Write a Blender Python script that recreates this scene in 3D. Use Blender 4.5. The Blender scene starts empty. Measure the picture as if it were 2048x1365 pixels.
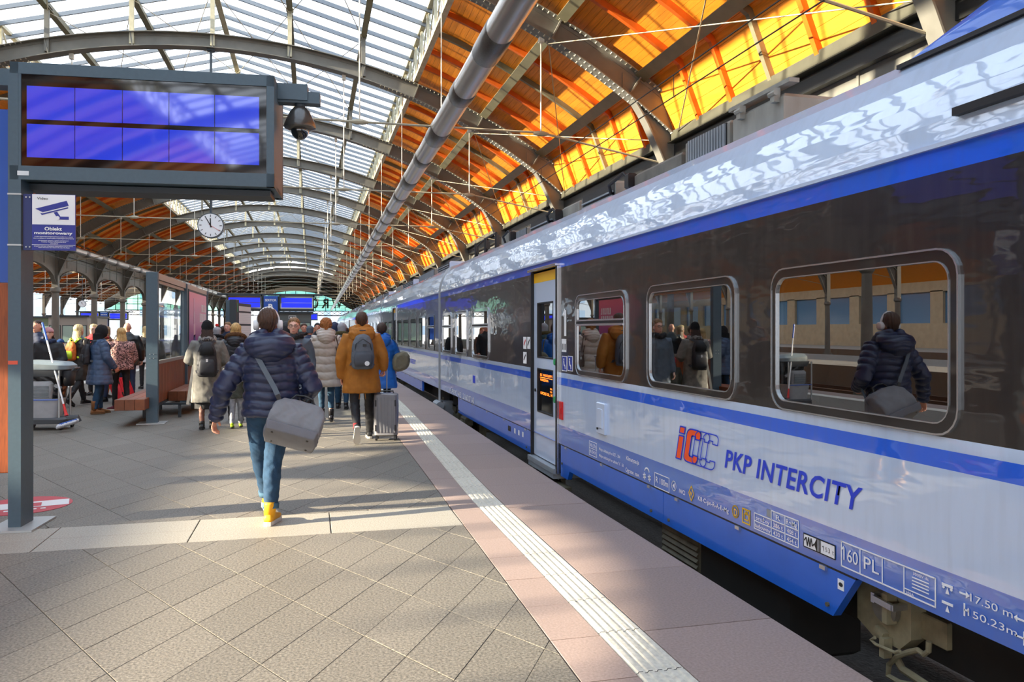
import bpy, bmesh, math, random
import numpy as np
from mathutils import Vector, Matrix
random.seed(7)
SC = bpy.context.scene
COL = SC.collection
PI = math.pi
# ---------------------------------------------------------------- camera
FPX, CU, CV = 1569.0, 1024.0, 682.5          # focal length in pixels of a 2048 x 1365 frame
VPU, VPV, EYE = 622.0, 661.0, 1.6            # vanishing point of the platform, eye height
YAW = math.atan((CU - VPU) / FPX)
CS, SN = math.cos(YAW), math.sin(YAW)
cam_d = bpy.data.cameras.new('camera')
cam = bpy.data.objects.new('camera', cam_d); COL.objects.link(cam)
cam_d.sensor_width = 36.0; cam_d.lens = 36.0 * FPX / 2048.0
cam_d.shift_y = (VPV - CV) / 2048.0
cam_d.clip_end = 800
cam.location = (0, 0, EYE); cam.rotation_euler = (PI / 2, 0, -YAW)
SC.camera = cam
# ---------------------------------------------------------------- world, sun, exposure
W = bpy.data.worlds.new('sky'); SC.world = W; W.use_nodes = True
wn = W.node_tree.nodes; wl = W.node_tree.links
bg = wn['Background']
tc = wn.new('ShaderNodeTexCoord'); sx = wn.new('ShaderNodeSeparateXYZ'); rp = wn.new('ShaderNodeValToRGB')
wl.new(tc.outputs['Generated'], sx.inputs[0]); wl.new(sx.outputs['Z'], rp.inputs[0])
rp.color_ramp.elements[0].color = (0.93, 0.95, 1.0, 1); rp.color_ramp.elements[1].color = (0.72, 0.84, 1.0, 1)
rp.color_ramp.elements[1].position = 0.7
wl.new(rp.outputs[0], bg.inputs[0]); bg.inputs[1].default_value = 3.3
sun_d = bpy.data.lights.new('sun', 'SUN'); sun = bpy.data.objects.new('sun', sun_d); COL.objects.link(sun)
SUN_EL, SUN_AZ = math.radians(18.1), math.radians(6)
sdir = Vector((math.cos(SUN_EL) * math.cos(SUN_AZ), math.cos(SUN_EL) * math.sin(SUN_AZ), -math.sin(SUN_EL)))
sun.rotation_euler = sdir.to_track_quat('-Z', 'Y').to_euler(); sun.location = (-40, -5, 25)
sun_d.energy = 24.0; sun_d.color = (1.0, 0.87, 0.66); sun_d.angle = math.radians(0.6)
SC.view_settings.view_transform = 'Standard'; SC.view_settings.look = 'None'
SC.view_settings.gamma = 1.0; SC.view_settings.use_curve_mapping = False
SC.view_settings.exposure = 0.0
SC.cycles.max_bounces = 8; SC.cycles.diffuse_bounces = 4; SC.cycles.glossy_bounces = 4
SC.cycles.transparent_max_bounces = 24; SC.cycles.caustics_reflective = False; SC.cycles.caustics_refractive = False
SC.cycles.use_denoising = True; SC.cycles.sample_clamp_indirect = 6.0

# ---------------------------------------------------------------- helpers
def lin(h):
    h = h.lstrip('#'); c = [int(h[i:i + 2], 16) / 255 for i in (0, 2, 4)]
    return tuple(x / 12.92 if x <= .04045 else ((x + .055) / 1.055) ** 2.4 for x in c)

_M = {}
def mat(name, hexc, rough=.6, metal=0., noise=0., nscale=20., bump=0., bscale=60., coat=0., spec=.5, rand=0., emit=0., stretch=None, coatbump=0.):
    """Plain procedural surface: base colour with optional noise mottling, per-object variation and bump."""
    if name in _M: return _M[name]
    m = bpy.data.materials.new(name); m.use_nodes = True; _M[name] = m
    N = m.node_tree.nodes; L = m.node_tree.links; b = N['Principled BSDF']
    c = lin(hexc) if isinstance(hexc, str) else hexc
    b.inputs['Base Color'].default_value = (*c, 1); b.inputs['Roughness'].default_value = rough
    b.inputs['Metallic'].default_value = metal; b.inputs['Specular IOR Level'].default_value = spec
    if coat: b.inputs['Coat Weight'].default_value = coat; b.inputs['Coat Roughness'].default_value = .04
    if emit: b.inputs['Emission Color'].default_value = (*c, 1); b.inputs['Emission Strength'].default_value = emit
    if noise or bump or rand or coatbump:
        t = N.new('ShaderNodeTexCoord'); vec = t.outputs['Object']
        if stretch:
            mp = N.new('ShaderNodeMapping'); mp.inputs['Scale'].default_value = stretch
            L.new(vec, mp.inputs[0]); vec = mp.outputs[0]
    if noise or rand:
        hsv = N.new('ShaderNodeHueSaturation'); hsv.inputs['Color'].default_value = (*c, 1)
        L.new(hsv.outputs[0], b.inputs['Base Color'])
        val = None
        if noise:
            n = N.new('ShaderNodeTexNoise'); n.inputs['Scale'].default_value = nscale; n.inputs['Detail'].default_value = 5
            L.new(vec, n.inputs['Vector'])
            r = N.new('ShaderNodeMapRange'); r.inputs['From Min'].default_value = .3; r.inputs['From Max'].default_value = .7
            r.inputs['To Min'].default_value = 1 - noise; r.inputs['To Max'].default_value = 1 + noise
            L.new(n.outputs['Fac'], r.inputs[0]); val = r.outputs[0]
        if rand:
            oi = N.new('ShaderNodeObjectInfo'); r2 = N.new('ShaderNodeMapRange')
            r2.inputs['To Min'].default_value = 1 - rand; r2.inputs['To Max'].default_value = 1 + rand
            L.new(oi.outputs['Random'], r2.inputs[0])
            if val is None: val = r2.outputs[0]
            else:
                mu = N.new('ShaderNodeMath'); mu.operation = 'MULTIPLY'; L.new(val, mu.inputs[0]); L.new(r2.outputs[0], mu.inputs[1]); val = mu.outputs[0]
        L.new(val, hsv.inputs['Value'])
    if bump or coatbump:
        n2 = N.new('ShaderNodeTexNoise'); n2.inputs['Scale'].default_value = bscale; n2.inputs['Detail'].default_value = 4
        L.new(vec, n2.inputs['Vector'])
        bp = N.new('ShaderNodeBump'); bp.inputs['Strength'].default_value = bump or coatbump; bp.inputs['Distance'].default_value = .02
        L.new(n2.outputs['Fac'], bp.inputs['Height'])
        L.new(bp.outputs[0], b.inputs['Coat Normal' if coatbump else 'Normal'])
    return m

def glass(name, tint, gloss, rough=.0, fres=True):
    """Thin pane: transparent with a mirror layer (Fresnel plus a coated share)."""
    if name in _M: return _M[name]
    m = bpy.data.materials.new(name); m.use_nodes = True; _M[name] = m
    N = m.node_tree.nodes; L = m.node_tree.links; N.remove(N['Principled BSDF'])
    o = N['Material Output']; t = N.new('ShaderNodeBsdfTransparent'); g = N.new('ShaderNodeBsdfGlossy'); x = N.new('ShaderNodeMixShader')
    t.inputs[0].default_value = (*tint, 1); g.inputs['Roughness'].default_value = rough; g.inputs[0].default_value = (1, 1, 1, 1)
    lw = N.new('ShaderNodeLayerWeight'); lw.inputs[0].default_value = .5
    pw = N.new('ShaderNodeMath'); pw.operation = 'POWER'; pw.inputs[1].default_value = 5.
    ml = N.new('ShaderNodeMath'); ml.operation = 'MULTIPLY_ADD'; ml.inputs[1].default_value = (1 - gloss) * .9; ml.inputs[2].default_value = gloss; ml.use_clamp = True
    L.new(lw.outputs['Facing'], pw.inputs[0]); L.new(pw.outputs[0], ml.inputs[0]); L.new(ml.outputs[0], x.inputs[0])
    L.new(t.outputs[0], x.inputs[1]); L.new(g.outputs[0], x.inputs[2]); L.new(x.outputs[0], o.inputs[0])
    return m

class MB:
    """Mesh builder: collects simple solids, then links them as one object."""
    def __init__(s): s.v = []; s.f = []; s.mi = []
    def add(s, vs, fs, mi=0, M=None):
        b = len(s.v)
        s.v.extend([tuple(M @ Vector(v)) if M is not None else tuple(v) for v in vs])
        s.f.extend([tuple(b + i for i in f) for f in fs]); s.mi.extend([mi] * len(fs)); return s
    def box(s, c, d, mi=0, M=None, bev=0.):
        x, y, z = [q / 2 for q in d]
        if bev > 0:
            e = bev; vs = []; 
            for sz in (-1, 1):
                for (px, py) in ((-1, -1), (1, -1), (1, 1), (-1, 1)):
                    vs.append((c[0] + px * (x - e), c[1] + py * (y - e), c[2] + sz * z))
            for sz in (-1, 1):
                for (px, py) in ((-1, -1), (1, -1), (1, 1), (-1, 1)):
                    vs.append((c[0] + px * x, c[1] + py * y, c[2] + sz * (z - e)))
            fs = [(3, 2, 1, 0), (4, 5, 6, 7)]
            for i in range(4):
                j = (i + 1) % 4
                fs += [(i, j, 8 + j, 8 + i), (8 + i, 8 + j, 12 + j, 12 + i), (12 + i, 12 + j, 4 + j, 4 + i)]
            return s.add(vs, fs, mi, M)
        vs = [(c[0] + a * x, c[1] + b * y, c[2] + e * z) for e in (-1, 1) for b in (-1, 1) for a in (-1, 1)]
        return s.add(vs, [(0, 2, 3, 1), (4, 5, 7, 6), (0, 1, 5, 4), (2, 6, 7, 3), (0, 4, 6, 2), (1, 3, 7, 5)], mi, M)
    def beam(s, p, q, w, h, up=(0, 0, 1), mi=0):
        """Rectangular bar from p to q, width w across, height h along up."""
        p, q = Vector(p), Vector(q); d = (q - p); L = d.length; d /= max(L, 1e-9)
        u = Vector(up); u = u - d * u.dot(d)
        if u.length < 1e-4: u = Vector((1, 0, 0)) - d * d.x
        u.normalize(); r = d.cross(u)
        vs = [b + r * (i * w / 2) + u * (j * h / 2) for b in (p, q) for (i, j) in ((-1, -1), (1, -1), (1, 1), (-1, 1))]
        return s.add(vs, [(3, 2, 1, 0), (4, 5, 6, 7), (0, 1, 5, 4), (1, 2, 6, 5), (2, 3, 7, 6), (3, 0, 4, 7)], mi)
    def tube(s, pts, r, n=8, mi=0, caps=True, flat=None):
        """Round tube along pts; r a number or a list; hemispherical-ish end caps."""
        P = [Vector(p) for p in pts]; R = r if isinstance(r, (list, tuple)) else [r] * len(P)
        T = []
        for i in range(len(P)):
            d = P[min(i + 1, len(P) - 1)] - P[max(i - 1, 0)]
            T.append(d.normalized() if d.length > 1e-9 else Vector((0, 0, 1)))
        u = Vector((0, 1, 0)) if abs(T[0].y) < .9 else Vector((1, 0, 0))
        if flat is not None: u = Vector(flat[0])
        rings = []
        for i, (p, t) in enumerate(zip(P, T)):
            u = (u - t * u.dot(t)); u.normalize(); w = t.cross(u)
            fy = flat[1] if flat is not None else 1.
            rings.append((p, u.copy(), w * fy, R[i], t))
        prof = []
        if caps == 'round':
            p, u, w, r0, t = rings[0]
            for a in (80, 50, 25): prof.append((p - t * r0 * math.sin(math.radians(a)), u, w, r0 * math.cos(math.radians(a))))
        for p, u, w, r0, t in rings: prof.append((p, u, w, r0))
        if caps == 'round':
            p, u, w, r0, t = rings[-1]
            for a in (25, 50, 80): prof.append((p + t * r0 * math.sin(math.radians(a)), u, w, r0 * math.cos(math.radians(a))))
        vs = []; fs = []
        for p, u, w, r0 in prof:
            for k in range(n):
                a = 2 * PI * k / n; vs.append(p + (u * math.cos(a) + w * math.sin(a)) * r0)
        for i in range(len(prof) - 1):
            for k in range(n):
                k2 = (k + 1) % n; fs.append((i * n + k, i * n + k2, (i + 1) * n + k2, (i + 1) * n + k))
        if caps:
            fs.append(tuple(range(n))[::-1]); fs.append(tuple((len(prof) - 1) * n + k for k in range(n)))
        return s.add(vs, fs, mi)
    def loft(s, rings, n=16, mi=0, caps=True, power=2.0):
        """Stack of ellipses: (centre, half-axis a, half-axis b) as vectors; power > 2 squares them off."""
        vs = []; fs = []
        for c, a, b in rings:
            c, a, b = Vector(c), Vector(a), Vector(b)
            for k in range(n):
                t = 2 * PI * k / n; ct, st = math.cos(t), math.sin(t)
                e = 2.0 / power
                vs.append(c + a * (abs(ct) ** e * (1 if ct >= 0 else -1)) + b * (abs(st) ** e * (1 if st >= 0 else -1)))
        for i in range(len(rings) - 1):
            for k in range(n):
                k2 = (k + 1) % n; fs.append((i * n + k, i * n + k2, (i + 1) * n + k2, (i + 1) * n + k))
        if caps:
            fs.append(tuple(range(n))[::-1]); fs.append(tuple((len(rings) - 1) * n + k for k in range(n)))
        return s.add(vs, fs, mi)
    def ball(s, c, r, n=12, mi=0, M=None):
        """Ellipsoid, r a number or three radii."""
        if not isinstance(r, (tuple, list)): r = (r, r, r)
        m = max(4, n // 2); vs = [(c[0], c[1], c[2] - r[2])]; fs = []
        for i in range(1, m):
            a = PI * i / m - PI / 2
            for k in range(n):
                t = 2 * PI * k / n
                vs.append((c[0] + r[0] * math.cos(a) * math.cos(t), c[1] + r[1] * math.cos(a) * math.sin(t), c[2] + r[2] * math.sin(a)))
        vs.append((c[0], c[1], c[2] + r[2])); top = len(vs) - 1
        for k in range(n):
            k2 = (k + 1) % n; fs.append((0, 1 + k2, 1 + k)); fs.append((top, top - n + k, top - n + k2))
            for i in range(m - 2):
                b = 1 + i * n; fs.append((b + k, b + k2, b + n + k2, b + n + k))
        return s.add(vs, fs, mi, M)
    def prism(s, poly, axis, a, b, mi=0, M=None):
        """Polygon (2-D points) extruded from a to b along axis 'x','y' or 'z' (remaining axes keep their order)."""
        def P(p, t): return (t, p[0], p[1]) if axis == 'x' else ((p[0], t, p[1]) if axis == 'y' else (p[0], p[1], t))
        n = len(poly); vs = [P(p, a) for p in poly] + [P(p, b) for p in poly]
        fs = [tuple(range(n))[::-1], tuple(range(n, 2 * n))] + [(i, (i + 1) % n, n + (i + 1) % n, n + i) for i in range(n)]
        return s.add(vs, fs, mi, M)
    def quad(s, a, b, c, d, mi=0): return s.add([a, b, c, d], [(0, 1, 2, 3)], mi)
    def mesh(s, name, smooth=False):
        me = bpy.data.meshes.new(name); me.from_pydata([tuple(v) for v in s.v], [], s.f)
        if any(s.mi): me.polygons.foreach_set('material_index', s.mi)
        bm = bmesh.new(); bm.from_mesh(me); bmesh.ops.recalc_face_normals(bm, faces=bm.faces); bm.to_mesh(me); bm.free()
        if smooth: me.polygons.foreach_set('use_smooth', [True] * len(me.polygons))
        me.update(); return me
    def build(s, name, mats, parent=None, smooth=False, angle=None):
        me = s.mesh(name, smooth or angle is not None)
        for m in (mats if isinstance(mats, (list, tuple)) else [mats]): me.materials.append(m)
        o = link(name, me, parent)
        if angle is not None:
            try: me.set_sharp_from_angle(angle=math.radians(angle))
            except Exception: pass
        return o

def link(name, me, parent=None, loc=None):
    o = bpy.data.objects.new(name, me); COL.objects.link(o)
    if parent is not None: o.parent = parent
    if loc is not None: o.location = loc
    return o
def empty(name, loc=(0, 0, 0), rz=0., parent=None):
    o = bpy.data.objects.new(name, None); COL.objects.link(o); o.location = loc; o.rotation_euler = (0, 0, rz); o.empty_display_size = .2
    if parent is not None: o.parent = parent
    return o
def tag(o, label=None, cat=None, group=None, kind=None):
    if label: o['label'] = label
    if cat: o['category'] = cat
    if group: o['group'] = group
    if kind: o['kind'] = kind
    return o
def copy_tree(o, parent=None):
    c = o.copy(); COL.objects.link(c); c.parent = parent
    for ch in [k for k in o.children]: copy_tree(ch, c)
    return c
def P3(u, v, zc):
    """World point seen at pixel (u, v) at depth zc along the lens axis."""
    xc = (u - CU) * zc / FPX
    return Vector((xc * CS + zc * SN, -xc * SN + zc * CS, EYE + (VPV - v) * zc / FPX))
def G(u, v):
    p = P3(u, v, FPX * EYE / (v - VPV)); p.z = 0; return p
def PX(u, v, X):
    """World point seen at pixel (u, v) on the vertical plane x = X parallel to the track."""
    k = (u - CU) / FPX; zc = X / (k * CS + SN); return P3(u, v, zc)
def text_mesh(body, size, font_shear=0., spacing=1., align='LEFT', bold=0., extrude=.0):
    cu = bpy.data.curves.new('lettering', 'FONT'); cu.body = body; cu.size = size; cu.shear = font_shear
    cu.space_character = spacing; cu.align_x = align; cu.offset = bold; cu.extrude = extrude; cu.resolution_u = 3
    o = bpy.data.objects.new('tmp_text', cu); COL.objects.link(o)
    dg = bpy.context.evaluated_depsgraph_get(); dg.update()
    me = bpy.data.meshes.new_from_object(o.evaluated_get(dg)); bpy.data.objects.remove(o); bpy.data.curves.remove(cu)
    return me
def place_text(name, body, m, parent, origin, ux, uy, width=None, height=None, shear=0., bold=0., spacing=1., extrude=.001, mirror=False):
    """Lettering as geometry: lower-left corner at origin, reading along ux, rising along uy; fitted to width and cap height."""
    me = text_mesh(body, 1.0, shear, spacing, 'LEFT', bold, 0)
    n = len(me.vertices); co = np.empty(n * 3); me.vertices.foreach_get('co', co); co = co.reshape(-1, 3)
    if n == 0: return None
    x0, x1 = co[:, 0].min(), co[:, 0].max(); y1 = co[:, 1].max()
    cap = 0.73
    sy = height / cap if height else 1.; sx_ = width / max(x1 - x0, 1e-6) if width else sy
    X = (co[:, 0] - x0) * sx_; Y = co[:, 1] * sy
    if mirror: X = (x1 - x0) * sx_ - X
    ux, uy = Vector(ux).normalized(), Vector(uy).normalized(); nz = ux.cross(uy)
    O = np.array(origin); W_ = O + np.outer(X, ux) + np.outer(Y, uy) + np.outer(np.full(n, extrude), nz)
    me.vertices.foreach_set('co', W_.reshape(-1)); me.materials.clear(); me.materials.append(m); me.update()
    return link(name, me, parent)
# ================================================================ SETTING
# ---- materials of the hall
m_steel = mat('roof_steel', '#74726a', .5, 0, .12, 3, spec=.4)
m_steel2 = mat('purlin_steel', '#757159', .55, 0, .12, 4)
m_cream = mat('cream_steel', '#c4bda0', .5, 0, .15, 6)
m_rivet = mat('rivet_steel', '#cbc7b2', .4)
m_wood = mat('roof_plank_wood', '#f09424', .55, 0, .15, 6, rand=.10, stretch=(6, .35, 6))
m_rafter = mat('rafter_wood', '#d2600f', .5, 0, .12, 5)
m_barsk = mat('glazing_bar_paint', '#7d8690', .45)
m_sky = glass('skylight_glass', (.93, .95, .97), .04)
m_gable = glass('gable_glass', (.66, .97, .84), .03)
m_clearg = glass('clear_pane', (.88, .92, .92), .06)
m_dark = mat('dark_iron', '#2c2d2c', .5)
m_rod = mat('tie_rod_steel', '#a9a088', .45)
m_rodw = mat('hanger_rod_paint', '#d9d6c8', .45)
m_wire = mat('overhead_wire', '#3a2c22', .5)
m_conc = mat('concrete', '#8a857c', .85, 0, .12, 4)
m_bal = mat('ballast', '#3a3632', .95, 0, .35, 25, bump=.6, bscale=30)
m_rail = mat('rail_steel', '#6b5648', .4, .6)
m_pav = mat('granite_paver', '#716b61', .6, 0, .50, 70, bump=.12, bscale=110, rand=.08)
m_band = mat('light_granite', '#9c968a', .6, 0, .30, 90, bump=.08, bscale=120, rand=.05)
m_pink = mat('pink_granite', '#98847b', .62, 0, .17, 75, bump=.06, bscale=120, rand=.06)
m_tact = mat('tactile_stone', '#cfc8b8', .6, 0, .16, 30, rand=.04)
m_joint = mat('paving_joint', '#2e2a25', .9, 0, .2, 40)

# ---- platform
def bend(y): return .013 * (min(max(y, 7.), 17.) - 7.)
def x_pink(y): return 1.16 + .0085 * min(y, 40)
def x_t0(y): return 1.47 + bend(y) + .012 * (min(max(y, 7.5), 18) - 7.5)
def x_t1(y): return x_t0(y) + .243
def x_edge(y): return 2.48 + bend(y)
YA, YB, XL = -14.0, 142.0, -7.6
ys = [YA, 0, 7, 9, 11, 13, 15, 17, 40, YB]
mb = MB()
for y0, y1 in zip(ys, ys[1:]):
    a, b = x_edge(y0), x_edge(y1)
    mb.add([(XL, y0, -.02), (a, y0, -.02), (b, y1, -.02), (XL, y1, -.02), (XL, y0, -1.1), (a - .12, y0, -1.1), (b - .12, y1, -1.1), (XL, y1, -1.1),
            (a - .12, y0, -.25), (b - .12, y1, -.25), (a, y0, -.25), (b, y1, -.25)],
           [(0, 1, 2, 3), (1, 10, 11, 2), (10, 8, 9, 11), (8, 5, 6, 9), (0, 3, 7, 4)])
floor = tag(mb.build('floor', m_joint), kind='structure')

def slab(poly, bev=.0022, z=0., t=.03):
    """A thin paving piece with eased edges (convex outline, counter-clockwise)."""
    n = len(poly); cx = sum(p[0] for p in poly) / n; cy = sum(p[1] for p in poly) / n
    def ins(p, d):
        v = Vector((p[0] - cx, p[1] - cy)); L = v.length; return (cx + v.x * (L - d) / L, cy + v.y * (L - d) / L)
    vs = [(*p, z - t) for p in poly] + [(*p, z - bev * .6) for p in poly] + [(*ins(p, bev * 1.6), z) for p in poly]
    fs = [tuple(2 * n + i for i in range(n))]
    for k in (0, 1):
        fs += [(k * n + i, k * n + (i + 1) % n, (k + 1) * n + (i + 1) % n, (k + 1) * n + i) for i in range(n)]
    return vs, fs
def clip(poly, a, b, c):
    """Keep the side a*x + b*y <= c."""
    out = []
    for i in range(len(poly)):
        p, q = poly[i], poly[(i + 1) % len(poly)]
        dp, dq = a * p[0] + b * p[1] - c, a * q[0] + b * q[1] - c
        if dp <= 0: out.append(p)
        if dp * dq < 0:
            t = dp / (dp - dq); out.append((p[0] + t * (q[0] - p[0]), p[1] + t * (q[1] - p[1])))
    return out
def area(p): return .5 * sum(p[i][0] * p[(i + 1) % len(p)][1] - p[(i + 1) % len(p)][0] * p[i][1] for i in range(len(p)))
def seen(x, y):
    zc = x * SN + y * CS
    if zc < .8: return -1
    u = CU + FPX * (x * CS - y * SN) / zc; v = VPV + FPX * EYE / zc
    return 1 / zc if (-120 < u < 2100 and v < 1460) else -1
# rhombic pavers on a 60 degree grid
GAP = .0028; SIDE = .366; SIDEA = .64
da, db = Vector((.5, .866)), Vector((-.5, .866))
org = Vector((-.921, 4.015))
BAND = (6.34, 7.07)
cells = []
for i in range(-60, 130):
    for j in range(-60, 130):
        o = org + da * (i * SIDEA) + db * (j * SIDE)
        if not (-7.7 < o.x < 1.8 and -1.5 < o.y < 46): continue
        poly = [tuple(o), tuple(o + da * SIDEA), tuple(o + da * SIDEA + db * SIDE), tuple(o + db * SIDE)]
        g = GAP / 2
        cx, cy = (poly[0][0] + poly[2][0]) / 2, (poly[0][1] + poly[2][1]) / 2
        poly = [(cx + (p[0] - cx) * (1 - GAP * 2.7), cy + (p[1] - cy) * (1 - GAP * 2.7)) for p in poly]
        poly = clip(poly, 1, -.0085, 1.16 - .004)              # up to the pink slabs
        if len(poly) > 2: poly = clip(poly, -1, 0, 6.55)          # up to the light line on the far edge
        for sgn, lim in ((1, BAND[0] - .004), (-1, -BAND[1] - .004)):
            pp = clip(poly, 0, sgn, lim) if len(poly) > 2 else []
            if len(pp) > 2 and area(pp) > .004: cells.append(pp)
def split_parts(cells, name, material, limit):
    sc = []
    for p in cells:
        cx = sum(q[0] for q in p) / len(p); cy = sum(q[1] for q in p) / len(p)
        sc.append((seen(cx, cy) * math.sqrt(max(area(p), 0)), cx, cy, p))
    sc.sort(key=lambda t: -t[0]); rest = MB()
    for k, (s, cx, cy, p) in enumerate(sc):
        dz = random.uniform(-.0015, .0)
        if k < limit and s > 0:
            vs, fs = slab([(q[0] - cx, q[1] - cy) for q in p]); b = MB(); b.add(vs, fs)
            o = b.build(name, material, floor); o.location = (cx, cy, dz)
        else:
            vs, fs = slab(p, z=dz); rest.add(vs, fs)
    if rest.v: tag(rest.build(name.replace('_', ' ').split()[-1] + '_paving', material, floor), kind='stuff')
split_parts(cells, 'paver', m_pav, 296)
mb = MB(); vs, fs = slab([(-6.55, 46.2), (x_pink(46.2), 46.2), (x_pink(130), 141.5), (-6.55, 141.5)]); mb.add(vs, fs); tag(mb.build('far_paving', m_pav, floor), kind='stuff')
# light band of two rows of long slabs
bc = []
xs = [1.215 - 1.06 * k for k in range(9)]
for k, (x1, x0) in enumerate(zip(xs, xs[1:])):
    for r in (0, 1):
        ya, yb = BAND[0] + r * .365, BAND[0] + (r + 1) * .365
        bc.append([(x0 + .004, ya + .002), (x1 - .004, ya + .002), (x1 - .004, yb - .002), (x0 + .004, yb - .002)])
split_parts(bc, 'band_slab', m_band, 30)
# pink slabs and ribbed guide tiles along the edge
e1, e2 = [], []
for k in range(-4, 45):
    y0, y1 = 3.87 + k - .985 * 0, 3.87 + k + 1
    e2.append([(x_t1(y0) + .004, y0 + .003), (x_edge(y0), y0 + .003), (x_edge(y1), y1 - .003), (x_t1(y1) + .004, y1 - .003)])
    for h in (0, .5):
        a, b = y0 + h, y0 + h + .5
        e1.append([(x_pink(a) + .004, a + .0025), (x_t0(a) - .004, a + .0025), (x_t0(b) - .004, b - .0025), (x_pink(b) + .004, b - .0025)])
split_parts(e1, 'edge_block', m_pink, 90); split_parts(e2, 'edge_slab', m_pink, 48)
mb = MB()
vs, fs = slab([(1.5, 48.9), (2.61, 48.9), (2.61, 141.5), (1.5, 141.5)]); mb.add(vs, fs); tag(mb.build('far_edging', m_pink, floor), kind='stuff')
rest = MB()
for k in range(-8, 90):
    y0 = 3.90 + .5 * k; y1 = y0 + .5; a, b = x_t0(y0), x_t0(y1); w = .243
    t = MB(); nr = 5; prof = [(0, -.03), (0, -.004)]
    for r in range(nr):
        c0 = w * (r + .5) / nr; prof += [(c0 - .017, -.004), (c0 - .011, .004), (c0 + .011, .004), (c0 + .017, -.004)]
    prof += [(w, -.004), (w, -.03)]
    n = len(prof); vs = [(a + p[0], y0 + .003, p[1]) for p in prof] + [(b + p[0], y1 - .003, p[1]) for p in prof]
    fs = [(i, i + 1, n + i + 1, n + i) for i in range(n - 1)]
    if y0 < 40 and seen((a + b) / 2, y0 + .25) > 0: MB().add(vs, fs).build('tactile_tile', m_tact, floor)
    else: rest.add(vs, fs)
tag(rest.build('tactile_paving', m_tact, floor), kind='stuff')
mb = MB(); vs, fs = slab([(-6.95, YA), (-6.6, YA), (-6.6, 141), (-6.95, 141)]); mb.add(vs, fs); mb.build('white_edge_line', mat('white_line', '#d6d2c6', .6, 0, .1, 10), floor)
mb = MB(); vs, fs = slab([(-7.6, YA), (-6.97, YA), (-6.97, 141), (-7.6, 141)]); mb.add(vs, fs); mb.build('edge_coping', m_pink, floor)
# trackbed and rails
mb = MB(); mb.box((-13, 64, -1.2), (150, 170, .2)); tag(mb.build('ground', m_bal), kind='stuff')
for i, (xc) in enumerate((4.15, -9.3, -16.2)):
    mb = MB()
    for s in (-.75, .75):
        mb.box((xc + s, 64, -.86), (.07, 160, .05)); mb.box((xc + s, 64, -.95), (.02, 160, .14)); mb.box((xc + s, 64, -1.02), (.14, 160, .03))
    tag(mb.build('rail_track', m_rail), ['pair of rails under the white and blue train', 'pair of rails beside the white platform line', 'pair of rails beyond the iron columns'][i], 'rails', 'railway tracks')
mb = MB(); mb.box((-23.1, 64, -.56), (10, 156, 1.08)); tag(mb.build('floor_left', m_pav), kind='stuff')

# far side of the station: buff wall with tall windows
m_buff = mat('buff_wall', '#b9a98a', .8, 0, .1, 2)
wl_ = tag(empty('wall_left', (-54.0, 0, 0)), kind='structure')
mb = MB(); mb.box((0, 64, .6), (.4, 170, 3.4)); mb.box((0, 64, 7.2), (.4, 170, 3.6))
for k in range(29): mb.box((0, -20 + 6 * k, 3.9), (.4, 1.6, 3.2))
mb.build('wall_panel', m_buff, wl_)
mb = MB(); mb.box((-.1, 64, 3.9), (.02, 168, 3.2)); mb.build('window_glazing', mat('window_blue', '#5f86a8', .15), wl_)
mb = MB(); mb.box((-43.6, 64, -.56), (10, 156, 1.08)); tag(mb.build('floor_far_left', m_pav), kind='stuff')
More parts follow.
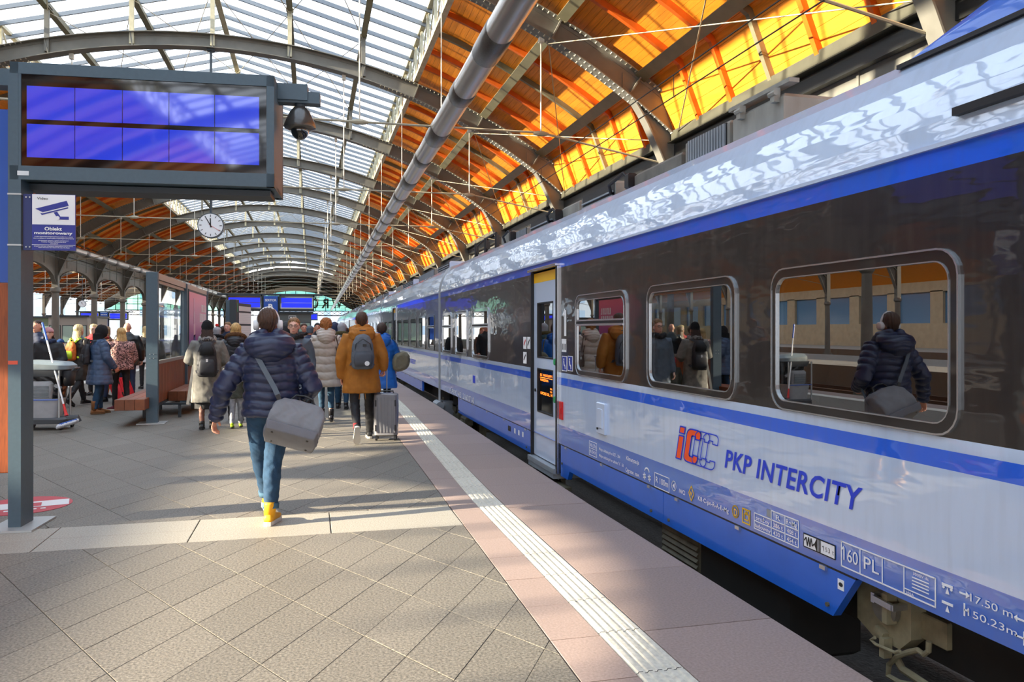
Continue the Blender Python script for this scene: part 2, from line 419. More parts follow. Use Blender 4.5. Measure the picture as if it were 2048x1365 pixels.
# ---- roof geometry (one vault, repeated to the side)
D, XC, R0 = 7.5, -2.6, 16.5
Z0 = 1.05 * D + EYE - R0
HS = 10.24; TE = math.asin(HS / R0); SKY = 5.55; TS = math.asin(SKY / R0)
ZE, ZR = 9.85, 11.35                     # skylight eaves and ridge
YR = [15.3 + D * k for k in range(-5, 18)]  # arch positions; index 5 is the one with the first big rivet rows over the train
KS = 18                                  # skylight up to this index, solid beyond
def arc(t, r): return (XC + r * math.sin(t), Z0 + r * math.cos(t))
def depth(t): return .34 + .20 * (abs(t) / TE) ** 1.6
def arch_meshes():
    NS = 40; ts = [-TE + 2 * TE * i / NS for i in range(NS + 1)]
    out = {}
    def strip(r0f, r1f, w):
        m = MB(); vs = []; fs = []
        for t in ts:
            for r in (r0f(t), r1f(t)):
                x, z = arc(t, r)
                for y in (-w / 2, w / 2): vs.append((x, y, z))
        for i in range(NS):
            b = 4 * i
            fs += [(b, b + 1, b + 5, b + 4), (b + 2, b + 6, b + 7, b + 3), (b, b + 4, b + 6, b + 2), (b + 1, b + 3, b + 7, b + 5)]
        fs += [(0, 2, 3, 1), (4 * NS, 4 * NS + 1, 4 * NS + 3, 4 * NS + 2)]
        return m.add(vs, fs)
    out['web'] = strip(lambda t: R0 - depth(t) / 2, lambda t: R0 + depth(t) / 2, .025)
    out['lower_flange'] = strip(lambda t: R0 - depth(t) / 2 - .02, lambda t: R0 - depth(t) / 2, .33)
    out['upper_flange'] = strip(lambda t: R0 + depth(t) / 2, lambda t: R0 + depth(t) / 2 + .02, .33)
    # angle legs standing against the web and stiffener plates
    a = strip(lambda t: R0 - depth(t) / 2, lambda t: R0 - depth(t) / 2 + .07, .05); b = strip(lambda t: R0 + depth(t) / 2 - .07, lambda t: R0 + depth(t) / 2, .05)
    a.add(b.v, b.f); out['angle_leg'] = a
    st = MB()
    for off in (-.99, -1.22, .99, 1.22, -.74, .74, -.54, .54, -.27, .27, 0):
        t = math.asin(off * D / R0); d = depth(t); p, q = arc(t, R0 - d / 2), arc(t, R0 + d / 2)
        st.beam((p[0], 0, p[1]), (q[0], 0, q[1]), .24, .03, up=(math.cos(t), 0, -math.sin(t)))
        out['stiffener%d' % len([q for q in out if q.startswith('stiff')])] = st; st = MB()
    rv = MB()
    L = 2 * TE * R0; n = int(L / .125)
    for i in range(n + 1):
        t = -TE + 2 * TE * i / n
        if abs(t) < TS * .8: continue
        for (r, sg) in ((R0 - depth(t) / 2 - .02, -1), (R0 + depth(t) / 2 - 0., -1)):
            for y in (-.135, -.08, .08, .135):
                if r > R0 and abs(y) < .06: pass
                x, z = arc(t, r); x2, z2 = arc(t, r + sg * .02)
                e = .021; tx, tz = math.cos(t), -math.sin(t)
                vs = [(x + tx * e, y, z + tz * e), (x, y + e, z), (x - tx * e, y, z - tz * e), (x, y - e, z), (x2, y, z2)]
                rv.add(vs, [(0, 1, 4), (1, 2, 4), (2, 3, 4), (3, 0, 4)])
    out['rivets'] = rv
    return out
AM = arch_meshes()
ME = {k: v.mesh(k) for k, v in AM.items()}
for k in ME: ME[k].materials.append(m_rivet if k == 'rivets' else (m_steel if k != 'web' else m_steel))
# end brackets: the arch runs down into the column head as a curved plate
def column_mesh():
    m = MB()
    xs = XC - HS
    m.box((0, 0, .35), (.62, .62, .7)); m.box((0, 0, .75), (.5, .5, .12))
    m.loft([((0, 0, .8), (.21, 0, 0), (0, .21, 0)), ((0, 0, 3.9), (.165, 0, 0), (0, .165, 0))], 16)
    m.loft([((0, 0, 3.9), (.165, 0, 0), (0, .165, 0)), ((0, 0, 3.98), (.25, 0, 0), (0, .25, 0)), ((0, 0, 4.08), (.25, 0, 0), (0, .25, 0)), ((0, 0, 4.16), (.2, 0, 0), (0, .2, 0))], 16)
    m.box((0, 0, 5.1), (.30, .30, 1.9))
    return m
MCOL = column_mesh().mesh('shaft', True); MCOL.materials.append(m_steel); 
try: MCOL.set_sharp_from_angle(angle=.6)
except Exception: pass
def haunch_mesh(sg):
    """Curved plates that carry the column head over into the arch, on the side sg of the column."""
    m = MB(); N = 10
    pts_in = []; pts_out = []
    for i in range(N + 1):
        f = i / N; x = 1.35 * f ** 1.0; off = HS - x
        zt = Z0 + math.sqrt(R0 ** 2 - off ** 2)
        zlow = 4.1 + (zt - .25 - 4.1) * (1 - (1 - f) ** 2.0)
        pts_in.append((sg * x, zlow)); pts_out.append((sg * x, zt + .1))
    m.prism(pts_in + pts_out[::-1], 'y', -.03, .03)
    for i in range(N):
        a, b = pts_in[i], pts_in[i + 1]; m.beam((a[0], 0, a[1]), (b[0], 0, b[1]), .26, .03, up=(0, 0, 1))
    return m
MH = {s: haunch_mesh(s).mesh('haunch') for s in (-1, 1)}
for k in MH: MH[k].materials.append(m_steel)
def arcade_mesh():
    """Plate girder between two columns with an arched soffit, along y from 0 to D."""
    m = MB(); N = 14; low = []
    for i in range(N + 1):
        f = i / N; y = .15 + (D - .3) * f; low.append((y, 4.0 + .92 * math.sin(PI * f) ** .5))
    poly = low + [(D - .15, 6.2), (.15, 6.2)]
    m.prism(poly, 'x', -.02, .02)
    for i in range(N): m.beam((0, low[i][0], low[i][1]), (0, low[i + 1][0], low[i + 1][1]), .2, .025, up=(0, 0, 1))
    m.box((0, D / 2, 5.6), (.2, D, .03)); m.box((0, D / 2, 6.2), (.3, D, .06))
    for i in range(6):
        y0, y1 = D * i / 6, D * (i + 1) / 6; z0, z1 = (5.62, 6.17) if i % 2 else (6.17, 5.62)
        m.beam((0, y0, z0), (0, y1, z1), .06, .06)
    for y in (D * .25, D * .5, D * .75): m.box((0, y, 5.55), (.09, .05, 1.2))
    return m
MARC = arcade_mesh().mesh('arcade_plate'); MARC.materials.append(m_steel)
ORD = ['fifth before', 'fourth before', 'third before', 'second before', 'first before', 'first', 'second', 'third', 'fourth', 'fifth', 'sixth', 'seventh', 'eighth', 'ninth', 'tenth', 'eleventh', 'twelfth', 'thirteenth', 'fourteenth', 'fifteenth', 'sixteenth', 'seventeenth', 'eighteenth']
def post_mesh():
    m = MB()
    for off in (-.54, -.27, 0, .27, .54):
        x = off * D; t = math.asin(x / R0); z = Z0 + R0 * math.cos(t); zs = ZR - (ZR - ZE) * abs(x) / SKY - .2
        m.box((XC + x, -.02, (z + zs) / 2), (.13, .14, zs - z)); 
    return m
MPOST = []
for off in (-.54, -.27, 0, .27, .54):
    x = off * D; t = math.asin(x / R0); z = Z0 + R0 * math.cos(t) - .12; zs = ZR - (ZR - ZE) * abs(x) / SKY - .3
    m = MB(); m.box((XC + x, -.09, (z + zs) / 2), (.11, .02, zs - z)); m.box((XC + x - .05, -.05, (z + zs) / 2), (.015, .08, zs - z)); m.box((XC + x + .05, -.05, (z + zs) / 2), (.015, .08, zs - z))
    m.box((XC + x, -.02, zs + .05), (.2, .3, .02))
    me = m.mesh('post'); me.materials.append(m_cream if abs(off) < .4 else m_steel); MPOST.append(me)
def tie_mesh():
    m = MB(); zt = 5.63
    pts = [(-HS, 5.1), (-.955 * D, zt + .02), (-.468 * D, zt), (.468 * D, zt), (.955 * D, zt + .02), (HS, 5.1)]
    m.tube([(XC + x, .12, z) for x, z in pts], .022, 6)
    for x in (-.955 * D, -.468 * D, .468 * D, .955 * D):
        m.tube([(XC + x - .16, .12, zt), (XC + x - .06, .12, zt), (XC + x + .06, .12, zt), (XC + x + .16, .12, zt)], [.03, .055, .055, .03], 8)
    return m
MHANG = []
for off in (-.955, -.468, .468, .955):
    m = MB(); x = off * D; zt = Z0 + math.sqrt(R0 ** 2 - x * x) - .25
    m.tube([(XC + x, .12, 5.65), (XC + x, .12, zt)], .016, 6); m.box((XC + x, .1, zt - .03), (.1, .12, .14)); hm = m.mesh('hanger_rod'); hm.materials.append(m_rodw); MHANG.append(hm)
MTIE = tie_mesh().mesh('tie_rod'); MTIE.materials.append(m_rod)

for side in (0, -1, 1):
    dx = side * 2 * HS
    for k, y in enumerate(YR):
        if side == 1: continue
        if side == -1 and (k < 4 or k > 20): continue
        a = empty('roof_arch', (dx, y, 0))
        where = ORD[k] + (' the camera' if k < 5 else ' in the row')
        if side == 0: tag(a, f'grey riveted steel roof arch, {where}, over the train platform', 'roof arch', 'arches of the platform vault')
        else: tag(a, f'grey steel roof arch, {where}, in the neighbouring vault behind the columns', 'roof arch', 'arches of the neighbouring vault')
        for nm in ('web', 'lower_flange', 'upper_flange', 'angle_leg'): link(nm, ME[nm], a)
        if side == 0 and 4 <= k <= 10: [link('stiffener', ME[q], a) for q in ME if q.startswith('stiff')]
        if side == 0:
            if 4 <= k <= 10: tag(link('rivet_rows', ME['rivets'], a), kind='stuff')
            if k < KS:
                for pm in MPOST: link('post', pm, a)
        link('tie_rod', MTIE, a); [link('hanger_rod', hm, a) for hm in MHANG]
        for s in (-1, 1): link('haunch', MH[s], a, (XC - s * HS, 0, 0))
for k, y in enumerate(YR):
    for i, xs in enumerate((XC - HS, XC + HS)):
        if i == 0 or k < 12:
            c = empty('iron_column', (xs, y, -1.1))
            tag(c, f'slim grey iron column with flared head, {ORD[k]}' + (' the camera' if k < 5 else ' in the row') + (', beyond the benches' if i == 0 else ', hidden behind the train'), 'column', ['columns beyond the benches', 'columns behind the train'][i])
            s = link('shaft', MCOL, c); s.location.z = 0; s.scale.z = (5.95 + 1.1) / 5.95
        if k < len(YR) - 1 and (i == 0 or k < 12):
            g = tag(link('arcade_girder', MARC, None, (xs, y, 0)), f'grey plate girder with arched underside, {ORD[k]}' + (' the camera' if k < 5 else ' in the row') + (', over the columns beyond the benches' if i == 0 else ', behind the train roof'), 'girder', ['arcade girders beyond the benches', 'arcade girders behind the train'][i])

for k in range(4, 21):
    c = empty('iron_column', (XC - 3 * HS, YR[k], -1.1)); tag(c, f'far grey iron column, {ORD[k]}' + (' the camera' if k < 5 else ' in the row') + ', on the far side of the neighbouring hall', 'column', 'columns of the far row'); sh_ = link('shaft', MCOL, c); sh_.scale.z = (5.95 + 1.1) / 5.95
# ---- ceiling: planks, rafters, purlins, skylight
ceiling = tag(empty('ceiling'), kind='structure')
RD = R0 + .42
nP = 38; t0, t1 = math.asin(SKY / RD), math.asin((HS + .15) / RD)
def plank_mb(sgn, i, y0, y1, m=None, gap=.004):
    m = m or MB(); a, b = t0 + (t1 - t0) * i / nP, t0 + (t1 - t0) * (i + 1) / nP
    g = gap / RD; (xa, za), (xb, zb) = arc(sgn * (a + g), RD), arc(sgn * (b - g), RD)
    (xc_, zc_), (xd, zd) = arc(sgn * (b - g), RD + .03), arc(sgn * (a + g), RD + .03)
    (xe, ze), (xf, zf) = arc(sgn * (a + g * .2), RD + .008), arc(sgn * (b - g * .2), RD + .008)
    m.prism([(xe, ze), (xa, za), (xb, zb), (xf, zf), (xc_, zc_), (xd, zd)], 'y', y0, y1); return m
for i in range(nP):
    pm = plank_mb(1, i, 0, D).mesh('plank'); pm.materials.append(m_wood)
    for k in range(3, 8): link('plank', pm, ceiling, (0, YR[k], 0))
r = MB()
for i in range(nP):
    for k in list(range(0, 3)): plank_mb(1, i, YR[k], YR[k + 1], r)
    plank_mb(1, i, YR[8], YR[-1], r); plank_mb(-1, i, YR[0], YR[-1], r)
tag(r.build('plank_boarding', m_wood, ceiling), kind='stuff')
sk = MB(); N = 12
for sgn in (1, -1):
    for i in range(N):
        a, b = t0 + (t1 - t0) * i / N, t0 + (t1 - t0) * (i + 1) / N
        p, q = arc(sgn * a, RD + .06), arc(sgn * b, RD + .06)
        sk.quad((p[0], YR[0], p[1]), (q[0], YR[0], q[1]), (q[0], YR[-1], q[1]), (p[0], YR[-1], p[1]))
for i in range(12):
    a, b = -t0 + 2 * t0 * i / 12, -t0 + 2 * t0 * (i + 1) / 12; p, q = arc(a, RD + .1), arc(b, RD + .1)
    sk.quad((p[0], YR[KS], p[1]), (q[0], YR[KS], q[1]), (q[0], YR[-1], q[1]), (p[0], YR[-1], p[1]))
m_roofskin = mat('roof_skin', '#5a544c', .8)
skin = sk.build('roof_skin', m_roofskin, ceiling)
# side vaults: one boarding each
for nm, dx in (('ceiling_left', -2 * HS), ('ceiling_far_left', -4 * HS), ('ceiling_right', 2 * HS)):
    e = tag(empty(nm, (dx, 0, 0)), kind='structure')
    link('roof_skin', skin.data, e)
    if True:
        b = MB()
        for i in range(0, nP, 2):
            for sgn in (-1, 1):
                a, c = t0 + (t1 - t0) * i / nP, t0 + (t1 - t0) * (i + 2) / nP
                p, q = arc(sgn * a, RD), arc(sgn * c, RD)
                b.quad((p[0], YR[0], p[1]), (q[0], YR[0], q[1]), (q[0], YR[-1], q[1]), (p[0], YR[-1], p[1]))
        tag(b.build('plank_boarding', m_wood, e), kind='stuff')
def rafter_mb(sgn, r0, r1, w):
    m = MB(); N = 9; vs = []; fs = []
    for i in range(N + 1):
        t = sgn * (t0 + (t1 - t0) * i / N)
        for r in (r0, r1):
            x, z = arc(t, r)
            for y in (-w / 2, w / 2): vs.append((x, y, z))
    for i in range(N):
        b = 4 * i; fs += [(b, b + 1, b + 5, b + 4), (b, b + 4, b + 6, b + 2), (b + 1, b + 3, b + 7, b + 5)]
    m.add(vs, fs)
    if sgn > 0: m.beam((LO0[0], 0, LO0[1]), (LO1[0], 0, LO1[1]), w, .12, up=(-.8, 0, -.6))
    return m
RAF = {}
LO0, LO1 = arc(math.asin((HS - .62) / RD), RD - .05), (XC + HS - .21, 5.76)
for sgn in (1, -1):
    RAF[sgn, 0] = rafter_mb(sgn, RD - .12, RD, .10).mesh('rafter'); RAF[sgn, 0].materials.append(m_rafter)
    RAF[sgn, 1] = rafter_mb(sgn, RD - .12, RD, .10).mesh('steel_rafter'); RAF[sgn, 1].materials.append(m_steel2)
rest = {}
for k in range(0, len(YR) - 1):
    for sgn in (1, -1):
        for j in range(1, 6):
            st = 1 if j == 3 else 0; y = YR[k] + D * j / 6
            if 3 <= k <= 15: link('steel_rafter' if st else 'rafter', RAF[sgn, st], ceiling, (0, y, 0))
            else:
                src = RAF[sgn, st]; rr = rest.setdefault(st, MB())
                rr.add([(v.co.x, v.co.y + y, v.co.z) for v in src.vertices], [tuple(p.vertices) for p in src.polygons])
for st, rr in rest.items(): tag(rr.build('far_rafters', m_steel2 if st else m_rafter, ceiling), kind='stuff')
for e in [o for o in COL.objects if o.name.startswith('ceiling_left') or o.name.startswith('ceiling_right')]:
    rr = MB()
    for k in range(3, len(YR) - 1):
        for sgn in (1, -1):
            for j in range(1, 6):
                src = RAF[sgn, 0]; y = YR[k] + D * j / 6
                rr.add([(v.co.x, v.co.y + y, v.co.z) for v in src.vertices], [tuple(p.vertices) for p in src.polygons])
    tag(rr.build('far_rafters', m_rafter, e), kind='stuff')
# purlins along the hall, one per line and bay where they show large
for sgn in (1, -1):
    for off, w in ((.99, .23), (1.22, .26), (1.375, .34)):
        t = sgn * math.asin(off * D / R0); p = arc(t, RD - .19); nx, nz = math.sin(t), math.cos(t)
        for k in range(len(YR) - 1):
            if k < 2: continue
            m = MB(); m.beam((p[0], 0, p[1]), (p[0], D, p[1]), w, .03, up=(nx, 0, nz)); q = arc(t, RD - .10)
            m.beam((q[0], 0, q[1]), (q[0], D, q[1]), .03, .17, up=(nx, 0, nz))
            if k == 2: me = m.mesh('purlin'); me.materials.append(m_steel2)
            link('purlin', me, ceiling, (0, YR[k], 0))
# eave beam behind the train; the dark strip below stands in for shade
for k in range(2, len(YR) - 1):
    if k == 2:
        m = MB(); m.box((XC + HS - .22, D / 2, 5.68), (.10, D, .24)); m.box((XC + HS - .22, D / 2, 5.57), (.22, D, .02)); eme = m.mesh('eave_beam'); eme.materials.append(mat('eave_steel', '#4b4a3c', .6, 0, .12, 4))
        m = MB(); m.box((XC + HS - .12, D / 2, 5.42), (.12, D, .24)); gme = m.mesh('eave_shade_strip'); gme.materials.append(m_dark)
    link('eave_beam', eme, ceiling, (0, YR[k], 0)); link('eave_shade_strip', gme, ceiling, (0, YR[k], 0))
# steeper lowest boards between the vault and the eave beam
ta = math.asin((HS - .62) / RD); pa0 = arc(ta, RD); pa1 = (XC + HS - .16, 5.74); nl = 6; rest = MB()
for i in range(nl):
    a0 = Vector((pa0[0] + (pa1[0] - pa0[0]) * i / nl, pa0[1] + (pa1[1] - pa0[1]) * i / nl)); a1 = Vector((pa0[0] + (pa1[0] - pa0[0]) * (i + 1) / nl, pa0[1] + (pa1[1] - pa0[1]) * (i + 1) / nl)); g_ = (a1 - a0).normalized() * .003; n_ = Vector((a1.y - a0.y, -(a1.x - a0.x))).normalized() * -.03
    m = MB(); m.prism([tuple(a0 + g_), tuple(a1 - g_), tuple(a1 + n_), tuple(a0 + n_)], 'y', 0, D); me = m.mesh('plank'); me.materials.append(m_wood)
    for k in range(2, len(YR) - 1):
        if 3 <= k <= 7: link('plank', me, ceiling, (0, YR[k], 0))
        else: rest.add([(v.co.x, v.co.y + YR[k], v.co.z) for v in me.vertices], [tuple(p.vertices) for p in me.polygons])
tag(rest.build('plank_boarding', m_wood, ceiling), kind='stuff')
# lattice girders under the skylight eaves
for sgn in (1, -1):
    x = XC + sgn * SKY; zl = Z0 + math.sqrt(RD ** 2 - SKY ** 2) - .12; m = MB(); zu = ZE + .02
    for z in (zl, zu): m.box((x, D / 2, z), (.14, D, .09))
    n = 6
    for i in range(n):
        y0, y1 = D * i / n, D * (i + 1) / n
        m.box((x, y0, (zl + zu) / 2), (.07, .09, zu - zl)); m.beam((x, y0, zl), (x, y1, zu), .03, .06); m.beam((x, y0, zu), (x, y1, zl), .03, .06)
    me = m.mesh('lattice_girder'); me.materials.append(m_cream)
    for k in range(0, KS): link('lattice_girder', me, ceiling, (0, YR[k], 0))
    # lamps on the girder
    for k in range(3, 14):
        m2 = MB(); m2.box((x - sgn * .12, YR[k] + .5, zl - .12), (.22, .3, .12)); m2.box((x - sgn * .12, YR[k] + .5, zl - .02), (.05, .05, .12)); m2.build('floodlight', m_cream, ceiling)
# skylight
NB = 8
for sgn in (1, -1):
    bar = MB(); bar.beam((XC, 0, ZR - .06), (XC + sgn * (SKY + .35), 0, ZE - .06 - .35 * (ZR - ZE) / SKY), .055, .11, up=(0, 0, 1)); bme = bar.mesh('glazing_bar'); bme.materials.append(m_barsk)
    pn = MB(); s = D / NB; x0, z0_, x1, z1_ = XC, ZR + .03, XC + sgn * (SKY + .4), ZE + .03 - .4 * (ZR - ZE) / SKY
    pn.quad((x0, .02, z0_), (x1, .02, z1_), (x1, s - .02, z1_), (x0, s - .02, z0_)); pme = pn.mesh('pane'); pme.materials.append(m_sky)
    rb, rpn = MB(), MB()
    for k in range(0, KS):
        for j in range(NB):
            y = YR[k] + s * j
            if 4 <= k <= 9: link('glazing_bar', bme, ceiling, (0, y, 0)); link('pane', pme, ceiling, (0, y, 0))
            else:
                rb.add([(v.co.x, v.co.y + y, v.co.z) for v in bme.vertices], [tuple(p.vertices) for p in bme.polygons])
                rpn.add([(v.co.x, v.co.y + y, v.co.z) for v in pme.vertices], [tuple(p.vertices) for p in pme.polygons])
    tag(rb.build('far_glazing_bars', m_barsk, ceiling), kind='stuff'); tag(rpn.build('far_panes', m_sky, ceiling), kind='stuff')
for off in (-.54, -.27, 0, .27, .54):
    x = off * D; z = ZR - (ZR - ZE) * abs(x) / SKY - .17
    for k in range(0, KS):
        m = MB(); m.box((XC + x, D / 2, z - .12), (.16, D, .03)); m.box((XC + x, D / 2, z), (.03, D, .22))
        if k == 0:
            pm = m.mesh('skylight_purlin'); pm.materials.append(m_cream if off == 0 else m_steel2)
        link('skylight_purlin', pm, ceiling, (0, YR[k], 0))
# thin wind bracing below the glass
br = MB()
for k in range(2, KS):
    for (a, b) in ((-.54, -.27), (-.27, 0), (0, .27), (.27, .54)):
        za, zb = ZR - (ZR - ZE) * abs(a * D) / SKY - .35, ZR - (ZR - ZE) * abs(b * D) / SKY - .35
        br.tube([(XC + a * D, YR[k], za), (XC + b * D, YR[k + 1], zb)], .012, 5); br.tube([(XC + b * D, YR[k], zb), (XC + a * D, YR[k + 1], za)], .012, 5)
for k in range(3, 14):
    for (a, b) in ((.99, 1.375), (1.375, .99)):
        ta, tb = math.asin(a * D / R0), math.asin(b * D / R0); p, q = arc(ta, R0 - .3), arc(tb, R0 - .3)
        br.tube([(p[0], YR[k], p[1]), (q[0], YR[k + 1], q[1])], .012, 5)
tag(br.build('wind_bracing', m_rod, ceiling), kind='stuff')
# sky-lit side vault skylights need no glass; ridge bars only
for nm in ('ceiling_left', 'ceiling_right'):
    e = bpy.data.objects[nm]; b = MB()
    for k in range(0, KS):
        for j in range(NB):
            y = YR[k] + D / NB * j
            for sgn in (1, -1): b.beam((XC, y, ZR - .06), (XC + sgn * (SKY + .35), y, ZE - .17), .06, .17)
    tag(b.build('far_glazing_bars', m_barsk, e), kind='stuff')
    b = MB()
    for sgn in (1, -1): b.quad((XC, YR[0], ZR), (XC + sgn * (SKY + .4), YR[0], ZE - .1), (XC + sgn * (SKY + .4), YR[KS], ZE - .1), (XC, YR[KS], ZR))
    tag(b.build('far_panes', m_sky, e), kind='stuff')
# the vault goes on behind the camera
cb = tag(empty('ceiling_back', (0, YR[0] - 60, 0)), kind='structure'); LB = 60
b = MB()
for sgn in (1, -1):
    for i in range(12):
        a, c = t0 + (t1 - t0) * i / 12, t0 + (t1 - t0) * (i + 1) / 12; p, q = arc(sgn * a, RD), arc(sgn * c, RD); b.quad((p[0], 0, p[1]), (q[0], 0, q[1]), (q[0], LB, q[1]), (p[0], LB, p[1]))
tag(b.build('plank_boarding', m_wood, cb), kind='stuff')
b = MB(); g = MB(); r_ = MB()
for sgn in (1, -1):
    g.quad((XC, 0, ZR), (XC + sgn * (SKY + .4), 0, ZE - .1), (XC + sgn * (SKY + .4), LB, ZE - .1), (XC, LB, ZR))
    for j in range(64): b.beam((XC, LB * j / 64, ZR - .06), (XC + sgn * (SKY + .35), LB * j / 64, ZE - .17), .06, .17)
    for k in range(8):
        y = LB * k / 8; N_ = 20
        for i in range(N_):
            a, c = sgn * TE * i / N_, sgn * TE * (i + 1) / N_; p, q = arc(a, R0), arc(c, R0); r_.beam((p[0], y, p[1]), (q[0], y, q[1]), .2, .42, up=(math.sin(a), 0, math.cos(a)))
tag(b.build('far_glazing_bars', m_barsk, cb), kind='stuff'); tag(g.build('far_panes', m_sky, cb), kind='stuff'); tag(r_.build('far_arches', m_steel, cb), kind='stuff')
# ---- gables
YG = YR[-1] + .6
def gable(name, xc):
    e = tag(empty(name, (xc - XC, YG, 0)), kind='structure')
    zb = 5.05; N = 24; xs_ = [-HS + .5 + (2 * HS - 1) * i / N for i in range(N + 1)]
    pts = [(XC + x, Z0 + math.sqrt((R0 - .9) ** 2 - x * x)) for x in xs_ if Z0 + math.sqrt((R0 - .9) ** 2 - x * x) > zb]
    m = MB(); m.prism(pts + [(pts[-1][0], zb), (pts[0][0], zb)], 'y', 0, .02); m.build('gable_glass', m_gable, e)
    m = MB()
    for i in range(1, 12):
        x = -HS + 2 * HS * i / 12; zt = Z0 + math.sqrt((R0 - .9) ** 2 - x * x); m.box((XC + x, -.05, (zt + zb) / 2), (.10, .12, zt - zb))
    for z in (6.0, 6.9, 7.7):
        w = math.sqrt(max((R0 - .9) ** 2 - (z - Z0) ** 2, .1)); m.box((XC, -.05, z), (2 * w, .08, .09))
    m.build('glazing_frame', m_dark, e)
    m = MB()
    for z in (zb - .05, zb - .85): m.box((XC, -.1, z), (2 * HS, .2, .14))
    for i in range(20):
        x0, x1 = XC - HS + HS * i / 10, XC - HS + HS * (i + 1) / 10
        m.beam((x0, -.1, zb - .1), (x1, -.1, zb - .8), .06, .06); m.beam((x0, -.1, zb - .8), (x1, -.1, zb - .1), .06, .06)
    m.build('truss', m_dark, e)
    N = 20; m = MB(); lo = []; hi = []
    for i in range(N + 1):
        x = -HS + 2 * HS * i / N; lo.append((XC + x, max(zb, Z0 + math.sqrt(max((R0 - .95) ** 2 - x * x, 0))))); hi.append((XC + x, Z0 + math.sqrt((R0 + .7) ** 2 - x * x)))
    m.prism(lo + hi[::-1], 'y', -.02, .06); m.build('gable_plate', m_roofskin, e)
    return e
g0 = gable('wall_back', XC); g1 = gable('wall_back_left', XC - 2 * HS)
m_letter = mat('gable_letter', '#3b4a52', .5)
for (ch, u0, u1) in (('-', 693, 699), ('W', 664, 685), ('R', 643, 657.5), ('Ó', 622, 637)):
    zc = 142.6 * CS; pa, pb = PX2 = (P3(u0, 617, zc), P3(u1, 617, zc))
    w = abs(pb.x - pa.x)
    place_text('letter', ch, m_letter, g0, (pa.x, -.25, 5.55 if ch != '-' else 5.3), (1, 0, 0), (0, 0, 1), width=w, height=1.75 if ch != '-' else 1.75, mirror=True, bold=.02)
# ================================================================ TRAIN
XT = 2.72                                    # near side of the train
def yt(u): return PX(u, VPV, XT).y
def zt(u, v): return PX(u, v, XT).z
def livery():
    m = bpy.data.materials.new('train_livery'); m.use_nodes = True
    N = m.node_tree.nodes; L = m.node_tree.links; b = N['Principled BSDF']
    t = N.new('ShaderNodeTexCoord'); s = N.new('ShaderNodeSeparateXYZ'); L.new(t.outputs['Object'], s.inputs[0])
    mr = N.new('ShaderNodeMapRange'); mr.inputs['From Min'].default_value = 0; mr.inputs['From Max'].default_value = 3.6
    L.new(s.outputs['Z'], mr.inputs[0])
    r = N.new('ShaderNodeValToRGB'); r.color_ramp.interpolation = 'CONSTANT'
    white, blue, black, lblue = lin('#bcd0ec'), lin('#0560e6'), lin('#211d1c'), lin('#2e68c8')
    e = r.color_ramp.elements
    stops = [(0, lblue), (.5255, white), (.98, blue), (1.0585, white), (1.114, black), (2.306, blue), (2.409, white)]
    e[0].position = 0; e[0].color = (*stops[0][1], 1); e[1].position = stops[1][0] / 3.6; e[1].color = (*stops[1][1], 1)
    for z, c in stops[2:]:
        k = e.new(z / 3.6); k.color = (*c, 1)
    L.new(mr.outputs[0], r.inputs[0])
    n = N.new('ShaderNodeTexNoise'); n.inputs['Scale'].default_value = 3; n.inputs['Detail'].default_value = 8
    mp = N.new('ShaderNodeMapping'); mp.inputs['Scale'].default_value = (6, 6, .7); L.new(t.outputs['Object'], mp.inputs[0]); L.new(mp.outputs[0], n.inputs['Vector'])
    gr = N.new('ShaderNodeMapRange'); gr.inputs['From Min'].default_value = .45; gr.inputs['From Max'].default_value = .75; gr.inputs['To Max'].default_value = .10
    L.new(n.outputs['Fac'], gr.inputs[0])
    mx = N.new('ShaderNodeMixRGB'); mx.inputs[2].default_value = (*lin('#6b6258'), 1)
    L.new(gr.outputs[0], mx.inputs[0]); L.new(r.outputs[0], mx.inputs[1]); L.new(mx.outputs[0], b.inputs['Base Color'])
    b.inputs['Roughness'].default_value = .35; b.inputs['Coat Weight'].default_value = 1.0; b.inputs['Coat Roughness'].default_value = .03; b.inputs['Coat IOR'].default_value = 1.95
    cw = N.new('ShaderNodeValToRGB'); cw.color_ramp.interpolation = 'CONSTANT'; cw.color_ramp.elements[0].color = (1, 1, 1, 1); cw.color_ramp.elements[1].position = 1.114 / 3.6; cw.color_ramp.elements[1].color = (.5, .5, .5, 1)
    k = cw.color_ramp.elements.new(2.306 / 3.6); k.color = (1, 1, 1, 1); L.new(mr.outputs[0], cw.inputs[0]); L.new(cw.outputs[0], b.inputs['Coat Weight'])
    # sheet-metal waviness seen in the reflections
    n2 = N.new('ShaderNodeTexNoise'); n2.inputs['Scale'].default_value = 2.4; n2.inputs['Detail'].default_value = 2
    mp2 = N.new('ShaderNodeMapping'); mp2.inputs['Scale'].default_value = (1, .8, 2.6); L.new(t.outputs['Object'], mp2.inputs[0]); L.new(mp2.outputs[0], n2.inputs['Vector'])
    bp = N.new('ShaderNodeBump'); bp.inputs['Strength'].default_value = .20; bp.inputs['Distance'].default_value = .02; L.new(n2.outputs['Fac'], bp.inputs['Height'])
    L.new(bp.outputs[0], b.inputs['Coat Normal'])
    return m
m_liv = livery()
m_tblue = mat('train_blue', '#1f63cc', .35, coat=.6, noise=.06, nscale=5)
m_tblack = mat('train_black', '#1f1c1b', .3, coat=.8)
m_twhite = mat('train_white', '#c3d3ea', .35, coat=.8)
m_talu = mat('bright_aluminium', '#c8ccd0', .25, .9)
m_under = mat('underframe_black', '#15130f', .8, 0, .3, 8)
m_dirt = mat('dusty_steel', '#55503f', .7, 0, .3, 12)
m_rubber = mat('black_rubber', '#17161a', .5)
m_gang = mat('gangway_grey', '#8f959a', .45, 0, .1, 3)
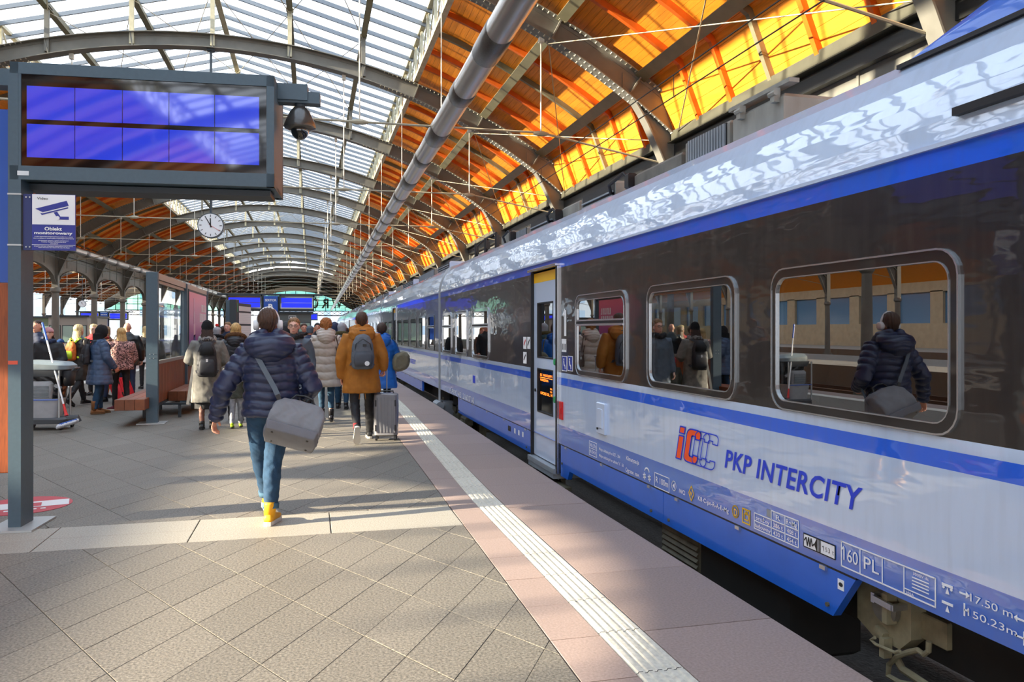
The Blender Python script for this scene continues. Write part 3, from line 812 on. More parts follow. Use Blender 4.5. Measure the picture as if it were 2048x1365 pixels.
m_roofbox = mat('roof_box_grey', '#8f8d84', .55, .1, .25, 6, stretch=(1, 1, .3))
m_wpaint = mat('white_print', '#eef0f2', .5); m_ypaint = mat('yellow_print', '#f2c21a', .5); m_opaint = mat('orange_print', '#f4581c', .45); m_bpaint = mat('blue_print', '#1f3fd0', .45)
m_red = mat('red_box', '#d3201f', .4); m_green = mat('green_button', '#1f9a5a', .35); m_yellow = mat('yellow_band', '#f6bf0e', .4)
m_seat = mat('seat_fabric', '#33415e', .85); m_int = mat('train_interior', '#9a968c', .7)
m_led = mat('led_text', (1.0, .22, .02), .5, emit=3.0)
m_twin = glass('train_window', (.30, .31, .31), .30)
m_panel = mat('display_black', '#0a0a0d', .08)

def prof(z):                                  # body side outline: x of the near side at height z
    return XT
ROOF = [(2.42, 0.0), (2.54, .016), (2.66, .048), (2.78, .10), (2.88, .155), (2.955, .22), (3.0, .32), (3.03, .45), (3.05, .62)]
XW = 2.85                                     # body width
def body_shell(y0, y1, zb, wins):
    """Side wall with real window openings, roof curve and end walls."""
    m = MB()
    # near side: grid cells, openings left out
    ysn = sorted(set([y0, y1] + [w[i] for w in wins for i in (0, 1)])); zs = sorted(set([zb, 2.42] + [w[i] for w in wins for i in (2, 3)]))
    step = []
    for a, b in zip(ysn, ysn[1:]):
        k = max(1, int((b - a) / .6)); step += [a + (b - a) * i / k for i in range(k)]
    ysn = step + [y1]
    for a, b in zip(ysn, ysn[1:]):
        for c, d in zip(zs, zs[1:]):
            if any(w[0] - 1e-4 <= a and b <= w[1] + 1e-4 and w[2] - 1e-4 <= c and d <= w[3] + 1e-4 for w in wins): continue
            m.quad((XT, a, c), (XT, b, c), (XT, b, d), (XT, a, d))
    pr = [(XT + dx, z) for z, dx in ROOF]; pr += [(2 * XT + XW - x, z) for x, z in pr[::-1]] + [(XT + XW, zb)]
    for (xa, za), (xb, zb_) in zip(pr, pr[1:]):
        for a, b in zip(ysn, ysn[1:]): m.quad((xa, a, za), (xa, b, za), (xb, b, zb_), (xb, a, zb_))
    for y in (y0, y1):
        poly = [(XT, zb)] + pr; n = len(poly); m.add([(x, y, z) for x, z in poly], [tuple(range(n))])
    m.quad((XT, y0, zb), (XT + XW, y0, zb), (XT + XW, y1, zb), (XT, y1, zb))
    return m
def rrect(y0, y1, z0, z1, r, n=5):
    pts = []
    for cy, cz, a0 in ((y1 - r, z1 - r, 0), (y0 + r, z1 - r, 90), (y0 + r, z0 + r, 180), (y1 - r, z0 + r, 270)):
        for i in range(n + 1):
            a = math.radians(a0 + 90 * i / n); pts.append((cy + r * math.cos(a), cz + r * math.sin(a)))
    return pts
def ring_frame(m, outer, inner, x0, x1, mi=0):
    """Flat frame between two outlines with the same number of points, from depth x0 (front) to x1."""
    n = len(outer); vs = [(x0, *p) for p in outer] + [(x0, *p) for p in inner] + [(x1, *p) for p in outer] + [(x1, *p) for p in inner]
    fs = []
    for i in range(n):
        j = (i + 1) % n
        fs += [(i, j, n + j, n + i), (2 * n + i, 2 * n + j, j, i), (n + i, n + j, 3 * n + j, 3 * n + i)]
    m.add(vs, fs, mi)
def window(parent, y0, y1, z0, z1, opening=False, detail=True, r=.12):
    fr = MB(); o = rrect(y0, y1, z0, z1, r); i = rrect(y0 + .045, y1 - .045, z0 + .045, z1 - .05, r - .03)
    ring_frame(fr, o, i, XT - .012, XT + .05); f = fr.build('window', m_tblack, parent)
    if detail:
        tr = MB(); o2 = rrect(y0 - .006, y1 + .006, z0 - .006, z1 + .006, r + .006); ring_frame(tr, o2, rrect(y0 + .003, y1 - .003, z0 + .003, z1 - .003, r - .003), XT - .016, XT)
        o3 = rrect(y0 + .045, y1 - .045, z0 + .045, z1 - .05, r - .03); ring_frame(tr, o3, rrect(y0 + .051, y1 - .051, z0 + .051, z1 - .056, r - .036), XT - .017, XT)
        tr.build('window_trim', m_talu, f)
    g = MB(); pts = rrect(y0 + .045, y1 - .045, z0 + .045, z1 - .05, r - .03); n = len(pts)
    g.add([(XT - .004, *p) for p in pts] + [(XT + .01, *p) for p in pts], [tuple(range(n)), tuple(range(n, 2 * n))[::-1]] + [(k, (k + 1) % n, n + (k + 1) % n, n + k) for k in range(n)])
    g.build('pane', m_twin, f)
    if opening:
        zb = z0 + (z1 - z0) * .66; b = MB(); b.box((XT - .014, (y0 + y1) / 2, zb + .02), (.02, y1 - y0 - .1, .016)); b.box((XT - .014, (y0 + y1) / 2, zb - .025), (.02, y1 - y0 - .1, .02)); b.build('sash_bar', m_talu, f)
        b = MB(); b.box((XT - .008, (y0 + y1) / 2, zb), (.02, y1 - y0 - .1, .04)); b.build('sash_gasket', m_rubber, f)
    # what can be seen through the tinted pane: two seat rows
    return f
WZ0, WZ1 = 1.135, 1.962
wins_near = [(1.05 - 1.85 * k, 2.44 - 1.85 * k, 0) for k in range(1, 3)]
A = [(yt(1920), yt(1546.5), 0), (yt(1473), yt(1296.5), 0), (yt(1254), yt(1153), 1), (12.05, 13.38, 1), (13.80, 15.0, 0), (15.45, 16.55, 1)]
car_y = [(-4.5, 16.85), (17.15, 31.6), (31.9, 49.5), (49.8, 67.4), (67.7, 85.3)]
near = tag(empty('train_carriage'), 'blue, white and black electric train carriage with the large company lettering, closest one', 'train carriage', 'carriages of the train')
def carriage(root, y0, y1, wins, doors, detail):
    cells = [(w[0] + .04, w[1] - .04, WZ0 + .04, WZ1 - .045) for w in wins] + [(d[0], d[1], -.02, 2.34) for d in doors]
    body_shell(y0, y1, .322, [(a, b, max(c, .322), d) for a, b, c, d in cells]).build('body_shell', m_liv, root, angle=50)
    for w in wins: window(root, w[0], w[1], WZ0, WZ1, w[2], detail)
    # saloon behind the panes
    it = MB(); it.box((XT + XW / 2, (y0 + y1) / 2, .42), (XW - .2, y1 - y0 - .3, .04)); it.box((XT + XW - .15, (y0 + y1) / 2, 1.5), (.04, y1 - y0 - .3, 2.1)); it.build('saloon_lining', m_int, root)
    if detail:
        for w in wins:
            c = (w[0] + w[1]) / 2
            for s in (-.62, .42):
                st = MB(); st.loft([((XT + .55, c + s, .45), (.45, 0, 0), (0, .06, 0)), ((XT + .55, c + s, 1.2), (.43, 0, 0), (0, .08, 0)), ((XT + .55, c + s, 1.5), (.30, 0, 0), (0, .07, 0)), ((XT + .55, c + s, 1.58), (.18, 0, 0), (0, .04, 0))], 14, power=3); st.build('seat', m_seat, root, smooth=True)
    gut = MB(); gut.box((XT - .008, (y0 + y1) / 2, 2.425), (.022, y1 - y0, .02)); gut.build('gutter_strip', m_twhite, root)
carriage(near, car_y[0][0], car_y[0][1], A + wins_near, [(yt(1116), yt(1065))], True)
# ---- passenger door of the near carriage
def pdoor(root, ya, yb, detail=True):
    d = MB(); x = XT + .035
    yw0, yw1 = ya + (yb - ya) * .23, ya + (yb - ya) * .83
    zA, zB, zC, zD = .60, 1.12, 1.27, 1.93
    for (a, b, c, e) in ((ya + .03, yb - .02, .04, zA), (ya + .03, yb - .02, zB, zC), (ya + .03, yb - .02, zD, 2.19), (ya + .03, yw0, zA, zB), (yw1, yb - .02, zA, zB), (ya + .03, yw0, zC, zD), (yw1, yb - .02, zC, zD)):
        d.box((x, (a + b) / 2, (c + e) / 2), (.04, b - a, e - c))
    dd = d.build('door', m_twhite, root)
    b = MB(); b.box((x, (ya + yb) / 2 + .005, 2.25), (.042, yb - ya - .05, .12)); b.build('yellow_band', m_yellow, dd)
    for (c, e, nm) in ((zA, zB, 'display_pane'), (zC, zD, 'pane')):
        g = MB(); g.box((x + .01, (yw0 + yw1) / 2, (c + e) / 2), (.012, yw1 - yw0, e - c)); g.build(nm, m_twin if nm == 'pane' else m_panel, dd)
        f = MB()
        for (p, q, r, s) in ((yw0 - .012, yw1 + .012, c - .012, c + .004), (yw0 - .012, yw1 + .012, e - .004, e + .012), (yw0 - .012, yw0 + .004, c, e), (yw1 - .004, yw1 + .012, c, e)): f.box((x - .002, (p + q) / 2, (r + s) / 2), (.045, q - p, s - r))
        f.build('pane_gasket', m_rubber, dd)
    if detail:
        for z, r_ in ((1.235, .042), (.80, .042)):
            bt = MB(); bt.tube([(x - .045, ya + .12, z), (x - .02, ya + .12, z)], [r_ * .85, r_], 14); bt.build('door_button', m_green, dd)
        bt = MB(); bt.tube([(x - .03, ya + .12, 1.47), (x - .02, ya + .12, 1.47)], [.04, .042], 14); bt.build('door_sensor', m_gang, dd)
        bt = MB(); bt.box((x - .022, ya + .12, 1.325), (.004, .045, .09)); bt.build('sticker', m_wpaint, dd)
        bt = MB(); bt.tube([(x - .035, yb - .1, .85), (x - .02, yb - .1, .85)], .02, 10); bt.build('lock', m_rubber, dd)
        LX = x + .003
        for (txt, f0, f1, z, h) in (('EIC  WROCŁAW GŁ.', .06, .95, 1.035, .030), ('WARSZAWA', .06, .6, .975, .030), ('06:35', .72, .95, .89, .022), ('12:11', .72, .95, .855, .022), ('OPOLE GŁ. 142', .08, .92, .81, .034)):
            place_text('led_lettering', txt, m_led, dd, (LX, yw1 - (yw1 - yw0) * f0, z), (0, -1, 0), (0, 0, 1), width=(yw1 - yw0) * (f1 - f0), height=h, bold=.01)
        b = MB(); b.box((LX - .001, (yw0 + yw1) / 2, 1.018), (.003, (yw1 - yw0) * .9, .006)); b.build('led_line', m_led, dd)
    fr = MB(); fr.box((XT + .02, ya - .01, 1.15), (.10, .035, 2.35)); fr.box((XT + .02, yb + .01, 1.15), (.08, .03, 2.35)); fr.box((XT + .10, (ya + yb) / 2, 1.1), (.02, yb - ya, 2.4)); fr.build('door_frame', m_rubber, root)
    t = MB(); t.box((XT - .02, (ya + yb) / 2, 2.345), (.07, yb - ya + .12, .03), bev=.005); t.build('door_gutter', m_talu, root)
    t = MB(); t.box((XT - .01, ya - .035, 1.15), (.03, .014, 2.36)); t.build('door_edge_trim', m_talu, root)
    s = MB(); s.box((XT - .01, (ya + yb) / 2, -.005), (.10, yb - ya + .04, .06)); s.box((XT + .12, (ya + yb) / 2, -.06), (.35, yb - ya, .06)); s.build('door_sill', m_gang, root)
    s = MB(); s.box((XT - .04, (ya + yb) / 2 - .1, -.16), (.22, yb - ya + .35, .04)); s.box((XT + .1, ya + .15, -.3), (.06, .06, .5)); s.box((XT + .1, yb - .15, -.3), (.06, .06, .5)); s.build('door_step', m_dirt, root)
YD0, YD1 = yt(1116), yt(1065)
pdoor(near, YD0, YD1)
# ---- lower skirts
def skirt(root, y0, y1, notch0=True, notch1=False, zt_=.309, zb=.062):
    pts = [(y0, zt_), (y0, zb - .0)]
    if notch0: pts = [(y0, zt_), (y0 + .18, zb)]
    if notch1: pts += [(y1 - .35, zb), (y1 - .28, zb - .10), (y1 - .04, zb - .10), (y1 - .04, zt_)]
    else: pts += [(y1, zb), (y1, zt_)]
    m = MB(); m.prism([p for p in pts], 'x', XT + .0, XT + .05); s = m.build('skirt_panel', m_tblue, root)
    g = MB(); g.box((XT + .03, (y0 + y1) / 2, zt_ + .006), (.055, y1 - y0, .012)); g.build('skirt_gap', m_rubber, root)
    h = MB(); n = max(2, int((y1 - y0) / 1.1))
    for i in range(n + 1):
        y = y0 + .25 + (y1 - y0 - .5) * i / n; h.box((XT - .008, y, zt_ - .004), (.02, .05, .022))
    h.build('hinge_clips', m_talu, s); 
    h = MB()
    for y in (y0 + .22, y1 - .1): h.tube([(XT - .012, y, zb + .05), (XT, y, zb + .05)], .013, 8)
    h.build('latch_bolts', m_dirt, s)
YS = yt(1711)
ym = PX(1327, 981, XT).y
skirt(near, YS, ym - .004, True, False); skirt(near, ym + .004, YD0 - .06, False, True)
skirt(near, YD1 + .05, 14.75, False, False, zb=.03)
e = MB(); e.prism([(YS + .12, .325), (YS + .3, .07), (YS + .42, .07), (YS + .42, .325)], 'x', XT + .05, XT + .12); e.build('skirt_end_seal', m_rubber, near)
# underframe, bogies and equipment
u = MB(); u.box((XT + XW / 2, 6.2, .15), (XW - .5, 21, .35)); u.build('underframe', m_under, near)
def bogie(root, yc):
    b = MB()
    for s in (-1.2, 1.2):
        for x in (XT + .62, XT + XW - .62): b.tube([(x - .07, yc + s, -.42), (x + .07, yc + s, -.42)], .42, 24)
        b.tube([(XT + .5, yc + s, -.42), (XT + XW - .5, yc + s, -.42)], .09, 10)
    w = b.build('wheelset', m_dirt, root, angle=40)
    b = MB(); b.box((XT + .35, yc, -.25), (.16, 3.1, .2), bev=.04); b.box((XT + .35, yc, -.05), (.2, 1.2, .2), bev=.04)
    for s in (-1.2, 1.2): b.box((XT + .33, yc + s, -.4), (.22, .34, .34), bev=.05); b.tube([(XT + .3, yc + s * .8, -.35), (XT + .3, yc + s * .8, .05)], .08, 10)
    b.tube([(XT + .3, yc - .5, -.15), (XT + .3, yc + .5, .05)], .05, 8); b.box((XT + .35, yc + 1.75, -.35), (.1, .25, .5))
    b.build('bogie_frame', m_dirt, root)
bogie(near, 17.0); bogie(near, -1.6)
bx = MB(); bx.box((XT + .35, 4.9, -.18), (.5, 1.4, .5), bev=.03)
bx.build('equipment_case', m_under, near)
gl = MB()
for i in range(9): gl.beam((XT + .09, 5.35, -.32 + i * .045), (XT + .09, 5.95, -.32 + i * .045), .03, .018, up=(-1, 0, .8))
gl.box((XT + .11, 5.65, -.14), (.03, .66, .5)); gl.build('louvre_grille', m_dirt, near)
# the dusty box with handle and hoses in the open bay
m_box = mat('dusty_box', '#8b8468', .75, 0, .25, 12)
XB = XT + .16
def bp2(u, v, X=XB): q = PX(u, v, X); return (q.y, q.z)
c = MB(); c.prism([bp2(1714, 1140), bp2(1715, 1236), bp2(1745.6, 1271.6), bp2(1799, 1300), bp2(1822, 1282), bp2(1822, 1150)][::-1], 'x', XB, XT + .75)
cb = c.build('junction_box', m_box, near)
yc_, zc_ = bp2(1778, 1214); rr_ = .085
c = MB(); c.tube([(XB, yc_, zc_), (XB - .03, yc_, zc_), (XB - .045, yc_, zc_)], [rr_, rr_, rr_ * .85], 22); c.build('round_cover', mat('cover_grey', '#6a675c', .6, 0, .2, 12), cb, angle=40)
c = MB(); yq, zq = bp2(1792, 1216); c.box((XB - .04, yq, zq), (.06, .035, .17), bev=.01); c.build('hinge', m_box, cb)
(y1_, z1_), (y2_, z2_) = bp2(1743, 1196, XB - .09), bp2(1781, 1217, XB - .09); c = MB(); c.beam((XB - .08, y1_, z1_), (XB - .08, y2_, z2_), .02, .03); c.beam((XB, y1_, z1_), (XB - .085, y1_, z1_), .025, .05); c.beam((XB, y2_, z2_), (XB - .085, y2_, z2_), .025, .03); c.build('handle', m_talu, cb)
c = MB(); q = [bp2(u, v, XB - .03) for u, v in ((1752, 1256), (1768, 1273))]; c.beam((XB - .02, *q[0]), (XB - .02, *q[1]), .04, .03)
q = [bp2(u, v, XB - .06) for u, v in ((1750, 1276), (1742, 1280), (1752, 1290), (1790, 1306), (1800, 1303))]; c.tube([(XB - .06, *p_) for p_ in q], .009, 8)
y3, z3 = bp2(1768, 1296, XB - .04); c.box((XB - .03, y3, z3), (.05, .035, .10)); c.build('release_bar', m_box, cb)
(ya_, za_), (yb_2, zb_2) = bp2(1835, 1238, XT + .22), bp2(1894, 1288, XT + .22); c = MB(); c.box((XT + .40, (ya_ + yb_2) / 2, (za_ + zb_2) / 2 - .0), (.36, ya_ - yb_2, .13), bev=.006); c.build('side_case', m_box, cb)
hq = [bp2(u, v, XB) for u, v in ((1858, 1284), (1857, 1303), (1848, 1310), (1836, 1301), (1815, 1306), (1795, 1313), (1778, 1330), (1776, 1352), (1800, 1366), (1830, 1372))]
c = MB(); c.tube([(XB, *p_) for p_ in hq], .014, 8); c.build('hose', m_box, cb)
hq = [bp2(u, v, XB) for u, v in ((1788, 1322), (1798, 1340), (1822, 1356), (1850, 1375))]; c = MB(); c.tube([(XB + .02, *p_) for p_ in hq], .02, 8); c.build('hose', m_box, cb)
rr = MB(); rr.tube([(XT + .5, 1.55, -.3), (XT + .5, 1.25, -.36)], .03, 8); rr.tube([(XT + .4, 1.9, -.05), (XT + .4, 1.5, -.1)], .03, 8); rr.build('rusty_pipe', mat('rust', '#6b3c26', .8, 0, .3, 20), near)
# ---- fittings on the side wall
b = MB(); y0, y1 = yt(1126.5), yt(1120.5); b.box((XT - .006, (y0 + y1) / 2, .70), (.02, y1 - y0, .20), bev=.004); rb = b.build('emergency_box', m_red, near)
b = MB(); b.box((XT - .018, (y0 + y1) / 2, .70), (.008, (y1 - y0) * .5, .06)); b.build('emergency_handle', m_red, rb)
ya, yb = yt(1214), yt(1197.5); z0, z1 = zt(1197.5, 866), zt(1197.5, 804)
b = MB(); b.box((XT - .012, (ya + yb) / 2, (z0 + z1) / 2), (.03, yb - ya, z1 - z0), bev=.008); hb = b.build('service_hatch', m_twhite, near)
b = MB(); b.box((XT - .030, (ya + yb) / 2 + .005, (z0 + z1) / 2), (.008, (yb - ya) * .55, (z1 - z0) * .62), bev=.003); b.build('hatch_flap', m_twhite, hb)
b = MB(); b.tube([(XT - .04, yb - .05, z0 + .05), (XT - .03, yb - .05, z0 + .05)], .012, 8); b.build('hatch_lock', m_rubber, hb)
def decal(name, m, y0, y1, z0, z1, dx=.003, par=None):
    b = MB(); b.box((XT - dx, (y0 + y1) / 2, (z0 + z1) / 2), (.002, abs(y1 - y0), z1 - z0)); return b.build(name, m, par or near)
def pdecal(name, m, u0, v0, u1, v1, dx=.003, par=None):
    """Decal from its upper-left and lower-right corner as read off the carriage side."""
    return decal(name, m, yt(u1), yt(u0), zt(u0, v1), zt(u0, v0), dx, par)
place_text('first_class_digit', '1', m_wpaint, near, (XT - .003, yt(1129), zt(1130, 671)), (0, -1, 0), (0, 0, 1), width=.075, height=zt(1130, 619) - zt(1130, 671), bold=.02)
o = pdecal('sticker', m_wpaint, 1124, 678, 1133, 704)
for i in range(3): decal('sticker_mark', m_rubber, yt(1126 + 2.6 * i + 1), yt(1126 + 2.6 * i), zt(1128, 700), zt(1128, 688), .005, o)
m_pict = mat('pictogram_blue', '#2a3d9a', .5)
for (a, b_) in ((1124.5, 1134.5), (1136, 1146)):
    o = pdecal('pictogram', m_wpaint, a, 712, b_, 742); pdecal('pictogram_field', m_pict, a + .8, 713.5, b_ - .8, 740.5, .005, o)
    yc = (yt(a) + yt(b_)) / 2; zc = zt(a, 727); m = MB()
    m.ball((XT - .007, yc + .01, zc + .045), (.003, .014, .014), 8); m.beam((XT - .007, yc + .015, zc + .03), (XT - .007, yc, zc - .02), .003, .022, up=(0, 1, 0)); m.beam((XT - .007, yc, zc - .02), (XT - .007, yc - .03, zc - .02), .003, .018); m.beam((XT - .007, yc - .028, zc - .02), (XT - .007, yc - .035, zc - .06), .003, .014, up=(0, 1, 0))
    m.build('seated_figure', m_wpaint, o)
for (a, v0, b_, v1, red) in ((1047, 674, 1053.5, 698, 1), (1055, 674, 1061, 698, 0), (1047, 704, 1053.5, 727, 0)):
    o = pdecal('sticker', m_wpaint, a, v0, b_, v1); yc = (yt(a) + yt(b_)) / 2; zc = zt(a, (v0 + v1) / 2)
    m = MB(); m.beam((XT - .006, yc + .04, zc - .03), (XT - .006, yc - .04, zc + .04), .003, .02); m.build('sticker_mark', m_rubber if not red else m_red, o)
# ---- lettering
def tlet(body, u0, u1, vb, vt, m=None, shear=0., bold=.0, name='lettering', par=None, spacing=1.):
    """Lettering on the carriage side between columns u0 and u1; vb/vt: base line and cap line at u0."""
    z0, z1 = zt(u0, vb), zt(u0, vt); y0, y1 = yt(u0), yt(u1)
    return place_text(name, body, m or m_wpaint, par or near, (XT - .002, y0, z0), (0, -1, 0), (0, 0, 1), width=y0 - y1, height=z1 - z0, shear=shear, bold=bold, extrude=.002, spacing=spacing)
tlet('PKP INTERCITY', 1450, 1727, 934.5, 897, m_bpaint, .22, .020, 'company_lettering', spacing=1.06)
# company emblem: slanted i and three interlocking c outlines
zb_, zt_ = zt(1356, 917), zt(1356, 851.5); YO, ZO, HH = yt(1353), zb_, zt_ - zb_
SH = .16
def lp(a, b_): return (YO - (a * 1.62 + b_ * .30) * HH, ZO + b_ * HH)      # emblem coordinates (in units of its height)
def ribbon(m, pts, w, x, closed=True):
    n = len(pts)
    for i in range(n if closed else n - 1):
        p, q = pts[i], pts[(i + 1) % n]; m.beam((x, *p), (x, *q), .002, w, up=(0, -(q[1] - p[1]), q[0] - p[0]))
        m.tube([(x - .001, *p), (x + .001, *p)], w / 2, 6)
def cshape(a0, w, t=.19, r=.16):
    """Outline of a square-shouldered c: a0 left edge, w width, t stroke."""
    P = []
    def arcp(cx, cy, r_, s, e_):
        for i in range(5):
            an = math.radians(s + (e_ - s) * i / 4); P.append((cx + r_ * math.cos(an), cy + r_ * math.sin(an)))
    arcp(a0 + r, 1 - r, r, 180, 90); arcp(a0 + w - r * .8, 1 - r * .8, r * .8, 90, 0); P.append((a0 + w, 1 - t - .08)); P.append((a0 + w - t * .9, 1 - t - .08)); P.append((a0 + w - t * .9, 1 - t))
    arcp(a0 + t + .05, 1 - t - .05, .05, 90, 180); arcp(a0 + t + .05, t + .05, .05, 180, 270)
    P.append((a0 + w - t * .9, t)); P.append((a0 + w - t * .9, t + .06)); P.append((a0 + w, t + .06)); arcp(a0 + w - r * .8, r * .8, r * .8, 0, -90); arcp(a0 + r, r, r, 270, 180)
    return [lp(*p) for p in P]
def cfill(m, a0, w, x, t=.19):
    for (p, q, r_, s) in ((a0, a0 + t, .05, .95), (a0 + t, a0 + w - .03, 0, t), (a0 + t, a0 + w - .03, 1 - t, 1), (a0 + w - t * .9, a0 + w - .01, 1 - t - .07, 1 - t), (a0 + w - t * .9, a0 + w - .01, t, t + .05), (a0 + .05, a0 + t, .95, 1), (a0 + .05, a0 + t, 0, .05), (a0 + w - .03, a0 + w, .05, t), (a0 + w - .03, a0 + w, 1 - t, .95)):
        m.add([(x, *lp(p, r_)), (x, *lp(q, r_)), (x, *lp(q, s)), (x, *lp(p, s))], [(0, 1, 2, 3)])
em = MB()
for (r_, s) in ((0, .72), (.8, 1.0)): em.add([(XT - .0055, *lp(*p)) for p in ((0, r_), (.2, r_), (.2, s), (0, s))], [(0, 1, 2, 3)])
cfill(em, .30, .52, XT - .0055); emb = em.build('emblem_fill', m_opaint, near)
em = MB()
for (r_, s) in ((0, .72), (.8, 1.0)): ribbon(em, [lp(*p) for p in ((0, r_), (.2, r_), (.2, s), (0, s))], .010, XT - .006)
for k, (a0, th) in enumerate(((.30, .010), (.62, .007), (.92, .007))): ribbon(em, cshape(a0, .52), th, XT - .006 - k * .0004)
em.build('emblem_outline', m_bpaint, emb)
# solebar inscriptions
def frame_box(u0, v0, u1, v1, w=.006, m=None, cols=(), rows=(), par=None):
    """White ruled box; corners as read on the carriage side, rows/cols as fractions."""
    y0, y1, zb1, zt1 = yt(u0), yt(u1), zt(u0, v1), zt(u0, v0); b = MB(); x = XT - .003
    b.box((x, (y0 + y1) / 2, zt1), (.002, y0 - y1, w)); b.box((x, (y0 + y1) / 2, zb1), (.002, y0 - y1, w)); b.box((x, y0, (zb1 + zt1) / 2), (.002, w, zt1 - zb1 + w)); b.box((x, y1, (zb1 + zt1) / 2), (.002, w, zt1 - zb1 + w))
    for f in cols: b.box((x, y0 + (y1 - y0) * f, (zb1 + zt1) / 2), (.002, w * .8, zt1 - zb1))
    for (f, c0, c1) in rows: b.box((x, y0 + (y1 - y0) * (c0 + c1) / 2, zt1 + (zb1 - zt1) * f), (.002, (y0 - y1) * (c1 - c0), w * .8))
    return b.build('inscription_frame', m or m_wpaint, par or near)
f = frame_box(1179, 882, 1194, 909, .005, rows=((.5, 0, 1),))
tlet('340t (370t)', 1180.3, 1193, 893, 885.5, par=f); tlet('99-294 PŁ', 1180.3, 1193, 906, 898.5, par=f)
tlet('Miejsc siedzących w EZT - 354', 1199, 1241, 900.5, 894.5, bold=.008); tlet('Miejsc siedzących w członie "a" - 36', 1199, 1248, 913.5, 907.5, bold=.008)
tlet('Klimatyzacja', 1253.5, 1279, 920, 911.5, bold=.008); tlet('Ogrzew. naw.', 1252, 1280, 943, 934.5, bold=.008)
s = MB(); yc, zc = yt(1294.5), zt(1294.5, 950); x = XT - .003
for i in range(8):
    a0, a1 = math.radians(10 + 20 * i), math.radians(10 + 20 * (i + 1)); s.beam((x, yc + .045 * math.cos(a0), zc + .02 + .035 * math.sin(a0)), (x, yc + .045 * math.cos(a1), zc + .02 + .035 * math.sin(a1)), .002, .012, up=(0, math.cos(a0), math.sin(a0)))
for c0 in (-.05, .05):
    for a in (20, 80, 140): s.beam((x, yc + c0 - .03 * math.cos(math.radians(a)), zc - .02 - .03 * math.sin(math.radians(a))), (x, yc + c0 + .03 * math.cos(math.radians(a)), zc - .02 + .03 * math.sin(math.radians(a))), .002, .010, up=(0, -math.sin(math.radians(a)), math.cos(math.radians(a))))
s.build('symbol', m_wpaint, near)
f = frame_box(1310, 945.5, 1339, 973, .006); tlet('R 100m', 1312.5, 1337, 965, 952.5, par=f, bold=.008)
def ring(u, v, r, m, w=.008, par=None):
    yc, zc = yt(u), zt(u, v); pts = [(yc + r * math.cos(2 * PI * i / 20), zc + r * math.sin(2 * PI * i / 20)) for i in range(20)]
    b = MB(); ribbon(b, pts, w, XT - .003); return b.build('symbol_ring', m, par or near)
q = ring(1348.5, 972.5, .037, m_wpaint, .006); yc, zc = yt(1348.5), zt(1348.5, 972.5)
b = MB(); b.add([(XT - .003, yc + .022, zc), (XT - .003, yc - .012, zc + .024), (XT - .003, yc - .012, zc - .024)], [(0, 1, 2)]); b.build('symbol_horn', m_wpaint, q)
tlet('iWCI', 1359, 1371, 986, 977, bold=.008)
yc, zc = yt(1383.3), zt(1383.3, 988); b = MB(); ribbon(b, [(yc + .04, zc), (yc, zc + .055), (yc - .04, zc), (yc, zc - .055)], .007, XT - .003); q = b.build('symbol_ring', m_ypaint, near); tlet('R', 1381, 1386.5, 991.5, 983, m_ypaint, par=q, bold=.01)
tlet('KB C-pn-R-A-E-Mg', 1397, 1458.5, 1000.5, 991.5, bold=.008)
q = ring(1471.5, 1024, .038, m_ypaint, .008); tlet('D', 1468.8, 1475, 1031, 1016.5, m_ypaint, par=q, bold=.015)
f = frame_box(1486, 1017, 1500.5, 1044.5, .008, m_ypaint); yc, zc = yt(1493.5), zt(1493.5, 1034)
b = MB(); ribbon(b, [(yc + .025, zc - .022), (yc - .025, zc - .022), (yc - .025, zc + .015), (yc + .025, zc + .015)], .007, XT - .003); b.box((XT - .003, yc, zc + .026), (.002, .03, .008)); b.box((XT - .003, yc, zc + .04), (.002, .044, .007)); b.box((XT - .003, yc, zc + .02), (.002, .008, .02)); b.build('symbol_battery', m_ypaint, f)
# brake weight table
Y0, Y1, Y2, Y3 = yt(1509.5), yt(1543.5), yt(1571), yt(1598); za, zb1, zc1, zd = zt(1543.5, 1021.6), zt(1543.5, 1040), zt(1543.5, 1056), zt(1543.5, 1072)
tb = MB(); x = XT - .003
for (p, q, z) in ((Y1, Y3, za), (Y0, Y3, zb1), (Y0, Y3, zc1), (Y0, Y3, zd)): tb.box((x, (p + q) / 2, z), (.002, p - q, .006))
for (y, p, q) in ((Y0, zb1, zd), (Y1, za, zd), (Y2, za, zd), (Y3, za, zd)): tb.box((x, y, (p + q) / 2), (.002, .006, p - q))
tb = tb.build('inscription_frame', m_wpaint, near)
def cell(t, ya, yb, z0, z1, w=.75, h=.55, b_=.008):
    return place_text('lettering', t, m_wpaint, tb, (x, ya - (ya - yb) * (1 - w) / 2, z0 + (z1 - z0) * (1 - h) / 2), (0, -1, 0), (0, 0, 1), width=(ya - yb) * w, height=(z1 - z0) * h, bold=b_)
cell('R', Y1, Y2, zb1, za, .3); cell('R+Mg', Y2, Y3, zb1, za, .8); cell('próżny', Y0, Y1, zc1, zb1, .8); cell('386 t', Y1, Y2, zc1, zb1, .7); cell('408 t', Y2, Y3, zc1, zb1, .7); cell('ładowny', Y0, Y1, zd, zc1, .94); cell('430 t', Y1, Y2, zd, zc1, .7); cell('454 t', Y2, Y3, zd, zc1, .7)
pdecal('small_plate', m_gang, 1534.5, 1018, 1543, 1033)
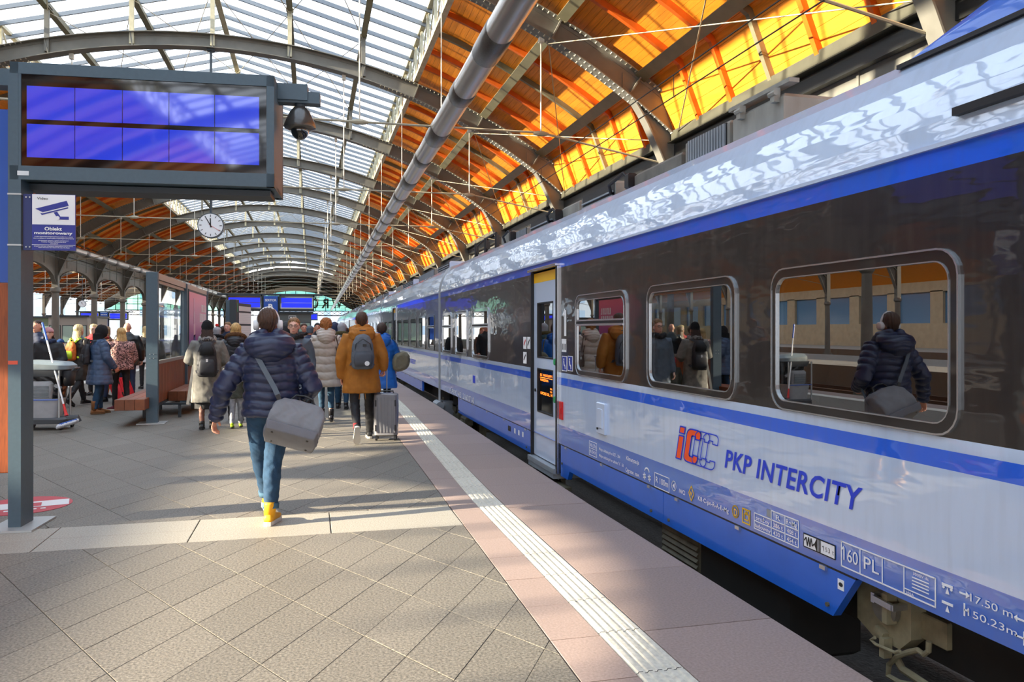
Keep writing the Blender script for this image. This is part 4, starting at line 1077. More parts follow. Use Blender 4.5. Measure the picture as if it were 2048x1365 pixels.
# coupling plate
f = pdecal('coupling_plate', m_wpaint, 1608.5, 1067, 1671, 1092.5, .003)
f2 = frame_box(1608.5, 1067, 1671, 1092.5, .006, m_rubber, cols=(.56,)); tlet('153 t', 1648, 1669, 1107.5 - 5, 1094.5 - 2, m_rubber, par=f2, name='lettering')
yc, zc = yt(1620), (zt(1608.5, 1067) + zt(1608.5, 1092.5)) / 2; b = MB(); xx = XT - .006
zz = [(yt(1610.5), zc), (yt(1614), zc + .02), (yt(1616.5), zc - .025), (yt(1619), zc + .025), (yt(1621.5), zc - .025), (yt(1624), zc + .025), (yt(1626.5), zc - .015), (yt(1630), zc)]
for p, q in zip(zz, zz[1:]): b.beam((xx, *p), (xx, *q), .002, .006, up=(0, -(q[1] - p[1]), q[0] - p[0]))
b.add([(xx, yt(1630), zc), (xx, yt(1636), zc + .042), (xx, yt(1636), zc - .042)], [(0, 1, 2)]); 
for k in (1638, 1641): b.box((xx, yt(k), zc), (.002, .005, .075))
b.build('symbol', m_rubber, f2)
# speed and voltage grid
ua, ub = 1684, 1872; f = frame_box(ua, 1083, ub, 1132, .007, cols=(.225, .475, .70)); 
y0, y1 = yt(ua), yt(ub); zt1, zb1 = zt(ua, 1083), zt(ua, 1132); hz = zt1 - zb1
def gcell(t, f0, f1, h0, h1, b_=.004): return place_text('lettering', t, m_wpaint, f, (XT - .003, y0 + (y1 - y0) * f0, zb1 + hz * h0), (0, -1, 0), (0, 0, 1), width=(y0 - y1) * (f1 - f0), height=hz * (h1 - h0), bold=b_)
gcell('160', .025, .20, .28, .82); gcell('PL', .27, .44, .28, .80); gcell('3000V dc', .79, .94, .82, .93); gcell('1200A', .705, .80, .03, .14)
b = MB()
for h in (.72, .6, .48, .36): b.box((XT - .003, y0 + (y1 - y0) * .86, zb1 + hz * h), (.002, (y0 - y1) * .16, .005))
b.box((XT - .003, y0 + (y1 - y0) * .85, zb1 + hz * .2), (.002, (y0 - y1) * .3, .005)); b.build('grid_lines', m_wpaint, f)
b = MB(); yc = yt(1896); z1_ = zt(1896, 1172); z2_ = zt(1896, 1208)
for zz_, wheels in ((z1_, 1), (z2_, 0)):
    b.box((XT - .003, yc, zz_), (.002, .062, .012)); b.add([(XT - .003, yc, zz_ - .008), (XT - .003, yc + .012, zz_ - .038), (XT - .003, yc - .012, zz_ - .038)], [(0, 1, 2)])
    if wheels:
        for s_ in (-.022, .022): b.tube([(XT - .004, yc + s_, zz_ - .012), (XT - .002, yc + s_, zz_ - .012)], .007, 8)
b.build('symbol', m_wpaint, near)
tlet('17.50 m', 1942, 2027, 1203, 1187.5); tlet('150.23m', 1937, 2036, 1232, 1217)
b = MB(); zc = zt(1935, 1191); yc = yt(1935)
b.add([(XT - .003, yt(1941), zc), (XT - .003, yc + .006, zc + .016), (XT - .003, yc + .006, zc - .016)], [(0, 1, 2)]); b.box((XT - .003, yc + .02, zc), (.002, .04, .008))
zc = zt(2037, 1238); b.add([(XT - .003, yt(2029), zc), (XT - .003, yt(2036), zc + .016), (XT - .003, yt(2036), zc - .016)], [(0, 1, 2)]); b.box((XT - .003, yt(2041), zc), (.002, .05, .008))
zc = zt(1930, 1220); b.box((XT - .003, yt(1930), zc), (.002, .008, .055)); b.box((XT - .003, yt(1934), zc - .0), (.002, .024, .007)); zc = zt(2042, 1275); b.box((XT - .003, yt(2042), zc), (.002, .05, .007)); b.box((XT - .003, yt(2050), zc), (.002, .008, .055))
b.build('dimension_arrows', m_wpaint, near)
f = pdecal('small_plate', m_wpaint, 1676.5, 1157, 1689, 1178); b = MB(); b.ball((XT - .005, yt(1683), zt(1683, 1170)), (.002, .018, .012), 8); b.build('plate_mark', m_rubber, f)
# far part of the near carriage and carriage number
tlet('PL-PKPIC 94 51 2 160 071-0', 900, 948, 786, 775.5, bold=.01); 
f = pdecal('emblem_plate', m_bpaint, 946, 751, 950.5, 766); 
for (u, w_) in ((1016.5, 5), (1029, 2.5), (1037, 2.5), (1045, 2.5)):
    pdecal('yellow_mark' if w_ < 4 else 'black_socket', m_wpaint if w_ < 4 else m_rubber, u, 851 + (u - 1016) * .45, u + w_, 861 + (u - 1016) * .45)
def flag(m, par, y, z, h, dx=.004):
    """Upstroke of a figure one whose stem stands at y."""
    b = MB(); b.beam((XT - dx, y + .002, z + h * .98), (XT - dx, y + h * .26, z + h * .76), .002, h * .13, up=(0, .22, .26)); b.build('lettering', m, par)
zq = zb1_ = None
flag(m_wpaint, near, y0 + (y1 - y0) * .045, zt(1684, 1132) + (zt(1684, 1083) - zt(1684, 1132)) * .28, (zt(1684, 1083) - zt(1684, 1132)) * .54) if False else None
g0_, g1_ = yt(1684), yt(1872); gz0 = zt(1684, 1132); gh = zt(1684, 1083) - gz0
flag(m_wpaint, near, g0_ + (g1_ - g0_) * .035, gz0 + gh * .28, gh * .54)
flag(m_wpaint, near, yt(1944.5), zt(1942, 1203), zt(1942, 1187.5) - zt(1942, 1203)); flag(m_wpaint, near, yt(1939.5), zt(1937, 1232), zt(1937, 1217) - zt(1937, 1232))
flag(m_rubber, near, yt(1649), zt(1648, 1102.5), zt(1648, 1092.5) - zt(1648, 1102.5), .0075)
flag(m_wpaint, near, yt(1131), zt(1130, 671), zt(1130, 619) - zt(1130, 671), .005)
# ---- gangways
def gangway(y, root):
    g = MB(); pr = [(XT + .0, .0)] + [(XT + dx, z) for z, dx in ROOF]; pr += [(2 * XT + XW - x, z) for x, z in pr[::-1]]
    out = []; n = len(pr); vs = []; fs = []
    for i, yy in enumerate((y - .14, y - .07, y, y + .07, y + .14)):
        s = (.0, .012, .018, .012, .0)[i]
        for x, z in pr: vs.append((x + (-s if x < XT + XW / 2 else s), yy, z + s))
    for i in range(4):
        for k in range(n - 1): fs.append((i * n + k, i * n + k + 1, (i + 1) * n + k + 1, (i + 1) * n + k))
    g.add(vs, fs); return g.build('gangway', m_gang, root, angle=40)
gangway(17.0, near)
bf = MB(); bf.tube([(XT - .02, 16.75, -.03), (XT - .02, 17.3, -.03)], .09, 12); bf.box((XT + .2, 17.0, -.15), (.3, .4, .4)); bf.build('buffer_beam', m_gang, near)
# ---- roof equipment
def roofbox(root, y0, y1, h, x0=.42, x1=2.4, m=None, louv=0, zb=2.98, name='roof_unit'):
    b = MB(); b.box((XT + (x0 + x1) / 2, (y0 + y1) / 2, zb + h / 2), (x1 - x0, y1 - y0, h), bev=.03); o = b.build(name, m or m_roofbox, root)
    if louv:
        l = MB(); n = int((y1 - y0 - .1) / .045)
        if louv == 1:
            for i in range(n): l.box((XT + x0 - .01, y0 + .06 + i * .045, zb + h * .5), (.03, .018, h * .8))
        else:
            for i in range(int(h * .8 / .05)): l.box((XT + x0 - .01, (y0 + y1) / 2, zb + h * .12 + i * .05), (.03, y1 - y0 - .12, .018))
        l.build('louvre_slats', m_dark if louv == 3 else m_gang, o); 
        p = MB(); p.box((XT + x0 - .001, (y0 + y1) / 2, zb + h * .5), (.01, y1 - y0 - .08, h * .85)); p.build('louvre_recess', m_rubber, o)
    return o
roofbox(near, 4.78, 5.45, .27, x0=.44); roofbox(near, 5.50, 6.24, .27, .44, louv=1)
roofbox(near, 6.32, 7.35, .20, .44, m=mat('roof_box_dark', '#6a665c', .6, 0, .3, 5)); roofbox(near, 7.9, 9.0, .24, .46, louv=2); roofbox(near, 9.2, 9.9, .24, .5); roofbox(near, 10.1, 11.3, .24, .46, louv=2)
roofbox(near, 11.6, 12.3, .22, .5, louv=1); roofbox(near, 12.6, 13.3, .28, .5); roofbox(near, 14.0, 16.3, .2, .6)
for (ya, yb) in ((7.45, 8.0), (9.9, 10.3), (12.3, 12.8)):
    hz = MB(); hz.tube([(XT + .44, ya, 3.12), (XT + .40, ya + .1, 3.22), (XT + .38, yb - .1, 3.16), (XT + .44, yb, 3.08)], .02, 8); hz.build('roof_cable', m_rubber, near)
    hz = MB(); hz.box((XT + .44, ya, 3.12), (.10, .10, .16), bev=.02); hz.build('cable_socket', m_rubber, near)
for i in range(8): hz = MB(); hz.tube([(XT + .5 + .1 * (i % 3), 13.7 + .3 * i, 3.0), (XT + .5 + .1 * (i % 3), 13.7 + .3 * i, 3.35)], .03, 6); hz.build('insulator', m_rubber, near)
hz = MB(); hz.tube([(XT + .5, 13.7, 3.35), (XT + .6, 15, 3.4), (XT + .6, 16.2, 3.3)], .02, 6); hz.build('roof_cable', m_rubber, near)
cl = MB()
for y in (4.85, 5.3): cl.box((XT + .42, y, 3.24), (.05, .05, .1)); cl.tube([(XT + .40, y - .04, 3.25), (XT + .40, y + .04, 3.25)], .02, 8)
cl.box((XT + .47, 5.1, 3.31), (.08, .8, .03)); cl.build('roof_clamps', m_roofbox, near)
# blue roof fairing and the grey wedge under it, at the end over the camera
f0, f1 = 3.36, -4.0
fa = MB(); pts = [(XT + .20, 2.955), (XT + .27, 3.14), (XT + .38, 3.42), (XT + .58, 3.72), (XT + .9, 3.86)]
N = 10; vs = []; fs = []
for i in range(N + 1):
    f = i / N; y = f0 + (f1 - f0) * f; g = min(1., (f * 4.2) ** 1.25)
    for k, (x, z) in enumerate(pts): vs.append((pts[0][0] + (x - pts[0][0]) * g, y, pts[0][1] + (z - pts[0][1]) * g))
for i in range(N):
    for k in range(4): fs.append((i * 5 + k, i * 5 + k + 1, (i + 1) * 5 + k + 1, (i + 1) * 5 + k))
fa.add(vs, fs); fa.build('roof_fairing', m_tblue, near, angle=50)
b = MB(); b.beam((XT + .185, f0 + .03, 2.94), (XT + .185, f1, 2.94), .025, .022); b.build('fairing_seal', m_rubber, near)
w = MB(); ya, yb_ = PX(1926, 245, XT + .02).y, -4.0
w.add([(XT + .02, ya, 2.56), (XT + .02, yb_, 2.56), (XT + .09, yb_, 2.84), (XT + .025, ya + .0, 2.58), (XT + .0, ya, 2.54), (XT - .01, yb_, 2.54), (XT + .04, yb_, 2.84)], [(3, 0, 1, 2), (4, 5, 6, 3), (4, 0, 1, 5), (6, 5, 1, 2)]); w.build('roof_wedge', m_twhite, near)
b = MB(); b.beam((XT - .0, ya + .02, 2.55), (XT - .02, yb_, 2.545), .04, .035); b.build('wedge_seal', m_rubber, near)
# ---- carriages further along
def copy_wins(y0, n, pitch, w): return [(y0 + i * pitch, y0 + i * pitch + w, i % 3 == 0) for i in range(n)]
for k in range(1, 5):
    y0, y1 = car_y[k]
    r = tag(empty('train_carriage'), ['', 'second carriage of the blue and white train, small red and blue lettering near its door', 'third carriage of the blue and white train', 'fourth carriage of the blue and white train', 'last visible carriage of the blue and white train, far end of the platform'][k], 'train carriage', 'carriages of the train')
    if k == 1: ws = [(17.7, 18.7, 1), (19.1, 20.35, 0), (20.85, 22.1, 0), (22.6, 23.9, 0), (24.35, 25.6, 0), (27.4, 28.6, 1), (29.0, 30.2, 0), (30.5, 31.3, 0)]; ds = [(25.95, 26.95)]
    else: ws = [(y0 + .6 + 1.8 * i, y0 + 1.95 + 1.8 * i, i % 3 == 0) for i in range(4)] + [(y0 + 9.7 + 1.8 * i, y0 + 11.05 + 1.8 * i, i % 3 == 0) for i in range(4)]; ds = [(y0 + 8.1, y0 + 9.1)]
    carriage(r, y0, y1, ws, ds, False)
    for d in ds: pdoor(r, *d, detail=False)
    skirt(r, y0 + 2.6, ds[0][0] - .05, False, False); skirt(r, ds[0][1] + .05, y1 - 2.2, False, False)
    gangway(y1 + .15, r)
    ub = MB(); ub.box((XT + XW / 2, (y0 + y1) / 2, .15), (XW - .5, y1 - y0, .35)); ub.build('underframe', m_under, r)
    bogie(r, y1 + .15)
    for (a, b_, lv) in ((.08, .2, 2), (.24, .45, 1), (.55, .75, 2), (.8, .92, 0)): roofbox(r, y0 + (y1 - y0) * a, y0 + (y1 - y0) * b_, .26, .45, louv=lv, m=m_twhite if lv == 2 else None)
    if k == 1:
        place_text('lettering', 'PKP INTERCITY', m_bpaint, r, (XT - .003, 22.6, .68), (0, -1, 0), (0, 0, 1), width=1.6, height=.13, shear=.2, bold=.02)
        place_text('lettering', 'iC', m_opaint, r, (XT - .003, 23.0, .66), (0, -1, 0), (0, 0, 1), width=.3, height=.2, bold=.03)
    if k < 3: bogie(r, y0 + .2) if False else None
# ================================================================ PLATFORM FURNITURE AND FITTINGS
m_anth = mat('anthracite_paint', '#465a66', .45, 0, .05, 30)
m_anth2 = mat('dark_anthracite', '#2d363c', .5)
m_screen = mat('screen_glass', '#07060d', .06, coat=.4)
m_blue_led = mat('display_panel', (.02, .05, .64), .06, emit=.42, spec=.3, coat=1.)
m_blue_led.node_tree.nodes['Principled BSDF'].inputs['Coat IOR'].default_value = 2.2
m_screen.node_tree.nodes['Principled BSDF'].inputs['Coat Weight'].default_value = 1.; m_screen.node_tree.nodes['Principled BSDF'].inputs['Coat IOR'].default_value = 1.8
m_bluesign = mat('blue_sign', '#1a4fa8', .4); m_navy = mat('navy_sign', '#1d2a8c', .4)
m_corten = mat('oiled_wood', '#9a4a1c', .5, 0, .22, 9, stretch=(10, 1, 1), rand=.12)
m_bench = mat('bench_wood', '#7d4526', .5, 0, .22, 8, rand=.14, stretch=(1, 8, 1))
m_galv = mat('galvanised', '#b9bcbb', .4, .5)
m_alu = mat('satin_alu', '#a79d90', .4, .3)
m_white = mat('white_plastic', '#e9ebec', .4); m_black = mat('black_plastic', '#141416', .4)
m_pipe = mat('polished_pipe', '#b9b6b2', .28, .95); m_pipe2 = mat('pipe_sleeve', '#6c6a68', .35, .9, .15, 40)
m_sgrey = mat('sign_grey', '#d7dcde', .5)

m_blue_far = mat('display_panel_far', (.02, .035, .72), .3, emit=.85, spec=.2)
def display_face(root, w, h, zlo, y, cols=5, emis=m_blue_led, sgn=-1):
    """Black glazed face with two rows of blue panels, in the root's x-z plane, facing sgn*y."""
    s = MB(); s.box((w / 2, y, zlo + h / 2), (w - .13, .012, h - .17)); sc = s.build('screen', m_screen, root)
    pw = (w - .24) / cols; ph = h * .285
    for r in (0, 1):
        for c in range(cols):
            p = MB(); p.box((.12 + pw * (c + .5), y + sgn * .008, zlo + h * (.335 if r == 0 else .66)), (pw - .006, .006, ph)); p.build('display_panel', emis, sc)
    return sc
def display_box(root, x0, w, h, zlo, d, front=True):
    f = MB(); t = .062
    for yy in ((0., 1), (d, -1)):
        y = yy[0]
        f.box((x0 + w / 2, y + .02, zlo + h - t * .75), (w, .05, t * 1.5)); f.box((x0 + w / 2, y + .02, zlo + t * .9), (w, .05, t * 1.8)); f.box((x0 + t / 2, y + .02, zlo + h / 2), (t, .05, h)); f.box((x0 + w - t / 2, y + .02, zlo + h / 2), (t, .05, h))
    f.box((x0 + w / 2, d / 2, zlo + .02), (w, d - .02, .03)); f.box((x0 + w / 2, d / 2, zlo + h - .02), (w, d - .02, .03)); f.box((x0 + .015, d / 2, zlo + h / 2), (.03, d - .04, h)); f.box((x0 + w - .015, d / 2, zlo + h / 2), (.03, d - .04, h))
    return f
# ---- the large gantry beside the camera
pl = P3(20, 122, 6.3); DA = -math.radians(4.4)
gan = tag(empty('display_gantry', (pl.x, pl.y, 0), DA), 'big dark grey departure display with ten blank blue panels beside the camera sign', 'display', 'departure display gantries')
gw, gh, gz, gd = 2.045, .945, 2.815, .62
f = display_box(gan, 0, gw, gh, gz, gd); f.build('display_frame', m_anth, gan)
display_face(gan, gw, gh, gz, .012)
b = MB(); b.box((.10, -.008, gz + .05), (.085, .004, .035)); s = b.build('maker_plate', m_sgrey, gan)
b = MB(); b.box((.3, .30, gz + gh - .06), (4.0, .16, .14)); b.build('top_beam', m_anth, gan)
b = MB(); b.box((gw / 2, .3, gz - .03), (gw - .1, .3, .05)); b.build('bottom_tray', m_anth2, gan)
def post(root, x, y, w, d, z, bp=True):
    p = MB(); p.box((x, y, z / 2), (w, d, z), bev=.006); o = p.build('post', m_anth, root)
    if bp: q = MB(); q.box((x, y, .008), (w + .26, d + .26, .016)); q.build('base_plate', m_galv, o)
    return o
pp = P3(28.5, 661, 6.30)
inv = gan.matrix_basis.inverted() if False else (Matrix.Translation(gan.location) @ Matrix.Rotation(DA, 4, 'Z')).inverted()
lp_ = inv @ Vector((pp.x, pp.y, 0))
po = post(gan, lp_.x, lp_.y + .12, .095, .235, 3.7)
PXL, PYL = lp_.x, lp_.y + .12
b = MB()
for z in (1.6 + 273 * 6.3 / FPX, 1.6 + 171 * 6.3 / FPX): b.box((PXL, PYL, z), (.102, .242, .012))
b.build('clamp_bands', m_galv, po)
b = MB(); b.box((PXL - .01, PYL - .119, 1.34), (.07, .004, .03)); b.build('reflector', mat('reflector_orange', '#e0481c', .3), po)
b = MB(); b.box((PXL - .50, PYL + .05, (1.99 + 3.4) / 2), (.86, .12, 1.41)); b.build('blue_panel', m_bluesign, gan)
for i in range(5):
    b = MB(); b.box((PXL - .085 - .16 * i - .02, PYL - .02, (.44 + 1.985) / 2), (.152, .05, 1.545), bev=.006); b.build('plank', m_corten, gan)
b = MB(); b.box((PXL - .45, PYL + .05, 1.2), (.8, .06, 1.5)); b.build('plank_backing', m_anth2, gan)
# camera monitoring sign on the post
sw, sh = .325, .455
sg = tag(empty('warning_sign', (pl.x, pl.y, 0), DA), 'blue and white video surveillance sign clamped to the grey display post', 'sign')
sx0 = PXL + .125; sz = 1.6 + 161.5 * 6.3 / FPX; sy = PYL - .10
b = MB(); b.box((sx0 + sw / 2, sy, sz + sh / 2), (sw, .012, sh)); b.build('sign_board', m_navy, sg)
b = MB(); b.box((sx0 + sw / 2, sy - .007, sz + sh * .725), (sw * .985, .003, sh * .535)); wf = b.build('white_field', m_white, sg)
b = MB(); b.box((sx0 - .035, sy + .02, sz + sh / 2), (.07, .03, sh)); fl = b.build('side_flange', mat('sign_flange', '#1c2b66', .4), sg)
b = MB()
for z in (.055, .94):
    for x in (-.045, -.018): b.tube([(sx0 + x, sy - .004, sz + sh * z), (sx0 + x, sy + .006, sz + sh * z)], .006, 8)
b.build('screws', m_galv, fl)
b = MB()
def sp(poly): b.add([(sx0 + sw * x, sy - .0105, sz + sh * z) for x, z in poly], [tuple(range(len(poly)))])
sp([(.08, .735), (.80, .89), (.85, .80), (.25, .675)]); sp([(.19, .66), (.25, .655), (.835, .775), (.835, .755), (.23, .625)]); sp([(.5, .675), (.58, .69), (.66, .60), (.58, .58)]); sp([(.6, .605), (.85, .605), (.85, .55), (.6, .55)])
b.build('camera_symbol', m_navy, wf)
b = MB(); b.tube([(sx0 + sw * .59, sy - .009, sz + sh * .578), (sx0 + sw * .59, sy - .013, sz + sh * .578)], .016, 12); b.build('camera_pivot', m_white, wf)
def stext(t, x, z, w, h, m=m_white, bold=.01): return place_text('lettering', t, m, sg, (sx0 + sw * x, sy - .008, sz + sh * z), (1, 0, 0), (0, 0, 1), width=sw * w, height=sh * h, bold=bold, extrude=.002)
stext('Video', .12, .90, .25, .045, m_black)
stext('Obiekt', .29, .355, .40, .062, bold=.03); stext('monitorowany', .055, .285, .88, .05, bold=.03)
for (x, z, w, t) in ((.06, .235, .88, 'w celu zapewnienia bezpieczeństwa pasażerów i mienia'), (.03, .205, .94, 'video surveillance to ensure safety of passengers and property'), (.15, .165, .7, 'administrator systemu / system administrator:'), (.22, .14, .57, 'Polskie Koleje Państwowe S.A.'), (.42, .112, .18, 'www.pkp.pl'), (.05, .065, .9, 'szczegółowe informacje w Regulaminie bezpieczeństwa na terenie dworca'), (.15, .04, .72, 'detailed information can be found in the rules of the Station')):
    stext(t, x, z, w, .016, bold=.012)
b = MB(); b.box((sx0 + sw / 2, sy - .008, sz + sh * .096), (sw, .002, .003)); b.build('rule_line', m_white, sg)
# dome camera on the beam end
dc = tag(empty('dome_camera', (pl.x, pl.y, 0), DA), 'black dome security camera hanging from the end of the display beam', 'camera')
cx_, cy_ = 2.045 + .185, .30; zt0 = 3.615
b = MB(); b.tube([(cx_, cy_, zt0 + .02), (cx_, cy_, zt0 - .05)], .045, 14); b.build('mount', m_anth2, dc)
b = MB(); b.loft([((cx_, cy_, zt0 - .03), (.05, 0, 0), (0, .05, 0)), ((cx_, cy_, zt0 - .07), (.085, 0, 0), (0, .085, 0)), ((cx_, cy_, zt0 - .14), (.118, 0, 0), (0, .118, 0)), ((cx_, cy_, zt0 - .19), (.138, 0, 0), (0, .138, 0)), ((cx_, cy_, zt0 - .215), (.136, 0, 0), (0, .136, 0)), ((cx_, cy_, zt0 - .235), (.085, 0, 0), (0, .085, 0))], 24); b.build('housing', mat('camera_housing', '#3b3a38', .3, coat=.5), dc, angle=40)
b = MB(); b.ball((cx_, cy_, zt0 - .235), (.08, .08, .085), 20); b.build('dome', mat('dome_smoked', '#15120f', .05, coat=1.), dc, smooth=True)
b = MB(); b.box((2.045 + .18, .30, gz + gh - .10), (.36, .12, .1)); b.build('bracket', m_anth, dc)
# ---- hanging clock
def clock(pos, d, label, rod_top, grp=None):
    c = tag(empty('station_clock', pos), label, 'clock', grp); r = d / 2
    b = MB(); b.tube([(0, .09, 0), (0, -.09, 0)], r, 40, caps=True); b.build('case', mat('clock_case', '#3c4850', .4), c, angle=40)
    for sg_ in (-1, 1):
        b = MB(); b.tube([(0, sg_ * .088, 0), (0, sg_ * .096, 0)], r * .93, 40); fc = b.build('dial', m_white, c)
        b = MB()
        for i in range(12):
            a = PI * i / 6; b.beam((r * .86 * math.sin(a), sg_ * .099, r * .86 * math.cos(a)), (r * .68 * math.sin(a), sg_ * .099, r * .68 * math.cos(a)), .006, r * .05, up=(math.cos(a), 0, -math.sin(a)))
        b.build('hour_marks', m_black, fc)
        for (nm, a, L, w, m_) in (('hour_hand', math.radians(358), .58, .085, m_black), ('minute_hand', math.radians(330), .82, .065, m_black), ('second_hand', math.radians(122), .8, .025, m_red)):
            a *= -sg_; b = MB(); b.beam((-.16 * r * math.sin(a), sg_ * .104, -.16 * r * math.cos(a)), (L * r * math.sin(a), sg_ * .104, L * r * math.cos(a)), .004, w * r, up=(math.cos(a), 0, -math.sin(a))); b.build(nm, m_, c if False else fc)
    b = MB(); b.tube([(0, 0, r - .02), (0, 0, rod_top - pos[2])], .035, 10); b.box((0, 0, rod_top - pos[2] - .02), (.2, .2, .05)); b.build('hanging_rod', mat('clock_case', '#3c4850'), c)
pc = P3(422, 452, YR[6] * CS - .63); clock((pc.x, pc.y, pc.z), .68, 'round white station clock with red second hand hanging over the platform', Z0 + R0 - .19, 'station clocks')
clock((-23.08, YR[15], 4.36), .72, 'small distant white clock in the neighbouring hall beyond the columns', Z0 + R0 - .19, 'station clocks')
# ---- silver pipes and overhead wires
def pipe(p, q, r, label):
    p, q = Vector(p), Vector(q); L = (q - p).length; d = (q - p).normalized(); o = tag(empty('ventilation_pipe'), label, 'pipe', 'long silver pipes under the roof')
    b = MB(); b.tube([p, q], r, 28); b.build('pipe_run', m_pipe, o, angle=30)
    k = 0; s = 1.6; b2 = MB()
    while s < L - 1:
        ln = .95 if k % 2 == 0 else .5; b = MB(); a, c = p + d * s, p + d * (s + ln); b.tube([a, a + d * .02, c - d * .02, c], [r + .002, r + .012, r + .012, r + .002], 24)
        if k < 24: b.build('sleeve', m_pipe2, o, angle=30)
        else: b2.add(b.v, b.f)
        s += 2.55; k += 1
    tag(b2.build('far_sleeves', m_pipe2, o), kind='stuff')
    for k in range(14):
        y = YR[3 + k]; t = (y - p.y) / (q.y - p.y)
        if 0 < t < 1:
            c = p + (q - p) * t; b = MB(); zt_ = Z0 + math.sqrt(max(R0 ** 2 - (c.x - XC) ** 2, 1)) - .2
            b.tube([c + Vector((0, 0, r)), Vector((c.x, c.y, zt_))], .012, 6); b.build('suspension_rod', m_rodw, o)
ph = P3(1037, 0, 9.5); ph2 = P3(661.5, 622, 150)
dv = (ph - ph2); pipe(ph + dv * .075, ph2, .20, 'long silver pipe hung under the roof above the train side of the platform')
pl_ = P3(300, 547, 13.5 * 4 ); q_ = P3(452, 593, 85); dv = pl_ - q_
pipe(pl_ + dv * 1.2, q_ - dv * 1.2, .20, 'thinner looking silver pipe over the far track, passing behind the glass bench screen')
w = MB()
for z in (4.36, 4.62): w.tube([(4.15, -12, z), (4.15, 138, z)], .008, 5)
for k in range(26): w.tube([(4.15, -8 + 5.5 * k, 4.36), (4.15, -8 + 5.5 * k, 4.62)], .005, 4)
for xc in (-9.3, -16.2):
    for z in (4.36, 4.8): w.tube([(xc, -12, z), (xc, 138, z)], .008, 5)
tag(w.build('overhead_wire', m_wire), 'thin dark overhead contact wires above the tracks', 'wire')
# ---- glass windbreak with bench and poster
BX = -2.64
def windbreak(y0, label, poster, lab2):
    r = tag(empty('windbreak_screen', (BX, y0, 0)), label, 'windbreak', 'windbreak screens along the platform')
    ps = []
    for i in range(3):
        ps.append(post(r, 0, 3.45 * i, .185 if i == 0 else .14, .12, 2.6))
    b = MB(); b.box((0, 3.45, 2.55), (.10, 7.0, .11)); b.build('top_rail', m_alu, r)
    b = MB()
    for i in range(2): b.box((.0, 3.45 * i + 1.725, 2.46), (.05, 3.2, .05)); b.box((0, 3.45 * i + 1.725, 1.03), (.06, 3.2, .06))
    b.build('glazing_rail', m_alu, r)
    for i in range(2):
        if poster and i == 1: continue
        g = MB(); g.box((0, 3.45 * i + 1.725, 1.75), (.012, 3.2, 1.38)); g.build('pane', m_clearg, r)
    b = MB()
    for y in (-.03, .03):
        for z in (1.19, 1.12): b.box((y, -.062, z), (.012, .004, .012))
    b.build('screw_heads', m_galv, ps[0])
    if poster:
        pb = MB(); pb.box((.02, 3.45 + 1.70, 1.66), (.09, 3.0, 1.68)); pb = pb.build('poster_case', m_anth2, r)
        n = 10
        p = MB(); vs = []; 
        p.box((.068, 3.45 + 1.70, 1.66), (.006, 2.86, 1.58)); po_ = p.build('poster_sheet', m_poster, pb)
        # pale dancer figure and white lettering
        f_ = MB(); X = .073; yb = 3.45 + .95
        def L(pts, w_): 
            for a, c in zip(pts, pts[1:]): f_.beam((X, yb + a[0], a[1]), (X, yb + c[0], c[1]), .003, w_, up=(0, -(c[1] - a[1]), c[0] - a[0]))
        L([(0, 2.32), (.02, 2.0)], .07); L([(.02, 2.0), (.05, 1.75)], .10); L([(.05, 1.75), (.10, 1.45)], .24); L([(.1, 1.2), (.12, .92)], .16); L([(.16, 1.2), (.22, .92)], .13)
        f_.tube([(X - .001, yb + .03, 1.95), (X + .002, yb + .03, 1.95)], .09, 14); f_.build('poster_figure', mat('poster_skin', '#d9b4c4', .5), po_)
        f_ = MB(); L([(.08, 1.5), (.12, 1.2)], .26); f_.build('poster_dress', mat('poster_dress', '#4a3a78', .5), po_)
        f_ = MB()
        for (z, h, n_, y_) in ((2.13, .18, 5, 2.25), (1.90, .20, 7, 1.95)):
            for i in range(n_): f_.box((X, 3.45 + y_ + .16 * i, z), (.003, .075 + .02 * (i % 2), h)); f_.box((X, 3.45 + y_ + .16 * i + .05, z + h * (.4 if i % 2 else -.4)), (.003, .05, h * .18))
        f_.build('poster_headline', m_white, po_)
        f_ = MB()
        for z in (1.5, 1.4, 1.32, 1.24): f_.box((X, 3.45 + 2.45, z), (.003, .95, .022))
        f_.build('poster_small_print', m_white, po_)
    # bench: upright planks and two seats
    bn = tag(empty('platform_bench', (BX, y0, 0)), lab2, 'bench', 'wooden benches along the platform')
    for y in (.9, 2.5, 4.4, 6.0):
        b = MB(); b.box((0, y, .25), (.9, .05, .04)); b.build('cross_bar', m_anth2, bn)
        for x in (-.3, .3): b = MB(); b.box((x, y, .12), (.05, .05, .24)); b.build('leg', m_anth2, bn)
    b = MB(); b.box((0, 3.45, .28), (.04, 6.9, .05)); b.build('bench_rail', m_anth2, bn)
    for i in range(24):
        p = MB(); p.box((0, .20 + .285 * i, .67), (.05, .272, .72), bev=.004)
        p.build('plank', m_bench, bn)
    for s_ in (-1, 1):
        for (a, c) in ((-.45, 2.9), (3.9, 6.6)) if s_ < 0 else ((1.3, 3.3), (3.9, 6.6)):
            for j in range(3):
                p = MB(); p.box((s_ * (.115 + .155 * j), (a + c) / 2, .36), (.148, c - a, .18 if True else .05), bev=.004); p.build('seat_plank', m_bench, bn)
    return r
m_poster = bpy.data.materials.new('poster_print'); m_poster.use_nodes = True
_N = m_poster.node_tree.nodes; _L = m_poster.node_tree.links
_t = _N.new('ShaderNodeTexCoord'); _s = _N.new('ShaderNodeSeparateXYZ'); _r = _N.new('ShaderNodeValToRGB'); _mr = _N.new('ShaderNodeMapRange')
_mr.inputs['From Min'].default_value = .9; _mr.inputs['From Max'].default_value = 2.35
